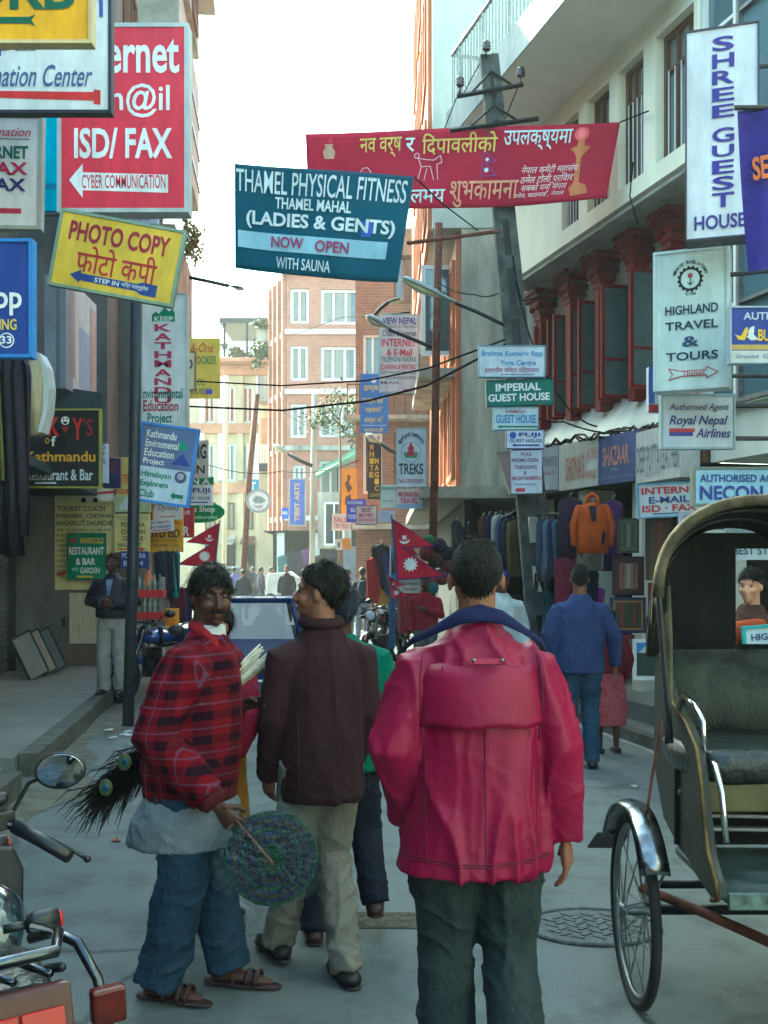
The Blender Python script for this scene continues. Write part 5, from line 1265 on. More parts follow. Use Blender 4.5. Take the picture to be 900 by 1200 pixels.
    # ears stay bare; lifted hem corner at the left
cr = cloth('crimson_shell', (150, 4, 64), .42, var=.10, scale=5, bump=.12, bscale=40)
person('man in a crimson jacket with navy collar walking away in the middle of the road', (.283, 3.3, 0), 3, 1.765,
       dict(m=cr, rows=[(.735, .226, .170, -.01, -.022), (.80, .222, .160, -.01, -.008), (.95, .202, .150, -.005), (1.12, .202, .148, 0), (1.25, .2, .142, 0), (1.33, .182, .124, 0), (1.385, .145, .10, 0), (1.435, .085, .08, 0), (1.46, .07, .07, 0)], sl=(.082, .070, .055), cuff=.01, fk=1.25, dg=.45, seam=jacket_seams((88, 2, 36))),
       dict(m=cloth('grey_green_trousers', (50, 62, 64)), r=(.108, .088, .078)), skin=SK_M, hair='crop', hm=HAIRG, head=(-4, 2),
       aL=((-.248, -.05, 1.09), (-.195, .075, .87)), aR=((.232, -.03, 1.09), (.262, .0, .825)), kL=(-.085, .07, .49), fL=(-.085, .0, .085), kR=(.10, .02, .50), fR=(.09, -.18, .12), shoe=SHOE, vox=.0055, fold_=(.011, 6), curl=(.5, .3), extra=ex_red)

# 2. man in the plaid jacket carrying the peacock feathers
PL = plaid_mat('red_plaid', (94, 8, 22), (10, 10, 22), (72, 68, 94))
def ex_plaid(t, s, V, HM):
    mu = MB(); mu.tube([HM @ V((-.027, .088, -.058)), HM @ V((-.012, .100, -.052)), HM @ V((0, .103, -.0515)), HM @ V((.012, .100, -.052)), HM @ V((.027, .088, -.058))], [.005 * s, .009 * s, .008 * s, .009 * s, .005 * s], 8, .7)
    mu.build('moustache', HAIR, t, True)
    for q in (-1, 1):
        e = MB(); e.tube([HM @ V((q * .014, .0935, .024)), HM @ V((q * .03, .089, .030)), HM @ V((q * .046, .075, .025))], [.0035 * s, .005 * s, .003 * s], 6, .6); e.build('eyebrow', HAIR, t, True)
    rb = cloth('maroon_rib', (92, 24, 34), stretch=(6, 6, .3))
    m = MB(); m.stack([(0, y * s, z * s, a * s, b_ * s) for y, z, a, b_ in ((-.02, .775, .178, .17), (-.02, .79, .19, .185), (-.02, .84, .194, .19), (-.02, .855, .188, .184))], 30); m.build('waistband', rb, t, True)
    c = MB(); c.tube([V(p) + V((0, .05, 0)) for p in ((-.06, .085, 1.30), (-.07, .055, 1.40), (-.055, -.02, 1.46), (0, -.055, 1.475), (.055, -.02, 1.46), (.07, .055, 1.40), (.06, .088, 1.30), (.035, .12, 1.16))], [.012, .022, .028, .030, .028, .024, .020, .010], 10, .6, ref=(0, 0, 1)); c.build('collar', cloth('red_lining', (160, 26, 40)), t, True)
    n = MB(); n.stack([(0, .066 * s, z * s, r * s, r * s) for z, r in ((1.38, .066), (1.42, .063), (1.465, .060), (1.47, .055))], 20); n.build('roll_neck', cloth('white_knit', (190, 196, 200)), t, True)
    w = MB(); W_ = V((.212, .185, .80)); E_ = V((.255, -.05, 1.06)); d = (W_ - E_).normalized(); w.tube([W_ - d * .075, W_ - d * .03, W_ - d * .005], [.062, .058, .046], 14); w.build('cuff', rb, t, True)
person('moustached man in a red plaid jacket and wide blue trousers looking back at the camera', (-.745, 4.26, 0), -104, 1.68,
       [dict(n='jacket', m=PL, rows=[(.80, .19, .185, -.02), (.90, .205, .20, -.025), (1.08, .20, .185, -.02), (1.24, .19, .155, -.01), (1.345, .168, .115, 0), (1.40, .12, .09, 0), (1.44, .075, .075, 0)], sl=(.096, .092, .074), cuff=-.05, fk=1.0),
        dict(n='shirt', m=cloth('pale_shirt', (132, 144, 154)), rows=[(.60, .212, .218, -.045), (.70, .214, .212, -.035), (.76, .2, .2, -.02), (.80, .18, .175, -.02), (.95, .15, .13, 0), (1.30, .12, .112, .012), (1.36, .07, .06, 0)], fk=1.2)],
       dict(m=cloth('blue_trousers', (40, 66, 92), bump=.4), r=(.108, .098, .092), hem=-.02), skin=SK_D, hair='shag', head=(-50, 4), lean=.05,
       aL=((-.22, .0, 1.10), (-.19, .15, 1.13)), aR=((.255, -.05, 1.06), (.212, .185, .80)), kL=(-.10, .02, .48), fL=(-.10, .10, .09), kR=(.10, .0, .48), fR=(.10, -.10, .09), shoe=(SAND, 1), vox=.005, fold_=(.010, 6), curl=(.7, .75), palms=((.6, .2, -.6), (-.9, .2, 0)), extra=ex_plaid)

# 3. man in the brown fleece
def ex_brown(t, s, V, HM):
    c = MB(); c.torus(V((0, .005, 1.462)), (0, -.12, 1), .072 * s, .026 * s, 28, 10); c.build('collar', MATS['brown_fleece'], t, True)
BF = cloth('brown_fleece', (54, 28, 34), .95, var=.14, scale=9, bump=.15, bscale=160)
person('man in a dark brown fleece and beige trousers walking away with face turned left', (-.255, 4.42, 0), 24, 1.69,
       dict(m=BF, rows=[(.74, .172, .155, -.01), (.78, .176, .158, -.01), (.95, .172, .152, -.01), (1.12, .172, .148, 0), (1.25, .17, .138, 0), (1.33, .152, .115, 0), (1.39, .11, .09, 0), (1.44, .08, .085, 0)], sl=(.074, .066, .054), cuff=.03, fk=1.0, dg=.6, seam=jacket_seams((34, 16, 22), .17, .75)),
       dict(m=cloth('beige_trousers', (140, 136, 126)), r=(.102, .076, .068)), skin=SK_M, hair='full', head=(54, -2),
       aL=((-.20, .02, 1.08), (-.185, .12, .84)), aR=((.20, .0, 1.08), (.18, .12, .84)), kL=(-.07, .14, .49), fL=(-.10, .26, .10), kR=(.08, .08, .49), fR=(.07, -.10, .085), shoe=SHOE, vox=.006, fold_=(.009, 5), extra=ex_brown)
# 4. person in green beyond him
person('person in a green jacket and dark trousers hidden in front of the brown fleece man', (-.20, 4.98, 0), 5, 1.60,
       dict(m=cloth('green_jacket', (22, 112, 92)), rows=JR(.80, .265, .17), sl=(.095, .085, .065)), dict(m=cloth('navy_trousers', (30, 36, 54)), r=(.10, .08, .07)), skin=SK_D, hair='short', hm=mat('dark_cap', (28, 34, 50), .8), head=(10, -8), aL=((-.30, .02, 1.1), (-.295, .05, .87)), kR=(.12, .02, .5), fR=(.16, -.10, .20), fL=(-.13, -.12, .085), shoe=SAND, vox=.008)
# 5. person in crimson behind the plaid jacket
person('person in a deep crimson wrap and mustard skirt behind the plaid jacket', (-.80, 5.15, 0), 150, 1.50,
       dict(n='wrap', m=cloth('crimson_wool', (160, 18, 62)), rows=JR(.92, .17, .15), sl=(.09, .085, .07)), dict(n='skirt', m=cloth('mustard_cloth', (206, 140, 48)), skirt=[(.30, .20, .19, 0), (.6, .19, .17, 0), (.9, .17, .14, 0), (1.0, .15, .12, 0)]), skin=SK_M, hair='full', head=(0, -4),
       aL=((-.25, .05, 1.12), (-.20, .12, .92)), aR=((.30, .12, 1.20), (.12, .20, 1.40)), shoe=SAND, vox=.008, curl=(.4, .6))
# 6. man standing on the left pavement
def ex_stand(t, s, V, HM):
    MB().prism([V((-.04, .128, 1.39)), V((.04, .128, 1.39)), V((.015, .158, 1.20)), V((-.012, .158, 1.20))], (0, -.03, 0)).build('shirt_front', cloth('light_blue_shirt', (130, 150, 190)), t)
person('man in a dark bomber jacket and grey trousers standing on the left pavement', (-3.2, 12.75, .172), 176, 1.66,
       dict(m=cloth('dark_bomber', (36, 40, 54), .5), rows=JR(.93, .215, .16), sl=(.098, .09, .062), cuff=.01), dict(m=cloth('grey_trousers', (168, 164, 160)), r=(.108, .088, .08)), skin=SK_D, hair='short', head=(-12, -10),
       aL=((-.27, -.02, 1.12), (-.07, .20, 1.10)), aR=((.27, -.02, 1.12), (.06, .21, 1.12)), shoe=SHOE, vox=.010, curl=(.8, .8), extra=ex_stand)
# 7. man in blue walking on the right
person('man in a blue sweatshirt and jeans walking away beside the shops on the right', (1.64, 9.05, 0), -6, 1.69,
       dict(n='sweatshirt', m=cloth('blue_sweat', (56, 74, 128)), rows=JR(.80, .215, .15), sl=(.082, .072, .052), cuff=.0), dict(m=cloth('jeans', (50, 82, 116)), r=(.10, .078, .068)), skin=SK_M, hair='crop', hm=HAIRG, aL=((-.26, -.03, 1.12), (-.25, .04, .90)), aR=((.285, -.02, 1.10), (.30, .06, .86)), kR=(.09, .06, .49), fR=(.10, -.02, .085), fL=(-.06, .20, .085), shoe=SHOE, vox=.009, fold_=(.009, 6))
person('small person in a red dotted skirt walking beside the man in blue', (2.02, 9.75, 0), 10, 1.30,
       dict(n='top', m=cloth('red_top', (128, 24, 44)), rows=JR(.95, .20, .15), sl=(.085, .075, .06)), dict(n='skirt', m=mat('dotted_red_cloth', (136, 24, 46), .9, var=.5, scale=38, dark=(156, 92, 100)), skirt=[(.33, .21, .17, 0), (.5, .22, .18, 0), (.8, .20, .15, 0), (1.0, .15, .12, 0)]), skin=SK_D, hair='long', shoe=SHOE, vox=.011)
# 8. others
person('man in a white shirt and dark blue turban beside the maroon rickshaw hood', (1.22, 11.2, 0), 172, 1.64,
       dict(n='shirt', m=cloth('white_shirt', (196, 204, 204)), rows=JR(.82, .205, .15), sl=(.08, .07, .06)), dict(m=cloth('dark_trousers', (44, 44, 50)), **TR), skin=SK_D, hair='full', hm=cloth('navy_turban', (44, 50, 120)), shoe=SHOE, vox=.011)
person('young man in a red sweater standing below the dark hat shop', (.56, 14.6, 0), 160, 1.56,
       dict(n='sweater', m=cloth('red_sweater', (176, 34, 62)), rows=JR(.9, .20, .15), sl=(.085, .075, .055)), dict(m=cloth('grey_slacks', (120, 120, 118)), **TR), skin=SK_D, hair='short', head=(10, 0), aL=((-.25, .05, 1.12), (-.10, .2, 1.2)), shoe=SHOE, vox=.012)
def ex_pack(t, s, V, HM):
    m = MB(); m.stack([(0, -.17 * s, z * s, a * s, b * s) for z, a, b in ((.98, .10, .06), (1.02, .14, .09), (1.2, .15, .10), (1.35, .12, .08), (1.40, .06, .04))], 18); m.build('backpack', cloth('pack_cloth', (40, 56, 80)), t, True)
person('walker in a dark top carrying a blue backpack in the middle distance', (-.50, 25, 0), 8, 1.66,
       dict(n='top', m=cloth('black_top', (34, 36, 44)), rows=JR(.86, .21, .15), sl=(.075, .065, .05)), dict(m=cloth('pale_jeans', (140, 150, 176)), **TR), skin=SK_M, hair='full', shoe=SHOE, vox=.016, extra=ex_pack)
person('walker in a pale blue shirt half hidden by the blue backpack', (-.92, 26.5, 0), 0, 1.62, dict(n='shirt', m=cloth('pale_blue_shirt', (160, 176, 204)), rows=JR(.86, .20, .15), sl=(.075, .065, .05)), dict(m=cloth('stone_trousers', (130, 130, 124)), **TR), skin=SK_D, hair='full', shoe=SHOE, vox=.016)
def ex_orange(t, s, V, HM):
    m = MB(); m.tube([V(p) for p in ((-.16, .10, 1.32), (-.05, .17, 1.28), (.08, .19, 1.18), (.22, .12, 1.06))], [.05, .07, .08, .07], 10, .45, rnd=True); m.build('orange_shawl', cloth('orange_shawl', (200, 90, 50)), t, True)
person('person with dark hair and an orange shawl seen through the rickshaw hood window', (2.50, 7.35, 0), 118, 1.66,
       dict(n='coat', m=cloth('brown_coat', (86, 58, 44)), rows=JR(.8, .20, .16), sl=(.085, .08, .06)), dict(m=cloth('dark_trousers', (44, 44, 50)), **TR), skin=SK_L, hair='full', head=(25, 0), aR=((.26, .06, 1.12), (.14, .24, 1.06)), shoe=SHOE, vox=.010, extra=ex_orange)
CR = 'people far down the street'
def far(label, px, py_top, d, yaw, c1, c2, **k):
    hgt = k.pop('h', 1.66); p = P(px, py_top, d)
    person(label, (p.x, d, 0), yaw, hgt, dict(n='top', m=cloth('far_%02x%02x%02x' % c1, c1), rows=JR(.86, .20, .15), sl=(.078, .068, .052)), dict(m=cloth('far_%02x%02x%02x' % c2, c2), **TR), skin=k.pop('skin', SK_M), hair=k.pop('hair', 'short'), shoe=SHOE, vox=.02, fold_=(.006, 5), group=CR, **k)
far('man in a pale shirt and dark blue trousers leaning on a white cart far away', 316, 655, 40, -70, (232, 214, 194), (52, 62, 96), lean=.06, aR=((.28, .15, 1.2), (.2, .4, 1.1)), aL=((-.28, .15, 1.2), (-.2, .4, 1.1)))
far('dark clothed man close behind the pale shirted man', 306, 656, 41, -60, (70, 56, 84), (50, 44, 66))
far('dark bundled figure walking away near the far left shops', 285, 668, 34, 10, (40, 46, 58), (40, 40, 50), h=1.6)
far('tall dark figure beyond the bundled figure', 290, 648, 44, 170, (52, 54, 66), (44, 44, 56), h=1.8)
far('figure in a lilac shirt behind the plaid man\'s head', 274, 658, 40, 0, (130, 120, 190), (60, 60, 80))
far('dark haired figure with a wide mop of hair just above the plaid man', 258, 645, 27, 0, (50, 44, 60), (44, 44, 54), hair='mop', h=1.7)
far('figure in a dark violet top at the foot of the hanging clothes', 243, 652, 30, 180, (72, 56, 96), (50, 50, 60), h=1.6)
far('reddish clad shopper facing the pale brick house shops', 386, 662, 36, -30, (150, 64, 74), (60, 52, 60))
far('shopper in dusty pink beside the grey shutters', 399, 664, 36, 40, (170, 110, 110), (70, 60, 64), h=1.6)
far('shopper in dark maroon beside the dusty pink one', 392, 666, 37, 180, (104, 44, 56), (60, 56, 60), h=1.6)
far('long haired figure in a rust red shawl among the far shoppers', 356, 660, 42, 20, (150, 72, 60), (60, 50, 54), h=1.58, hair='long')
far('figure in a slate coat standing before the far pillar', 372, 658, 40, 160, (76, 84, 100), (52, 52, 60))
far('figure in a grey green jacket left of the pale shirted man', 297, 660, 46, 10, (92, 104, 96), (56, 56, 62))
far('small figure in ochre under the round hanging sign', 303, 666, 48, 170, (180, 130, 70), (60, 56, 60), h=1.5)
far('walker in a dark grey coat close behind the crimson wrap on the left', 262, 664, 31, 15, (58, 58, 66), (50, 50, 58))
far('figure in a wine red top nearer than the shoppers by the grey shutters', 408, 668, 28, 160, (110, 36, 54), (48, 46, 54), h=1.6)
far('figure in a mustard top between the backpack walker and the flags', 442, 672, 27, 30, (170, 120, 48), (60, 56, 60), h=1.58)
far('tall figure in black before the far pillar on the left', 336, 655, 33, 170, (34, 36, 42), (40, 40, 48), h=1.72)

# ---------------------------------------------------------------- cycle rickshaws
def wheel(parent, c, rad, axis=(1, 0, 0), tr=.02, n=18, rimm=None):
    w = MB().torus(c, axis, rad - tr, tr, 44, 10).build('wheel', M_RUBBER, parent, True)
    MB().torus(c, axis, rad - tr * 2.3, tr * .62, 44, 8).build('rim', rimm or M_STEEL, w, True)
    h = MB(); ax = Vector(axis).normalized(); c = Vector(c)
    h.tube([c - ax * .055, c - ax * .03, c + ax * .03, c + ax * .055], [.028, .02, .02, .028], 12); h.build('hub', M_STEEL, w, True)
    a = ax.orthogonal().normalized(); b = ax.cross(a); s = MB()
    for i in range(n * 2):
        t0 = 2 * math.pi * i / (n * 2); t1 = t0 + (.55 if i % 4 < 2 else -.55); sgn = 1 if i % 2 else -1
        s.tube([c + ax * .04 * sgn + (a * math.cos(t0) + b * math.sin(t0)) * .024, c + (a * math.cos(t1) + b * math.sin(t1)) * (rad - tr * 2.4)], .0021, 4)
    s.build('spokes', M_STEEL, w)
    return w
M_CANV = cloth('tan_canvas', (104, 94, 72), var=.4, bump=.5, bscale=18)
M_HOODI = cloth('hood_lining', (30, 32, 28), var=.35, scale=5, stretch=(3, 3, .4))
M_BODY = mat('worn_green_body', (38, 44, 36), .6, var=.35, scale=6, dark=(30, 32, 28), bump=.15)
M_VINYL = mat('worn_vinyl', (28, 34, 33), .32, var=.45, scale=6, bump=.5, bscale=22, dark=(20, 24, 24))
M_FUR = mat('worn_fur_back', (50, 54, 45), .9, var=.55, scale=8, dark=(16, 20, 18), bump=.6, bscale=90, stretch=(1, 1, .45))
M_BRASS = mat('tarnished_brass', (96, 78, 46), .5, metal=.6, var=.45, scale=16)
def rickshaw(label, loc, rz=0, group='cycle rickshaws'):
    t = thing('cycle_rickshaw', label, 'rickshaw', loc, rz, group)
    for sx in (-1, 1):
        wheel(t, (sx * .575, 0, .363), .363)
        f = MB(); rg = []
        for i in range(17):
            th = R(28 + 118 * i / 16); row = []
            for j in range(7):
                u = -1 + 2 * j / 6; rr = .415 - .018 * u * u
                row.append(Vector((sx * .575 + .052 * u, rr * math.cos(th), .363 + rr * math.sin(th))))
            rg.append(row)
        for r in range(16):
            for j in range(6): f.add([rg[r][j], rg[r][j + 1], rg[r + 1][j + 1], rg[r + 1][j]], [(0, 1, 2, 3)])
        me = f.mesh('mudguard'); bm = bmesh.new(); bm.from_mesh(me); bmesh.ops.remove_doubles(bm, verts=bm.verts, dist=1e-4); bm.to_mesh(me); bm.free()
        o = link('mudguard', me, mat('scratched_chrome', (130, 134, 138), .22, metal=1, var=.4, scale=22), t, True); q = o.modifiers.new('thick', 'SOLIDIFY'); q.thickness = .004
        fl = MB(); fl.prism([(sx * .575 - .07, .36, .565), (sx * .575 + .06, .36, .565), (sx * .575 + .065, .50, .47), (sx * .575 - .085, .50, .47)], (0, .004, .006)); fl.build('mud_flap', M_BLACKP, t)
        st = MB()
        for y_ in (-.30, .2): st.tube([(sx * .515, 0, .37), (sx * .52, y_, .363 + math.sqrt(.4 ** 2 - y_ * y_))], .006, 5)
        st.build('mudguard_stay', M_STEEL, t)
        # curved body side
        pf = [(.62, 1.30), (.64, .80), (.40, .62), (.0, .575), (-.52, .56), (-.60, .585), (-.585, .64), (-.47, .70), (-.40, .80), (-.355, .92), (-.28, 1.03), (-.10, 1.09), (.16, 1.13), (.34, 1.24), (.46, 1.31)]
        bxf = lambda y: sx * (.44 - .10 * (y + .6) / 1.24)
        MB().prism([(bxf(y), y, z) for y, z in pf], (-sx * .03, 0, 0)).build('side_panel', M_BODY, t, bevel=.006)
        MB().tube([(bxf(y) + sx * .001, y, z) for y, z in pf[4:]], .009, 8).build('edge_trim', M_BRASS, t, True)
        MB().tube([(sx * .39, -.28, 1.02), (sx * .39, -.27, 1.12), (sx * .39, -.18, 1.17), (sx * .39, -.02, 1.19), (sx * .39, .04, 1.13)], .012, 8).build('arm_rail', M_CHROME, t, True)
        MB().tube([(sx * .37, -.47, .74), (sx * .37, -.42, .90), (sx * .37, -.35, .98), (sx * .37, -.25, 1.0)], .012, 8).build('side_rail', M_CHROME, t, True)
        MB().tube([(sx * .432, .2, 1.58), (sx * .43, .12, 1.30), (sx * .43, .02, 1.0)], .013, 6).build('hood_post', M_BLACKP, t)
        MB().tube([(sx * .385, .23, 1.60), (sx * .39, .2, 1.38), (sx * .41, .12, 1.18), (sx * .44, .03, 1.0)], [.02, .032, .03, .018], 8, .5).build('hood_strap', M_CANV, t, True)
        MB().tube([(sx * .50, -.12, 1.1), (sx * .53, -.10, .9), (sx * .55, -.12, .80), (sx * .54, -.06, .74)], .006, 6).build('brake_rod', M_RUST, t)
    # seat
    s = MB(); s.stack([(0, .02, .895, .40, .26), (0, .02, .91, .41, .27), (0, .02, .97, .41, .275), (0, .02, 1.005, .39, .255), (0, .02, 1.015, .3, .2)], 40)
    me = s.mesh('seat')
    for v in me.vertices:    # square off the ellipse
        x, y = v.co.x / .41, (v.co.y - .02) / .275; r = max(1e-6, math.hypot(x, y)); k = r / max(abs(x), abs(y), 1e-6); k = 1 + (k - 1) * .88; v.co.x *= k; v.co.y = .02 + (v.co.y - .02) * k
        v.co.z += .012 * noise.noise(v.co * 9)
    link('seat', me, M_VINYL, t, True)
    b = MB()
    for z, d in ((.98, .06), (1.05, .085), (1.15, .09), (1.25, .08), (1.31, .05), (1.325, .02)):
        b.stack([]) if False else None
    rg = []
    for z, d, y in ((.99, .05, .30), (1.05, .085, .31), (1.15, .095, .33), (1.25, .08, .37), (1.31, .05, .40), (1.33, .02, .41)):
        rg.append([Vector((.352 * math.copysign(abs(math.cos(a)) ** .3, math.cos(a)) * (1 - (.03 if z > 1.3 else 0)), y + d * math.copysign(abs(math.sin(a)) ** .6, math.sin(a)), z + .012 * noise.noise(Vector((math.cos(a) * 5, math.sin(a), z * 3))))) for a in [2 * math.pi * k / 44 for k in range(44)]])
    b.rings(rg); b.build('backrest', M_FUR, t, True)
    MB().bx(-.405, .405, -.235, -.205, .79, .915).build('seat_front', mat('olive_panel', (84, 78, 46), .6, var=.35, scale=7), t, bevel=.006)
    MB().bx(-.405, .405, .05, .07, .60, .89).build('seat_box', M_DARK, t)
    m = MB()
    for y, z in ((-.1, .75), (-.14, .71), (.02, .81)): m.tube([(-.40, y, z), (.40, y + .03, z - .02)], .011, 6)
    m.build('foot_rail', M_STEEL, t)
    MB().bx(-.405, .405, -.575, .05, .565, .59).build('foot_board', mat('worn_board', (70, 82, 80), .35, var=.5, scale=7, dark=(26, 32, 32)), t, bevel=.004)
    MB().bx(-.40, .40, -.60, -.577, .552, .603).build('board_edge', mat('worn_edge', (110, 130, 124), .4, metal=.3, var=.45, scale=18), t)
    MB().bx(-.325, .325, .58, .60, .8, 1.3).build('back_board', M_BODY, t)
    # hood: arches from front to back
    n, k = 26, 12; front = []
    def arch(f):
        y = .20 + .44 * f; w = .432 - .06 * f; zt = 1.95 - .09 * f * f + .012 * math.sin(f * 9.3); zb = 1.555 - .27 * f
        return [Vector((-w * math.copysign(abs(math.cos(a)) ** .9, math.cos(a)), y + .02 * math.sin(a), zb + (zt - zb) * abs(math.sin(a)) ** .85)) for a in [math.pi * i / n for i in range(n + 1)]]
    hb = MB(); A = [arch(i / k) for i in range(k + 1)]
    hb.add([p for r in A for p in r], [(r * (n + 1) + i, r * (n + 1) + i + 1, (r + 1) * (n + 1) + i + 1, (r + 1) * (n + 1) + i) for r in range(k) for i in range(n)])
    h = hb.build('hood', [M_CANV, M_HOODI], t, True); q = h.modifiers.new('thick', 'SOLIDIFY'); q.thickness = .012; q.material_offset = 1; q.offset = -1
    MB().tube(A[0], .023, 10, ref=(0, 1, 0)).build('hood_rim', M_CANV, t, True)
    for f in (.35, .7): MB().tube([p * 1 + Vector((0, 0, -.02)) for p in arch(f)], .010, 6, ref=(0, 1, 0)).build('hood_rib', M_IRON, t, True)
    bp = A[k]; x0, x1, z0, z1 = .03, .37, 1.335, 1.76
    m = MB(); mx = lambda z: .367 if z < 1.5 else .367 * math.sqrt(max(.02, 1 - ((z - 1.28) / .58) ** 2)) ** .9
    zs = [1.28, z0, 1.45, 1.55, 1.65, z1, 1.80, 1.83]
    for za, zb in zip(zs, zs[1:]):
        if z0 <= za and zb <= z1: segs = [(-mx(za), x0, -mx(zb), x0), (x1 if x1 < mx(za) else mx(za), mx(za), min(x1, mx(zb)), mx(zb))]
        else: segs = [(-mx(za), mx(za), -mx(zb), mx(zb))]
        for a, b_, c, d in segs: m.prism([(a, .66, za), (b_, .66, za), (d, .66, zb), (c, .66, zb)], (0, .012, 0))
    m.build('back_curtain', M_HOODI, t)
    # chassis, front wheel, saddle, bars
    c = MB(); c.tube([(-.575, 0, .363), (.575, 0, .363)], .02, 8); c.tube([(-.5, .0, .46), (.5, 0, .46)], .016, 8); c.build('axle', M_IRON, t, True)
    for sx in (-1, 1): MB().tube([(sx * .54, .02, .44), (sx * .40, -.20, .43), (sx * .2, -.62, .42), (sx * .05, -1.05, .46), (0, -1.2, .62)], .019, 8).build('frame_tube', M_RUST, t, True)
    MB().bx(-.02, .42, -.2, .22, .40, .53).build('spring_box', M_BLACKP, t)
    MB().tube([(0, -.62, .55), (0, -1.2, .62), (0, -1.25, .95)], .018, 8).build('frame_post', M_RUST, t, True)
    wheel(t, (0, -1.62, .34), .34)
    f = MB()
    for sx in (-1, 1): f.tube([(sx * .06, -1.62, .34), (sx * .06, -1.42, .72), (0, -1.34, .82)], .012, 6)
    f.tube([(0, -1.34, .80), (0, -1.28, 1.02)], .016, 8); f.build('front_fork', M_RUST, t, True)
    MB().tube([(-.3, -1.08, 1.03), (-.15, -1.25, 1.06), (0, -1.28, 1.04), (.15, -1.25, 1.06), (.3, -1.08, 1.03)], .012, 8).build('handlebar', M_STEEL, t, True)
    MB().tube([(0, -1.0, .93), (0, -.9, .94), (0, -.78, .95)], [.03, .07, .10], 12, .4, ref=(1, 0, 0), rnd=True).build('saddle', M_VINYL, t, True)
    return t
rk = rickshaw('parked cycle rickshaw with tan canvas hood and worn dark seat', (1.535, 4.15, 0))
r2 = copy_tree(rk)
r2.location = (1.42, 13.3, 0); r2.rotation_euler = (0, 0, R(-28)); r2['label'] = 'cycle rickshaw with a maroon hood standing behind the turbaned man by the concrete pole'
mhood = cloth('maroon_canvas', (120, 34, 56))
for ch in r2.children:
    if ch.name.split('.')[0] in ('hood', 'hood_rim'):
        ch.data = ch.data.copy(); ch.data.materials[0] = mhood

M_BIKECH = mat('dulled_chrome', (92, 96, 102), .2, metal=1, var=.35, scale=10)
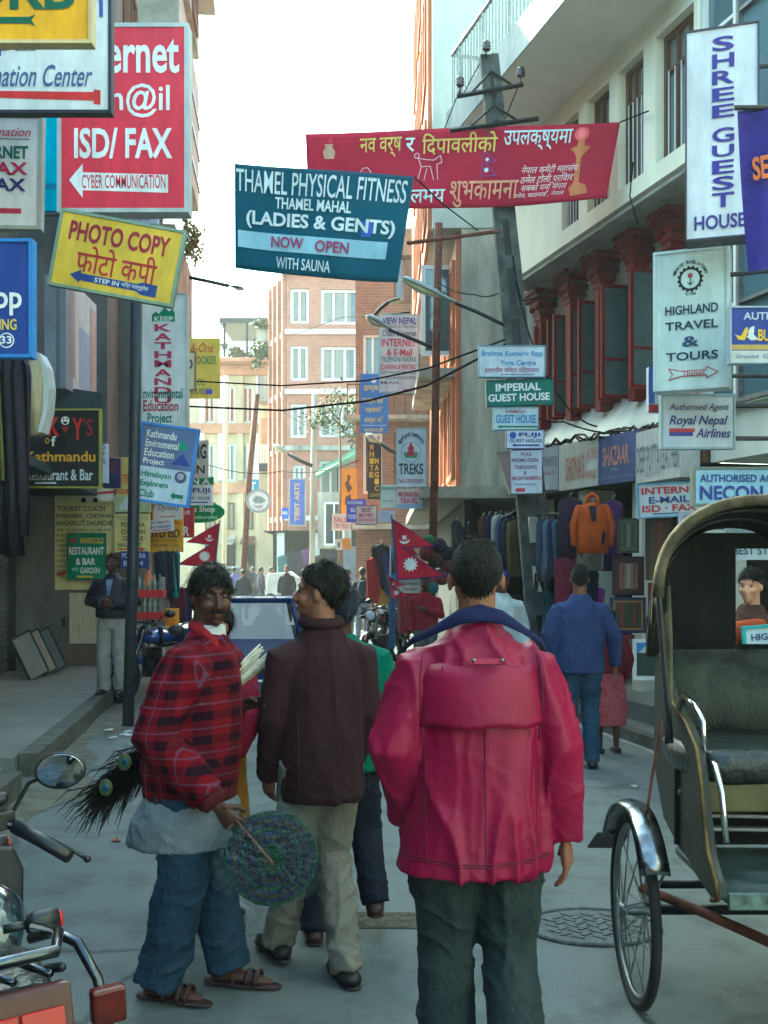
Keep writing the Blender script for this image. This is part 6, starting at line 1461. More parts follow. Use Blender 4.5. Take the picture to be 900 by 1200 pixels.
# ---------------------------------------------------------------- motorcycles
def motorbike(label, loc, rz, tankm, lean=0, detail=True):
    t = thing('motorcycle', label, 'motorcycle', loc, group='parked motorcycles', rot=(0, R(lean), R(rz)))
    bl = M_BLACKP; dk = mat('dark_engine', (52, 54, 58), .45, metal=.6, var=.3, scale=14)
    wheel(t, (0, -.52, .30), .30, tr=.045, n=14, rimm=M_BIKECH); wheel(t, (0, .72, .30), .30, tr=.04, n=14, rimm=M_BIKECH)
    e = MB(); e.bx(-.12, .12, -.12, .25, .28, .52); e.lathe((-.14, .05, .38), (1, 0, 0), [(.10, 0), (.11, .03), (.11, .25), (.10, .28)], 20)
    for i in range(6): e.bx(-.10, .10, .1, .26, .53 + i * .022, .542 + i * .022)
    e.build('engine', dk, t, bevel=.006)
    tk = MB(); rg = []
    for y, w, z0, z1 in ((-.20, .08, .70, .76), (-.15, .13, .69, .83), (0, .175, .68, .885), (.15, .18, .69, .89), (.28, .12, .71, .87), (.34, .05, .75, .83)):
        rg.append([Vector((w * math.cos(a), y, (z0 + z1) / 2 + (z1 - z0) / 2 * math.sin(a))) for a in [2 * math.pi * i / 24 for i in range(24)]])
    tk.rings(rg); tk.build('tank', tankm, t, True)
    st = MB(); rg = []
    for y, w, z0, z1 in ((-.66, .07, .78, .83), (-.60, .11, .755, .85), (-.40, .12, .745, .85), (-.22, .10, .73, .81), (-.16, .07, .73, .79)):
        rg.append([Vector((w * math.copysign(abs(math.cos(a)) ** .6, math.cos(a)), y, (z0 + z1) / 2 + (z1 - z0) / 2 * math.sin(a))) for a in [2 * math.pi * i / 24 for i in range(24)]])
    st.rings(rg); st.build('seat', M_VINYL, t, True)
    tc = MB(); rg = []
    for y, w, z0, z1 in ((-.40, .11, .66, .76), (-.60, .125, .70, .84), (-.72, .115, .75, .865), (-.76, .095, .77, .85)):
        rg.append([Vector((w * math.copysign(abs(math.cos(a)) ** .5, math.cos(a)), y, (z0 + z1) / 2 + (z1 - z0) / 2 * math.copysign(abs(math.sin(a)) ** .7, math.sin(a)))) for a in [2 * math.pi * i / 28 for i in range(28)]])
    tc.rings(rg); cw = tc.build('tail_cowl', tankm, t, True)
    f = MB()
    for y, z in ((-.63, .82), (-.57, .57)): pass
    fe = MB(); rg2 = []
    for c_, r_, a0, a1 in ((-.52, .34, 20, 165), (.72, .33, 30, 150)):
        base = len(fe.v)
        for i in range(15):
            th = R(a0 + (a1 - a0) * i / 14)
            for j in range(5):
                u = -1 + j / 2; rr = r_ - .02 * u * u; fe.v.append((.06 * u, c_ + rr * math.cos(th), .30 + rr * math.sin(th)))
        for i in range(14):
            for j in range(4): fe.f.append(tuple(base + q for q in (i * 5 + j, i * 5 + j + 1, (i + 1) * 5 + j + 1, (i + 1) * 5 + j))); fe.mi.append(0)
        me = fe.mesh('mudguard'); o = link('mudguard', me, bl if c_ < 0 else tankm, t, True); q = o.modifiers.new('thick', 'SOLIDIFY'); q.thickness = .004; fe = MB()
    fr = MB(); fr.tube([(0, .40, .88), (0, .05, .66), (0, -.45, .68)], .02, 8); fr.tube([(0, .42, .82), (0, .28, .35), (0, -.15, .28)], .018, 8); fr.build('frame', bl, t, True)
    for sx in (-1, 1):
        MB().tube([(sx * .075, .72, .30), (sx * .075, .50, .72), (sx * .075, .42, .90)], [.026, .024, .02], 10).build('fork_leg', M_BIKECH, t, True)
        MB().tube([(sx * .10, -.52, .33), (sx * .11, -.38, .66)], .022, 8).build('shock_absorber', M_BIKECH, t, True)
    MB().tube([(.13, .2, .30), (.15, -.1, .26), (.16, -.4, .28), (.17, -.85, .36)], [.02, .03, .04, .042], 12).build('exhaust', M_BIKECH, t, True)
    MB().tube([(-.32, .17, .87), (-.23, .30, .93), (-.12, .37, .97), (0, .38, .98), (.12, .37, .97), (.23, .30, .93), (.32, .17, .87)], .011, 8).build('handlebar', M_BIKECH, t, True)
    for sx in (-1, 1):
        MB().tube([(sx * .215, .31, .938), (sx * .265, .25, .905), (sx * .325, .16, .866)], [.021, .019, .019], 12).build('grip', bl, t, True)
        l = MB(); l.tube([(sx * .20, .35, .95), (sx * .30, .26, .90), (sx * .375, .16, .85)], [.009, .007, .007], 6); l.ball((sx * .375, .16, .85), .011, 8, 6); l.build('brake_lever', M_STEEL if sx < 0 else bl, t, True)
        MB().tube([(sx * .20, .33, .95), (sx * .26, .32, 1.05), (sx * .32, .28, 1.08)], .006, 6).build('mirror_stem', M_BIKECH, t)
        c = Vector((sx * .335, .245, 1.09)); ax = Vector((-sx * .35, -1, -.06)).normalized()
        ml = MB(); ml.lathe(c, ax, [(.02, -.04), (.05, -.022), (.062, 0), (.062, .008), (.057, .009)], 24)
        for i, v in enumerate(ml.v): ml.v[i] = (c.x + (v[0] - c.x) * 1.15, v[1], c.z + (v[2] - c.z) * .85)
        mm = ml.build('mirror', bl, t, True)
        gl = MB(); gl.lathe(c + ax * .0095, ax, [(.056, 0), (.055, .001)], 24)
        for i, v in enumerate(gl.v): gl.v[i] = (c.x + (v[0] - c.x) * 1.15, v[1], c.z + (v[2] - c.z) * .85)
        gl.build('mirror_glass', mat('mirror_glass', (170, 180, 186), .03, metal=1, var=.03), mm)
        # rear and front indicators on short stalks
        for (y, z, x0, lab) in ((-.27, .845, .07, 0), (.44, .86, .09, 1)):
            s_ = MB(); s_.tube([(sx * x0, y, z), (sx * (x0 + .05), y, z)], .011, 8); s_.tube([(sx * (x0 + .05), y, z), (sx * (x0 + .07), y, z), (sx * (x0 + .125), y, z)], [.019, .028, .026], 14, .8); i_ = s_.build('indicator', bl, t, True)
            MB().tube([(sx * (x0 + .124), y - .002, z), (sx * (x0 + .132), y - .002, z)], [.024, .018], 14, .8).build('lens', mat('red_orange_lens', (170, 24, 16), .2, var=.15, scale=20), i_, True)
        # rear guard bar with its reflector
        MB().tube([(sx * .09, -.47, .88), (sx * .13, -.52, .90), (sx * .165, -.57, .885), (sx * .19, -.62, .82), (sx * .205, -.64, .71), (sx * .19, -.62, .45), (sx * .15, -.5, .35)], .0115, 10).build('guard_bar', M_BIKECH, t, True)
        rf = MB(); rf.box((sx * .20, -.655, .775), (.07, .035, .075)); rf.build('reflector', mat('amber_red_lens', (74, 16, 12), .25, var=.3, scale=16), t, bevel=.008)
        MB().tube([(sx * .12, -.3, .74), (sx * .13, -.45, .80), (sx * .12, -.62, .86)], .010, 6).build('side_strut', bl, t, True)
    for sx in (-1, 1):
        MB().prism([(sx * .10, .17, .93), (sx * .19, .20, .905), (sx * .215, .21, .84), (sx * .205, .20, .71), (sx * .14, .18, .69)], (0, .035, 0)).build('leg_guard', bl, t, bevel=.008)
        g = MB(); g.box((sx * .185, .335, .955), (.06, .05, .05), R(20)); g.tube([(sx * .15, .36, .97), (sx * .16, .37, 1.0), (sx * .19, .36, 1.01)], .022, 10, rnd=True); g.build('switchgear', bl, t, bevel=.004)
        MB().tube([(sx * .20, .34, .95), (sx * .16, .44, .99), (sx * .06, .46, .93), (sx * .03, .42, .80)], .006, 6).build('control_cable', bl, t, True)
    MB().tube([(-.11, -.42, .885), (-.12, -.60, .925), (-.085, -.73, .935), (.085, -.73, .935), (.12, -.60, .925), (.11, -.42, .885)], .0125, 10).build('grab_rail', M_BIKECH, t, True)
    m = MB()
    for x_ in (-.05, .02): m.tube([(x_, -.55, .88), (x_ + .06, -.70, .882)], .008, 8)
    m.build('rack_bar', M_BIKECH, t, True)
    tl = MB(); tl.box((0, -.772, .84), (.20, .04, .10), Matrix.Rotation(R(-12), 3, 'X')); tl = tl.build('tail_light', mat('dull_red_lens', (62, 16, 16), .3, var=.25, scale=12), t, bevel=.01)
    for x_ in (-.042, .042): MB().box((x_, -.796, .828), (.08, .014, .052), Matrix.Rotation(R(-12), 3, 'X')).build('brake_lens', mat('bright_red_lens', (150, 0, 6), .15, var=.1, scale=30), tl, bevel=.003)
    MB().box((0, -.80, .60), (.20, .008, .13), Matrix.Rotation(R(-10), 3, 'X')).build('number_plate', mat('red_plate', (150, 34, 40), .4), t, bevel=.012)
    hl = MB(); hl.lathe((0, .52, .86), (0, 1, 0), [(.04, -.07), (.085, -.03), (.092, .02), (.085, .03)], 24); hl = hl.build('headlight', bl, t, True)
    MB().lathe((0, .551, .86), (0, 1, 0), [(.082, 0), (.06, .015), (.01, .02)], 24).build('headlight_glass', mat('lamp_glass', (206, 210, 214), .08, var=.1), hl, True)
    if detail:
        b = Board(.11, .022, 100, 20, lambda x, z, lay: (x, -.755 - lay - .012, .862 + z))
        b.text('HONDA', 2, 2, 98, 18, (150, 154, 160), bold=.02, lay=.008); b.finish(cw)
    return t
M_TANK = mat('black_green_gloss', (22, 40, 46), .10, var=.2, scale=3, spec=.8, coat=.8)
motorbike('dark glossy motorcycle with chrome rail and red tail light in the lower left corner', (-1.03, 2.70, 0), 30, M_TANK, lean=-3)
motorbike('motorcycle with blue tank parked at the kerb beside the iron pole', (-2.85, 13.9, 0), 150, mat('blue_gloss', (40, 70, 150), .15, var=.1, spec=.7, coat=.5), detail=False)
motorbike('motorcycle with much bright chrome parked by the red flags', (.05, 18.5, 0), 160, mat('maroon_gloss', (96, 30, 40), .15, var=.1, spec=.7, coat=.5), lean=6, detail=False)
motorbike('second motorcycle parked behind the chrome one by the red flags', (.22, 19.8, 0), 165, mat('black_gloss', (24, 24, 28), .15, var=.1, spec=.7, coat=.5), lean=6, detail=False)

# ---------------------------------------------------------------- small blue car
ct = thing('small_car', 'dark blue hatchback facing the camera behind the plaid jacket', 'car', (-1.66, 13.35, 0), R(2))
M_CAR = mat('car_blue', (16, 36, 76), .65, var=.12, scale=2, spec=.06)
b = MB(); pf = [(-1.60, .26), (-1.66, .36), (-1.64, .56), (-1.56, .70), (-.80, .84), (1.50, .88), (1.62, .60), (1.58, .28)]
rg = []
for x, q in ((-.72, .97), (-.70, 1.0), (-.45, 1.02), (0, 1.03), (.45, 1.02), (.70, 1.0), (.72, .97)): rg.append([Vector((x, y * q, z if abs(x) < .71 else .02 + z * .965)) for y, z in pf])
b.rings(rg); b.build('body', M_CAR, ct, bevel=.02)
def ring4(z, x, y0, y1): return [Vector((-x, y0, z)), Vector((x, y0, z)), Vector((x, y1, z)), Vector((-x, y1, z))]
cb0, cb1 = ring4(.80, .68, -.86, 1.50), ring4(1.262, .53, -.18, 1.18)
pl_ = MB()
for i in range(4):
    pl_.tube([cb0[i], cb1[i]], .035, 6); pl_.tube([cb1[i], cb1[(i + 1) % 4]], .035, 6)
pl_.build('window_frame', M_CAR, ct, True)
MB().prism(ring4(.70, .60, -.6, 1.3), (0, 0, .06)).build('cabin_floor', M_DARK, ct)
MB().prism(ring4(1.255, .535, -.19, 1.19), (0, 0, .035)).build('roof', mat('car_roof_sheen', (150, 168, 190), .25, var=.1, spec=.6, coat=.6), ct, bevel=.02)  # roof tinted pale: sky reflected on blue paint, put into the colour
def quad_on(a, b_, c, d, ins, off):
    g = (a + b_ + c + d) / 4; nn = (b_ - a).cross(d - a).normalized()
    return [p + (g - p) * ins + nn * off for p in (a, b_, c, d)]
M_WIND = mat('car_glass', (60, 74, 84), .04, var=.2, spec=.7, scale=1.2)
M_WIND.node_tree.nodes['Principled BSDF'].inputs['Alpha'].default_value = .5
for nm, ids in (('windscreen', (0, 1)), ('side_window', (1, 2)), ('rear_window', (2, 3)), ('side_window', (3, 0))):
    i, j = ids; q = quad_on(cb0[i], cb0[j], cb1[j], cb1[i], .13, .004)
    nn = (q[1] - q[0]).cross(q[3] - q[0]).normalized()
    MB().prism(q, nn * .004).build(nm, M_WIND, ct)
bp = MB(); bp.bx(-.74, .74, -1.73, -1.62, .30, .46); bp.build('bumper', mat('bumper_blue', (40, 62, 96), .4), ct, bevel=.02)
MB().bx(-.70, .70, -1.738, -1.731, .44, .462).build('bumper_trim', M_WHITE, ct)
MB().bx(-.36, .36, -1.70, -1.655, .52, .64).build('grille', M_BLACKP, ct, bevel=.01)
for sx in (-1, 1):
    h = MB().bx(sx * .40, sx * .66, -1.705, -1.62, .52, .65).build('headlight', mat('headlamp_glass', (196, 206, 214), .08, spec=.9), ct, bevel=.015)
    mm = MB().ball((sx * .80, -.62, .93), (.10, .05, .07)).build('mirror', M_BLACKP, ct, True)
    MB().tube([(sx * .66, -.6, .88), (sx * .76, -.62, .91)], .018, 6).build('mirror_stem', M_BLACKP, mm)
    for y in (-1.05, 1.0):
        w = MB().lathe((sx * .60, y, .27), (sx, 0, 0), [(.2, 0), (.262, .01), (.27, .04), (.27, .11), (.25, .135), (.16, .135)], 28).build('wheel', M_RUBBER, ct, True)
        MB().lathe((sx * .736, y, .27), (sx, 0, 0), [(.155, -.01), (.15, .004), (.05, .012), (.01, .012)], 20).build('rim', M_STEEL, w, True)
MB().bx(-.24, .24, -1.742, -1.732, .345, .425).build('number_plate', mat('red_plate', (150, 34, 40)), ct)
for x in (-.28, .24): MB().stack([(x, -.05, .8, .2, .06), (x, 0, 1.0, .2, .06), (x, .03, 1.12, .10, .05), (x, .03, 1.2, .09, .04)], 14).build('seat', M_DARK, ct, True)

# ---------------------------------------------------------------- things held by the plaid jacket man
fb_ = thing('feather_bundle', 'bundle of dark peacock feathers with pale quill ends carried under the plaid sleeve', 'feathers', (0, 0, 0))
A, Bq = P(118, 935, 4.40), P(303, 772, 4.40)
ax = (A - Bq).normalized(); sd_ = ax.cross(Vector((0, 1, 0))).normalized(); L_ = (A - Bq).length
q = MB(); fr = MB(); random.seed(11); eyes = []
for i in range(46):
    o = sd_ * random.uniform(-.034, .034) + Vector((0, 1, 0)) * random.uniform(-.03, .03)
    e0 = Bq + o * 1.2 + ax * random.uniform(-.05, .05)
    mid = Bq + ax * L_ * .6 + o * .8
    q.tube([e0, Bq + ax * L_ * .3 + o * .8, mid], [.0042, .0036, .002], 5)
for i in range(300):
    o = sd_ * random.uniform(-.025, .025); sp = random.gauss(0, .18); dp = random.uniform(-.05, .05)
    p0 = Bq + ax * L_ * random.uniform(.55, .92) + o; ln = random.uniform(.09, .21)
    dr = (ax + sd_ * sp * 1.3 + Vector((0, 1, 0)) * dp + Vector((0, 0, -.02))).normalized()
    p1 = p0 + dr * ln; p2 = p1 + (dr + Vector((random.uniform(-.3, .3), 0, -.5))).normalized() * ln * .35
    fr.tube([p0, p0 * .5 + p1 * .5, p1, p2], [.002, .0026, .0022, .0008], 4)
    for k in range(16):
        f_ = k / 16; c = p0 + (p1 - p0) * f_; s2 = random.choice((-1, 1))
        e = c + (dr * .8 + sd_ * s2 * .7 + Vector((0, random.uniform(-.4, .4), -.15))).normalized() * random.uniform(.03, .065)
        w = Vector((0, -.0022, .0014)); fr.add([c - w, c + w, e], [(0, 1, 2)])
q.build('quills', mat('pale_quill', (196, 190, 168), .6, var=.2, scale=30), fb_, True)
fr.build('fronds', mat('feather_dark', (24, 26, 20), .6, var=.5, scale=30, dark=(16, 14, 14)), fb_)
for (px, py) in ((124, 923), (146, 893)):
    c = P(px, py, 4.29); r = .028
    e_ = MB(); ms = [mat('eye_bronze', (70, 74, 40), .4), mat('eye_green', (24, 92, 80), .35), mat('eye_blue', (24, 36, 92), .3)]
    for i, (k, dy) in enumerate(((1, 0), (.62, -.002), (.36, -.004))):
        e_.m = i; e_.ball(c + Vector((0, dy, 0)), (r * k, .005, r * k * 1.25), 16, 8)
    e_.build('feather_eye', ms, fb_, True)
fn = thing('round_fan', 'round blue and green feather fan wrapped in clear plastic held by the plaid jacket man', 'fan', P(318, 1006, 4.02), rot=(R(-6), 0, R(8)))
ms = [mat('fan_blue', (8, 36, 78), .5, var=.6, scale=60, bump=.8, bscale=90), mat('fan_green', (4, 70, 48), .5, var=.55, scale=60, bump=.8, bscale=90), mat('fan_bronze', (44, 46, 34), .5, var=.5, scale=70, bump=.8, bscale=90)]
d = MB(); R_ = .172; k = 12
for i in range(k):
    r0, r1 = R_ * i / k, R_ * (i + 1) / k; d.m = (1 if i < 3 else (0, 2, 0, 1)[i % 4]) if i < k - 1 else 1
    n = 56; v0 = len(d.v)
    for r_, off in ((r0, -.012 * (1 - i / k)), (r1, -.012 * (1 - (i + 1) / k) - .0035)):
        d.v += [(r_ * math.cos(2 * math.pi * j / n) * (1 + .012 * math.sin(j * 5)), off + .003 * math.sin(j * 2.3 + i), r_ * math.sin(2 * math.pi * j / n)) for j in range(n)]
    for j in range(n): d.f.append((v0 + j, v0 + (j + 1) % n, v0 + n + (j + 1) % n, v0 + n + j)); d.mi.append(d.m)
o = d.build('feather_disc', ms, fn); sol = o.modifiers.new('thick', 'SOLIDIFY'); sol.thickness = .012; sol.offset = 1
h = MB(); h.tube([(-.165, -.02, .19), (-.09, -.026, .10), (0, -.026, -.01)], [.004, .005, .008], 8, rnd=True); h.build('handle', mat('fan_handle', (96, 66, 48), .5), fn, True)
pl = bpy.data.materials.new('clear_plastic'); nt, N, L, B = nodes_of(pl)
B.inputs['Base Color'].default_value = (.03, .05, .05, 1); B.inputs['Roughness'].default_value = .04; B.inputs['Alpha'].default_value = .16; B.inputs['Specular IOR Level'].default_value = 1
nz = N.new('ShaderNodeTexNoise'); nz.inputs['Scale'].default_value = 26; tc = N.new('ShaderNodeTexCoord'); bp_ = N.new('ShaderNodeBump'); bp_.inputs['Strength'].default_value = .9; bp_.inputs['Distance'].default_value = .03
L.new(tc.outputs['Object'], nz.inputs['Vector']); L.new(nz.outputs['Fac'], bp_.inputs['Height']); L.new(bp_.outputs[0], B.inputs['Normal'])
w = MB(); rg = []
for j in range(15):
    pol = math.pi * (j + (.1 if j == 0 else -.1 if j == 14 else 0)) / 14; row = []
    for i in range(40):
        a = 2 * math.pi * i / 40; dd = Vector((math.cos(a) * math.sin(pol), math.cos(pol), math.sin(a) * math.sin(pol)))
        rr = 1 + .09 * noise.noise(dd * 3.2) + .05 * noise.noise(dd * 9)
        x, y, z = dd.x * .192 * rr, dd.y * .042 * rr - .01, dd.z * .19 * rr
        if dd.x < -.6: x -= .03
        if dd.z > .8: z += .018
        row.append(Vector((x, y, z)))
    rg.append(row)
w.rings(rg); w.tube([(-.02, 0, -.18), (-.035, 0, -.215), (-.05, .005, -.255)], [.05, .018, .04], 10, .4, ref=(0, 0, 1))
w.build('plastic_wrap', pl, fn, True)

# ---------------------------------------------------------------- poles, cables, lamps
def cable(label, pts, r=.012, sag=.0, m=None, group='overhead power cables', name='power_cable', cat='cable'):
    pts = [Vector(p) for p in pts]; out = []
    for a, b in zip(pts, pts[1:]):
        for i in range(10):
            f = i / 10; q = a.lerp(b, f); q.z -= sag * 4 * f * (1 - f); out.append(q)
    out.append(pts[-1])
    return tag(MB().tube(out, r, 6).build(name, m or mat('cable_sheath', (26, 26, 28), .95, spec=.05), None, True), label, cat, group)
cp = thing('utility_pole', 'tall leaning concrete lattice pole with crossarms and insulators beside the shops on the right', 'utility pole', P(646, 836, 12.6))
o0 = P(646, 836, 12.6)
M_PC = mat('pole_concrete', (84, 86, 82), .9, var=.3, scale=5, bump=.3, dark=(46, 48, 50))
top = P(573, 66, 12.6) - o0
m = MB(); n = 40; side = Vector((1, 0, .09)).normalized()
def pc(f): return top * f
def pw(f): return .20 - .115 * f
for sg_ in (-1, 1):
    rg = []
    for i in range(n + 1):
        f = i / n; c = pc(f) + side * sg_ * pw(f) * .72; w = .055 - .012 * f; dpt = .085 - .02 * f
        rg.append([c + Vector((w, -dpt, 0)), c + Vector((w, dpt, 0)), c + Vector((-w, dpt, 0)), c + Vector((-w, -dpt, 0))])
    m.rings(rg)
k = 0; f = .0
while f < .99:
    h_ = .035 if f < .6 else .02
    a, b_ = pc(f), pc(min(1, f + h_)); w0, w1 = pw(f) * .72 - .03, pw(f + h_) * .72 - .03
    m.rings([[a + side * w0 + Vector((0, -.06, 0)), a + side * w0 + Vector((0, .06, 0)), a - side * w0 + Vector((0, .06, 0)), a - side * w0 + Vector((0, -.06, 0))], [b_ + side * w1 + Vector((0, -.06, 0)), b_ + side * w1 + Vector((0, .06, 0)), b_ - side * w1 + Vector((0, .06, 0)), b_ - side * w1 + Vector((0, -.06, 0))]])
    f += .075
m.build('pole', M_PC, cp)
rg = []
for i in range(13):
    f = .52 + .48 * i / 12; c = pc(f); w = pw(f) * .72
    rg.append([c + Vector((w, -.05, 0)), c + Vector((w, .05, 0)), c + Vector((-w, .05, 0)), c + Vector((-w, -.05, 0))])
MB().rings(rg).build('pole_head', mat('dark_weathered_pole', (58, 60, 60), .9, var=.35, scale=5, stretch=(1, 1, .15)), cp)
def insul(c):
    i_ = MB(); i_.tube([c, c + Vector((0, 0, .10))], .012, 6); i_.lathe(c + Vector((0, 0, .08)), (0, 0, 1), [(.03, 0), (.055, .02), (.035, .035), (.055, .055), (.035, .07), (.05, .09), (.03, .12)], 14)
    return i_.build('insulator', mat('brown_porcelain', (60, 44, 46), .25, spec=.7), cp, True)
Lp = lambda px, py, d=12.5: P(px, py, d) - o0
a = MB(); a.tube([Lp(535, 113), Lp(613, 99)], .03, 4); a.tube([Lp(553, 108), Lp(575, 84)], .016, 4); a.tube([Lp(600, 100), Lp(577, 84)], .016, 4); a.build('crossarm', M_IRON, cp)
a = MB(); a.tube([Lp(527, 153), Lp(631, 139)], .03, 4); a.tube([Lp(552, 147), Lp(578, 124)], .016, 4); a.tube([Lp(606, 141), Lp(580, 124)], .016, 4); a.build('crossarm', M_IRON, cp)
for px, py in ((539, 110), (610, 99), (570, 68)): insul(Lp(px, py))
MB().tube([Lp(585, 271), Lp(478, 285, 11.6)], .022, 6).build('bracket_arm', M_RUST, cp)
def lamp(label, head0, head1, arm, d, dark=False, r=.11):
    A_, B_ = P(*head0, d), P(*head1, d); c = (A_ + B_) / 2; L_ = (B_ - A_).length
    t = thing('street_lamp', label, 'street lamp', c, group='street lamps on long arms')
    u = (B_ - A_).normalized(); m = MB()
    rg = []
    for f, w, h_ in ((0, .3, .3), (.06, .8, .8), (.3, 1, 1), (.62, .95, .9), (.7, .55, .6), (1, .42, .5)):
        p = A_ + u * L_ * f - c; up = Vector((0, 0, 1)) - u * u.z; up.normalize()
        rg.append([p + Vector((0, 1, 0)) * r * w * math.cos(a_) + up * r * .55 * h_ * max(-.25, math.sin(a_)) for a_ in [2 * math.pi * q / 14 for q in range(14)]])
    m.rings(rg); m.build('lamp_housing', mat('lamp_grey' if not dark else 'lamp_dark', (150, 158, 158) if not dark else (70, 76, 80), .5, var=.2), t, True)
    p0, p1 = A_ + u * L_ * .08 - c, A_ + u * L_ * .62 - c; dn = Vector((0, 0, -1)) - u * -u.z; dn.normalize()
    b = MB(); b.tube([p0 + dn * r * .1, p0 * .5 + p1 * .5 + dn * r * .32, p1 + dn * r * .1], [r * .5, r * .72, r * .5], 12, .6, ref=(0, 1, 0), rnd=True); b.build('lamp_bowl', mat('lamp_bowl', (196, 190, 150), .2, var=.1), t, True)
    MB().tube([B_ - c] + [P(*q, d) - c for q in arm], .022 * d / 12.5, 6).build('lamp_arm', M_IRON, t, True)
lamp('big grey street lamp reaching left from the concrete pole', (471, 326), (534, 355), [(560, 366), (591, 381)], 12.3, r=.10)
lamp('white lamp head over the top of the white internet sign', (431, 371), (456, 386), [(480, 396), (508, 408)], 17, r=.13)
lamp('small dark lamp above the white internet sign', (470, 351), (455, 354), [(445, 362), (434, 376)], 19, True, r=.09)
lamp('white lamp head beside the narrow black sign', (431, 509), (446, 520), [(458, 528), (470, 533)], 23, r=.14)
lamp('pale lamp head in front of the pale brick house', (322, 522), (338, 532), [(352, 540), (366, 546)], 36, r=.2)
lamp('small dark lamp against the white sky left of the teal banner', (286, 339), (268, 335), [(250, 331), (222, 325)], 21, True, r=.08)
def pole(label, base, pts, r, m, d, name='street_pole'):
    b0 = P(*base, d); t = tag(MB().tube([b0] + [P(*q, d) for q in pts], r, 12).build(name, m, None, True), label, 'pole', None); return t
pole('dark iron pole standing in the gutter at the left kerb', (150, 852), [(156, 640), (158, 500), (160, 352)], .062, mat('dark_pole_paint', (40, 46, 56), .5, var=.3, scale=9), 11.4)
pole('rust brown steel pole before the orange timber windows', (505, 712), [(509, 560), (511, 420), (514, 262)], .06, M_RUST, 16.0)
pole('leaning red brown pole far down the street', (283, 706), [(292, 560), (301, 462)], .1, M_RUST, 36)
pole('thin pale pole beside the leaning red brown pole', (262, 708), [(264, 560), (265, 440)], .09, M_OCHRE, 39)
pole('slim blue post at the foot of the red flags', (459, 760), [(460, 700), (461, 640)], .045, mat('blue_post', (60, 110, 170), .5), 15.2)
pole('pale post in front of the pale brick house shops', (365, 712), [(367, 560), (369, 462)], .10, M_STAIN, 38)
cable('thick cable crossing the street under the yoga sign', [P(215, 476, 19), P(330, 481, 17), P(430, 470, 15), P(500, 452, 13.5), P(592, 404, 12.4)], .016)
cable('cable crossing above the thick one towards the concrete pole', [P(215, 446, 20), P(330, 452, 18), P(430, 446, 16), P(500, 432, 14), P(592, 398, 12.4)], .013)
cable('thin wire from the topmost insulator to the orange timber house', [P(570, 60, 12.5), P(517, 158, 17)], .007)
cable('thin wire from the left insulator down to the banner rope', [P(539, 104, 12.5), P(500, 205, 17)], .007)
cable('thin wire from the right insulator to the balcony slab', [P(610, 94, 12.5), P(588, 150, 14)], .007)
cable('slack wire looping beside the concrete pole at ledge height', [P(601, 300, 12.4), P(612, 352, 12.3), P(660, 320, 12.2), P(690, 285, 11.8)], .010, sag=.08)
cable('slack wire from the pole down to the signboards', [P(604, 330, 12.4), P(640, 440, 12.2), P(700, 500, 12.0)], .010, sag=.12)
cable('wire running along the pale first floor apron', [P(610, 480, 12.4), P(660, 494, 12.8), P(742, 508, 11.6), P(800, 480, 10.6)], .010, sag=.05)
cable('wire hanging down the cream wall below the windows', [P(742, 190, 11.6), P(738, 230, 11.6), P(747, 262, 11.4)], .008)
cable('fine wire from the pale brick house to the white internet sign', [P(345, 392, 44), P(400, 372, 30), P(480, 366, 18)], .012)
cable('fine wire slanting across the pale brick house', [P(318, 470, 46), P(380, 505, 36), P(445, 500, 24)], .014, sag=.2)
cable('wire from the rust brown pole to the concrete pole', [P(512, 330, 16), P(556, 345, 14), P(590, 340, 12.5)], .009, sag=.05)
cable('low wire over the far shops', [P(245, 545, 30), P(330, 552, 36), P(420, 540, 26)], .012, sag=.15)
cable('banner rope from the red banner to the cream house', [P(727, 143, 12.0), P(760, 130, 11.4)], .008, group=None, name='banner_rope', cat='rope')
cable('banner rope from the red banner across to the left house', [P(358, 157, 13.4), P(240, 128, 22)], .006, group=None, name='banner_rope', cat='rope')
cable('banner rope from the teal banner to the bracket arm', [P(485, 207, 10.6), P(520, 240, 11.6), P(560, 270, 12.4)], .008, group=None, name='banner_rope', cat='rope')
random.seed(5)
for j, lab in enumerate(['tangled black cable along the top of the signboards', 'second tangled cable drooping over the signboards', 'third loose cable lying on the signboards']):
    pts = []
    for i in range(30):
        f = i / 29; pts.append(P(640 + 165 * f, 520 - 26 * f + random.uniform(-5, 4), 13.0 - 1.7 * f - .15 - .03 * j))
    tag(MB().tube(pts, .014, 5).build('power_cable', M_BLACKP, None, True), lab, 'cable', 'overhead power cables')
for j in range(9):
    x = 168 + j * 3.1; pts = [P(x + random.uniform(-3, 3), 345 + k * 22, 15.8 - .05 * j) for k in range(8)]
    tag(MB().tube(pts, random.uniform(.010, .028), 6).build('wall_cable', random.choice([M_BLACKP, M_RUST, M_STEEL]), None, True), 'cable in the tangle hanging down the wall behind the tall narrow white sign', 'cable', 'cables hanging on the left house wall')

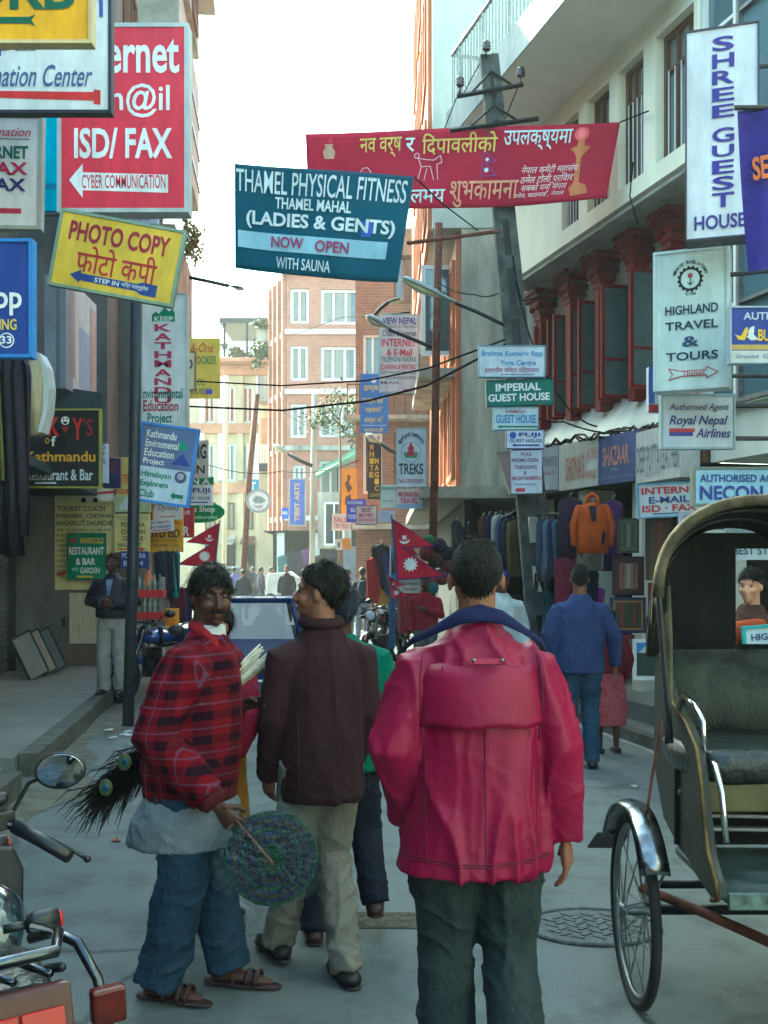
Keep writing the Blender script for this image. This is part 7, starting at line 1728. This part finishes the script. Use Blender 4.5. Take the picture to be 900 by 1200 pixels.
# ---------------------------------------------------------------- goods of the shops on the right
def garment_hung(label, at, w, h, m, yaw=0, sleeves=True, group='garments hung outside the shops', hood=False, cat='garment', seed=0):
    t = thing('hanging_garment', label, cat, at, R(yaw), group)
    rg = []
    for z, a, b in ((0, .42, .10), (-.06, .50, .14), (-.3, .46, .16), (-.7, .46, .17), (-1, .48, .15)):
        rg.append([Vector((w * a * math.cos(q) * (1 + .05 * math.sin(q * 5 + seed)), w * b * math.sin(q) + .02 * math.sin(q * 4 + seed + z * 4), h * z)) for q in [2 * math.pi * i / 22 for i in range(22)]])
    MB().rings([[Vector((w * .12 * math.cos(q), w * .06 * math.sin(q), h * .05)) for q in [2 * math.pi * i / 22 for i in range(22)]]] + rg).build('garment_body', m, t, True)
    if sleeves:
        for sx in (-1, 1):
            MB().tube([(sx * w * .42, 0, -.06 * h), (sx * w * .58, -.02, -.4 * h), (sx * w * .56, -.03, -.80 * h)], [w * .11, w * .105, w * .085], 10, rnd=True).build('sleeve', m, t, True)
    hk = MB(); hk.tube([(0, 0, .03 * h), (0, 0, .10 * h), (.02, 0, .13 * h), (.03, 0, .11 * h)], .006, 5); hk.build('hanger_hook', M_STEEL, t)
    return t
oj = garment_hung('bright orange hooded jacket with navy front hung above the shop entrance', P(694, 592, 11.2), .34, .50, cloth('orange_shell', (214, 92, 22), .7), -8, group=None)
hd = MB(); hd.tube([(-.06, 0, -.01), (-.05, .03, .08), (0, .05, .115), (.05, .03, .08), (.06, 0, -.01)], [.03, .036, .04, .036, .03], 10, .7); hd.build('hood', MATS['orange_shell'], oj, True)
MB().prism([(-.035, -.065, -.01), (.04, -.065, -.01), (.036, -.085, -.17), (-.01, -.085, -.17)], (0, .02, 0)).build('front_placket', cloth('navy_placket', (34, 36, 60)), oj)
MB().prism([(.10, -.07, -.28), (.13, -.066, -.27), (.12, -.07, -.40), (.085, -.076, -.42)], (0, .01, 0)).build('pocket_flap', MATS['navy_placket'], oj)
for i, (c, nm) in enumerate([((70, 84, 120), 'slate'), ((120, 134, 150), 'washed denim'), ((52, 62, 92), 'navy'), ((84, 110, 130), 'teal denim'), ((44, 50, 64), 'dark'), ((134, 150, 160), 'pale denim'), ((60, 70, 110), 'indigo')]):
    garment_hung(nm + ' garment in the row on the rail right of the concrete pole', P(636 + i * 5.6, 612, 12.3 - i * .09), .30, .62 + .05 * (i % 3), cloth('rail_%d' % i, c), 68, seed=i)
tag(MB().tube([P(628, 604, 12.5), P(676, 600, 11.6)], .014, 6).build('clothes_rail', M_STEEL, None, True), 'steel clothes rail carrying the row of denim garments', 'rail')
for i, (c, nm) in enumerate([((64, 96, 110), 'grey blue'), ((40, 70, 84), 'deep teal')]):
    garment_hung(nm + ' trousers hanging below the rail row', P(646 + i * 12, 690, 12.3), .28, .75, cloth('low_rail_%d' % i, c), 40, sleeves=False, seed=i)
for i, (c, nm) in enumerate([((196, 200, 196), 'white'), ((70, 86, 124), 'blue striped'), ((46, 52, 70), 'navy'), ((120, 104, 60), 'ochre')]):
    garment_hung(nm + ' garment on the slanting rail left of the concrete pole', P(586 + i * 6, 606 + i * 2, 13.6 - i * .15), .30, .66, cloth('slant_%d' % i, c), 50, seed=i + 9)
tag(MB().tube([P(580, 612, 13.8), P(612, 594, 12.9)], .014, 6).build('clothes_rail', M_STEEL, None, True), 'short slanting rail with light garments left of the concrete pole', 'rail')
for px, py, w_, h_, c, lab in ((668, 586, .26, .62, (60, 40, 66), 'plum jacket behind the orange jacket'), (718, 590, .22, .72, (84, 40, 104), 'purple cloth hanging right of the orange jacket'), (664, 655, .26, .6, (116, 30, 60), 'crimson checked shawl below the orange jacket'), (700, 690, .16, .34, (170, 60, 160), 'bright magenta scarf in the dark shop'), (688, 645, .34, .22, (168, 160, 150), 'pale folded bundle under the orange jacket'), (682, 668, .36, .75, (36, 38, 54), 'navy cloth draped under the pale bundle')):
    garment_hung(lab, P(px, py, 11.5), w_, h_, cloth('goods_%02x%02x%02x' % c, c), -10, sleeves=False, seed=px)
def rug(label, box, d, base, borders, stripes, d1=None):
    x0, y0, x1, y1 = box; sh = []; ins = 0
    for k_, (c, w_) in enumerate(borders):
        ins += w_; sh.append(('border_band', c, rect(x0 + ins, y0 + ins, x1 - ins, y1 - ins), .003 + .0015 * k_))
    for c, u0, u1 in stripes:
        a_ = x0 + ins + (x1 - x0 - 2 * ins) * u0; b_ = x0 + ins + (x1 - x0 - 2 * ins) * u1
        sh.append(('stripe', c, rect(a_, y0 + ins + 1, b_, y1 - ins - 1), .003 + .0015 * len(borders)))
    sg(label, box, d, base, [], sh, name='hanging_rug', cat='rug', th=.03, d1=d1, group='rugs hung at the shop front')
rug('olive and grey patterned rug, topmost in the row beside the orange jacket', (724, 607, 749, 648), 10.9, (62, 60, 46), [((92, 90, 70), 3), ((70, 74, 62), 3)], [((110, 110, 96), .3, .7)])
rug('dark brown rug with a pale red striped field in the rug row', (718, 652, 755, 698), 10.8, (44, 28, 30), [((70, 34, 36), 3), ((124, 104, 86), 5)], [((130, 44, 48), .12, .22), ((150, 140, 116), .4, .6), ((130, 44, 48), .78, .88)])
rug('navy rug with an ochre border and green field in the rug row', (715, 700, 757, 742), 10.7, (36, 42, 78), [((176, 120, 50), 4), ((58, 62, 40), 1.6)], [((130, 44, 48), .2, .3), ((130, 44, 48), .7, .8)])
rug('red and grey rug, lowest in the rug row', (722, 744, 744, 775), 10.6, (110, 34, 44), [((96, 92, 86), 4)], [((70, 64, 60), .3, .7)])
rug('brown rug with a red cross stripe under the internet sign', (757, 607, 789, 680), 10.2, (56, 44, 36), [((80, 64, 48), 4)], [((140, 40, 44), .42, .58)])
rug('narrow red and ochre rug beside the rickshaw hood', (760, 683, 782, 742), 10.2, (92, 30, 38), [((150, 100, 56), 3), ((52, 40, 50), 2)], [])
rug('grey blue folded rug leaning at the shop step', (690, 752, 724, 782), 11.4, (70, 78, 104), [((52, 56, 76), 2)], [((104, 108, 130), .2, .4)])
sg('white framed landscape picture leaning on the shop step', (742, 749, 770, 797), 10.2, (214, 218, 220), [], [('picture', (60, 130, 190), rect(746, 753, 768, 765)), ('picture', (40, 60, 56), rect(746, 765, 768, 792)), ('picture', (180, 190, 196), [(748, 765), (756, 757), (764, 765)], .006)], name='framed_picture', cat='picture', th=.03)
# hat and bag shop under the concrete house
HB = 'hats and bags in the dark shop under the concrete house'
random.seed(21)
def hat(px, py, d, c, lab, r=.11):
    o = thing('woollen_hat', lab, 'hat', P(px, py, d), group=HB, rot=(R(75), 0, random.uniform(-.4, .4)))
    MB().lathe((0, 0, 0), (0, 0, 1), [(r, 0), (r * 1.02, .03), (r * .9, .08), (r * .5, .115), (.01, .125)], 20).build('crown', cloth('hat_%02x%02x%02x' % c, c), o, True)
    MB().torus((0, 0, .005), (0, 0, 1), r, .016, 24, 6).build('brim', cloth('hat_rim_%02x' % c[0], tuple(int(v * .6) for v in c)), o, True)
for px, py, c, lab in ((505, 677, (190, 110, 110), 'round pink hat with dark centre in the hat shop'), (504, 688, (70, 140, 150), 'round teal hat below the pink one'), (517, 676, (150, 70, 80), 'dusty red hat beside the pink one'), (502, 636, (70, 120, 60), 'green cap high in the hat shop'), (501, 648, (140, 60, 50), 'rust cap under the green cap'), (514, 640, (50, 46, 60), 'dark violet cap right of the green cap'), (512, 656, (90, 70, 50), 'brown cap right of the rust cap'), (524, 650, (44, 40, 48), 'black cap deep in the hat shop'), (526, 664, (120, 50, 60), 'maroon cap deep in the hat shop')):
    hat(px, py, 15.6, c, lab)
for i, (px, py, c, lab) in enumerate([(566, 608, (110, 60, 50), 'rust shoulder bag strap bunch hanging from the ledge'), (573, 606, (52, 62, 96), 'blue strap bunch hanging from the ledge'), (580, 607, (96, 76, 60), 'brown strap bunch hanging from the ledge'), (535, 612, (70, 66, 70), 'grey bag hanging from the ledge'), (548, 618, (48, 40, 52), 'dark bag hanging from the ledge')]):
    garment_hung(lab, P(px, py, 15.2), .16, .62, cloth('bag_%d' % i, c), 0, sleeves=False, group=HB, seed=i, cat='bag')
t = thing('tool_rack', 'red open rack hung with pale utensils beside the red sweater man', 'rack', P(482, 715, 15.0))
MB().bx(-.2, .2, 0, .06, -.32, .30).build('back_panel', ink((168, 30, 46)), t)
for i in range(6): MB().tube([(-.16 + i * .065, -.02, .2), (-.16 + i * .065, -.03, -.05), (-.155 + i * .065, -.03, -.2)], [.008, .008, .022], 6, .5).build('utensil', M_STEEL, t, True)
for px, py, c, lab in ((440, 655, (190, 40, 50), 'red jacket hung at the far shop beside the grey shutters'), (446, 640, (40, 40, 52), 'black jacket above the red jacket at the far shop'), (452, 650, (50, 56, 130), 'blue cloth hanging at the far shop'), (449, 672, (196, 140, 50), 'ochre cloth hanging low at the far shop')):
    garment_hung(lab, P(px, py, 21), .36, .85, cloth('far_goods_%02x%02x' % c[:2], c), 0, sleeves=False, seed=px)
for i, (px, py, c, lab) in enumerate([(352, 650, (70, 56, 80), 'violet grey garment in the middle of the far shop front'), (360, 645, (110, 50, 120), 'bright purple garment in the far shop front'), (343, 648, (50, 60, 70), 'dark slate garment in the far shop front'), (376, 652, (60, 50, 46), 'brown garment right in the far shop front'), (386, 650, (54, 70, 90), 'blue grey garment right of the brown one in the far shop front'), (395, 652, (44, 44, 50), 'black garment at the right end of the far shop front'), (333, 652, (80, 120, 120), 'pale teal garment left in the far shop front')]):
    garment_hung(lab, P(px, py, 44), .55, 1.1, cloth('far_shop_%d' % i, c), 0, sleeves=False, seed=i)
gs = thing('shutter_booth', 'grey shuttered booth between the brown brick house and the pale brick house', 'booth', (0, 33, 0))
MB().bx(-1.25, -.3, 0, 2.4, 0, 2.3).build('wall', mat('booth_grey', (126, 136, 140), .6, var=.2), gs)
m = MB()
for i in range(18): m.bx(-1.2, -.72, -.04, -.001, .1 + i * .115, .2 + i * .115)
m.build('shutter', mat('booth_shutter', (120, 140, 158), .5, var=.15), gs)
sh_ = thing('shed_roof', 'green corrugated lean-to roof in front of the pale brick house', 'roof', (0, 42, 0))
MB().prism([P(362, 562, 42) - Vector((0, 42, 0)), P(434, 522, 42) - Vector((0, 42, 0)), P(434, 528, 42) - Vector((0, 42, 0)), P(366, 564, 42) - Vector((0, 42, 0))], (0, 3, .6)).build('roof_sheet', mat('green_sheet', (92, 140, 108), .6, var=.3, scale=4), sh_)
MB().bx(-2.6, -1.35, .3, 2.8, 2.4, 4.6).build('gable_wall', M_STAIN, sh_)
f = window(sh_, -2.35, -1.55, 2.5, 4.2, .29, M_WHITE, M_GLASS, .08, 1)
for v in (f,): v.scale = (1, 1, 1)
wc = thing('white_cart', 'pale loaded cart under a white cloth before the far shops', 'cart', P(330, 712, 39))
m = MB(); m.prism([(-.6, 0, .35), (.55, 0, .35), (.62, 0, 1.05), (.3, 0, 1.3), (-.5, 0, 1.22)], (0, .9, 0)); m.build('cloth_cover', cloth('cart_cloth', (206, 204, 196), scale=3), wc, bevel=.03)
for sx in (-.4, .4): MB().torus((sx, .0, .26), (0, 1, 0), .22, .035, 24, 8).build('wheel', M_RUBBER, wc, True)
fv = thing('far_vehicle', 'pale roofed vehicle standing far away beyond the dark figures', 'vehicle', P(276, 700, 52))
m = MB(); m.prism([(-.75, 0, .3), (.75, 0, .3), (.75, 0, .95), (.55, 0, 1.5), (-.55, 0, 1.5), (-.75, 0, .95)], (0, 2.6, 0)); m.build('body', mat('far_van', (140, 152, 150), .4), fv, bevel=.05)
MB().prism([(-.6, 0, 1.0), (.6, 0, 1.0), (.48, 0, 1.4), (-.48, 0, 1.4)], (0, -.02, 0)).build('windscreen', M_GLASS, fv)
for sx in (-.55, .55): MB().torus((sx, .4, .3), (1, 0, 0), .22, .08, 18, 8).build('wheel', M_RUBBER, fv, True)

# ---------------------------------------------------------------- left pavement
br = thing('bottle_rack', 'red display rack with soft drink bottles behind the iron pole', 'rack', P(177, 786, 15.0))
for x in (-.16, .16): MB().bx(x - .015, x + .015, -.12, .12, 0, 1.3).build('post', M_STEEL, br)
zs = (.10, .40, .72, 1.02)
for z in zs: MB().bx(-.19, .19, -.145, .14, z, z + .10).build('shelf', ink((186, 34, 52) if z > .2 else (50, 80, 150)), br)
b0 = None; random.seed(2)
for z in zs:
    for i in range(5):
        if b0 is None:
            b0 = MB().lathe((0, 0, 0), (0, 0, 1), [(.028, 0), (.03, .02), (.03, .11), (.012, .16), (.011, .20), (.013, .21), (.01, .215)], 12).build('bottle', mat('bottle_glass', (120, 140, 130), .1, var=.4, scale=20, spec=.8), None, True)
            bt = b0
        else: bt = b0.copy(); COL.objects.link(bt)
        p = P(177, 786, 15.0); bt.location = (p.x - .14 + .07 * i, p.y - .08, p.z + z + .102)
        tag(bt, 'drink bottle standing on the red display rack', 'bottle', 'bottles on the red rack')
fb2 = thing('snack_bag', 'orange bag of snacks on top of the red display rack', 'bag', P(174, 690, 15.0))
MB().tube([(0, 0, 0), (.0, 0, .06), (0, 0, .16), (0, 0, .22)], [.08, .12, .11, .04], 14, .6, ref=(0, 1, 0), rnd=True).build('bag_body', mat('orange_foil', (214, 96, 44), .3, var=.3, scale=20, bump=.6), fb2, True)
for i, (px, c, lab) in enumerate([(188, (34, 44, 56), 'black trousers hung beside the yellow notice'), (195, (40, 60, 70), 'dark teal trousers hung beside the yellow notice'), (202, (50, 46, 60), 'dark violet trousers hung beside the yellow notice'), (207, (60, 150, 160), 'turquoise scarf hung beside the flag')]):
    garment_hung(lab, P(px, 648, 15.6), .20 if i < 3 else .1, .55 + .1 * (i % 2), cloth('left_goods_%d' % i, c), 0, sleeves=False, seed=i)
for i, (px, c, lab) in enumerate([(190, (120, 116, 120), 'grey striped shawl in the row under the dark trousers'), (197, (170, 160, 150), 'pale shawl in the row under the dark trousers'), (204, (110, 60, 80), 'plum shawl in the row under the dark trousers'), (213, (120, 40, 60), 'crimson shawl at the end of the left rows'), (220, (70, 60, 110), 'violet shawl behind the flag')]):
    garment_hung(lab, P(px, 690, 15.7), .14, .5, cloth('left_row_%d' % i, c), 0, sleeves=False, seed=i)
# end wall panel, leaning boards, shutter clutter
ep = thing('wall_hatch', 'pale plank hatch with a small handle set low in the left end wall', 'hatch', P(90, 782, 16.42))
MB().bx(-.33, .33, 0, .06, .36, 1.13).build('panel', mat('pale_planks', (186, 172, 146), .8, var=.25, scale=5, stretch=(12, 1, .5)), ep)
MB().bx(-.36, .36, -.01, .05, .0, .33).build('plinth', mat('plinth_brown', (104, 84, 70), .9, var=.25), ep)
MB().bx(-.22, -.17, -.03, -.001, .62, .76).build('handle', M_IRON, ep)
LB = 'framed boards leaning by the roller shutter'
for i, (px, d, lab, c) in enumerate([(38, 14.4, 'silver framed board leaning nearest to the roller shutter', (160, 156, 150)), (48, 14.8, 'pale board leaning second from the roller shutter', (186, 168, 150)), (60, 15.2, 'grey board with dark rim leaning by the door post', (110, 120, 116))]):
    b0_ = P(px, 798 - i * 6, d); b0_.z = .172
    t = thing('leaning_board', lab, 'board', b0_, group=LB, rot=(R(-14), R(-20), R(58)))
    t.scale = (.8, .8, .8)
    MB().bx(-.03, .34, -.012, .012, .01, .74).build('sheet', ink(tuple(v * .75 for v in c)), t)
    fr_ = MB(); fr_.bx(-.06, -.031, -.02, .02, 0, .78); fr_.bx(.341, .37, -.02, .02, 0, .78); fr_.bx(-.03, .34, -.02, .02, .741, .78); fr_.bx(-.03, .34, -.02, .02, -.02, .009); fr_.build('rim', M_IRON, t)
# near left edge: hanging bags, striped cloth, curved awning, metal sheet boards
for i, (px, py, w_, h_, c, lab) in enumerate([(10, 425, .16, 1.35, (26, 24, 34), 'long black bag hanging at the left edge'), (24, 428, .14, 1.2, (34, 28, 44), 'long dark violet bag hanging beside the black one'), (4, 430, .10, .8, (120, 124, 60), 'yellow green striped cloth hanging behind the bags'), (18, 560, .16, .55, (22, 24, 30), 'short black bag hanging under the long ones')]):
    garment_hung(lab, P(px, py, 7.6), w_, h_, cloth('edge_%d' % i, c, .6), 0, sleeves=False, seed=i, group='bags hung at the left edge', cat='bag')
aw = thing('curved_awning', 'curved cream and white awning end beside the black restaurant sign', 'awning', P(44, 460, 11.5))
m = MB(); prof = [(-.10, .46), (.02, .42), (.09, .28), (.12, .05), (.10, -.2), (.04, -.42), (-.08, -.46)]
m.prism([(x, 0, z) for x, z in prof], (0, .25, 0)); m.build('awning_cloth', cloth('cream_awning', (196, 184, 150), stretch=(6, 1, .3), scale=8), aw, True)
MB().prism([(x + .004, -.01, z) for x, z in [(.02, .42), (.09, .28), (.12, .05), (.10, -.2), (.04, -.42), (.0, -.42), (.05, -.2), (.06, .05), (.04, .28), (-.02, .42)]], (0, .25, 0)).build('white_edge', ink((200, 204, 204)), aw)
sg('weathered striped tin board of red, white and faded blue', (76, 340, 113, 462), 13.0, (190, 190, 192), [], [('stripe', (176, 130, 130), rect(78, 345, 87, 450)), ('stripe', (150, 156, 186), rect(92, 385, 104, 455)), ('stripe', (186, 150, 140), rect(105, 350, 112, 461))], d1=14.6, group=SL, th=.05, name='tin_board')
sg('plain dull steel board left of the striped tin board', (52, 322, 77, 455), 12.8, (120, 128, 140), [], [('stripe', (96, 104, 120), rect(66, 322, 70, 455))], group=SL, th=.3, name='tin_board')
sg('dark teal fascia board above the black restaurant sign', (48, 455, 118, 482), 12.9, (40, 56, 62), [], [], d1=13.6, th=.3, group=SL, name='fascia_board')
ln = thing('gutter_litter', 'scrap of pale torn plastic in the gutter at the foot of the iron pole', 'litter', P(140, 868, 10.9)); ln.location.z = .012
m = MB()
for i in range(12): m.box((random.uniform(-.15, .4), random.uniform(-.6, .9) , .01), (.09, .03, .012), R(random.uniform(40, 80)))
m.build('scrap', ink((190, 196, 200)), ln)

random.seed(77)
for i, (x, y, c, lab) in enumerate([(-.62, 6.2, (150, 140, 120), 'crumpled tan paper scrap on the road behind the plaid man'), (1.05, 3.62, (170, 176, 176), 'pale paper scrap on the road near the rickshaw wheel'), (-1.6, 6.6, (120, 60, 50), 'small red wrapper at the edge of the left gutter'), (1.9, 8.2, (160, 160, 150), 'white wrapper by the right kerb')]):
    t = thing('paper_scrap', lab, 'litter', (x, y, .005), random.uniform(0, 3)); mb = MB(); n = 5
    vs = [(a_ * .016 + random.uniform(-.006, .006), b_ * .012 + random.uniform(-.005, .005), random.uniform(0, .012)) for a_ in range(n) for b_ in range(n)]
    mb.add(vs, [(a_ * n + b_, a_ * n + b_ + 1, (a_ + 1) * n + b_ + 1, (a_ + 1) * n + b_) for a_ in range(n - 1) for b_ in range(n - 1)]); mb.build('scrap', ink(c), t)

# ---------------------------------------------------------------- plants
def leafy(label, base, spread, n, m, size, trunk=None, name='potted_plant', cat='plant', seed=1, group=None):
    random.seed(seed); t = thing(name, label, cat, base, group=group)
    mb = MB(); mb.m = 0
    clumps = [Vector((random.uniform(-1, 1), random.uniform(-1, 1), random.uniform(-.8, 1))) for _ in range(max(4, n // 60))]
    for i in range(n):
        c = random.choice(clumps); p = Vector((c.x * spread[0], c.y * spread[1], c.z * spread[2])) + Vector((random.gauss(0, .3) * spread[0], random.gauss(0, .3) * spread[1], random.gauss(0, .25) * spread[2]))
        p.z += spread[2]
        u = Vector((random.uniform(-1, 1), random.uniform(-1, 1), random.uniform(-1, .6))).normalized(); v = u.orthogonal().normalized(); s = size * random.uniform(.6, 1.3)
        mb.m = 1 if random.random() < .2 else 0
        mb.add([p, p + u * s * .5 + v * s * .28, p + u * s, p + u * s * .5 - v * s * .28], [(0, 1, 2, 3)])
    me = mb.mesh('foliage'); link('foliage', me, [m, M_LEAFY], t)
    if trunk:
        k = MB(); k.tube([(0, 0, -trunk), (.05 * spread[0], 0, -trunk * .3), (0, 0, spread[2])], [.09, .06, .03], 8)
        for j in range(5):
            a_ = j * 1.25; k.tube([(0, 0, spread[2] * (.2 + .2 * j)), (spread[0] * .7 * math.cos(a_), spread[1] * .7 * math.sin(a_), spread[2] * (.7 + .25 * j))], [.035, .012], 6)
        k.build('trunk', M_WOOD, t, True)
leafy('dry creeper trailing over the roof edge of the left corner house', P(226, 306, 22), (.16, .3, .38), 700, M_LEAFY, .10, name='roof_creeper', seed=3)
leafy('slim green tree standing before the pale brick house', P(398, 512, 38), (.9, .6, .75), 700, M_LEAF, .17, trunk=5.5, name='street_tree', cat='tree', seed=4)
leafy('second thinner tree right of the slim green tree', P(426, 540, 36), (.4, .4, .6), 260, M_LEAF, .16, trunk=4.4, name='street_tree', cat='tree', seed=14)
for i, (px, w_) in enumerate(((268, 1.0), (282, .8), (296, 1.1), (308, .7))):
    leafy(['broad green shrub at the left end of the roof terrace', 'small dry shrub second on the roof terrace', 'dense green shrub third on the roof terrace', 'small green shrub at the right end of the roof terrace'][i], P(px, 424, 56), (.32 * w_, .4, .42 * w_), 240, M_LEAF if i % 2 == 0 else M_LEAFY, .22, trunk=.3, name='terrace_shrub', seed=20 + i, group='shrubs on the roof terrace')
leafy('leafy plant on the upper side balcony of the pale brick house', P(309, 384, 48), (.3, .4, .22), 200, M_LEAF, .2, name='balcony_plant', seed=31)
leafy('green and dry plants on the lower side balcony of the pale brick house', P(311, 438, 48), (.35, .4, .6), 420, M_LEAF, .22, name='balcony_plant', seed=32)

# ---------------------------------------------------------------- air
hz = MB().bx(-60, 60, -50, 75, -1.2, 22).build('haze', M_WHITE)
hz.data.materials.clear()
hm_ = bpy.data.materials.new('street_haze'); hm_.use_nodes = True
nt = hm_.node_tree; nt.nodes.clear()
out = nt.nodes.new('ShaderNodeOutputMaterial'); pv = nt.nodes.new('ShaderNodeVolumePrincipled')
pv.inputs['Color'].default_value = (.95, .95, .93, 1); pv.inputs['Density'].default_value = .0011; pv.inputs['Anisotropy'].default_value = .3
nt.links.new(pv.outputs[0], out.inputs['Volume'])
hz.data.materials.append(hm_)
tag(hz, kind='stuff')
SC.cycles.volume_bounces = 1
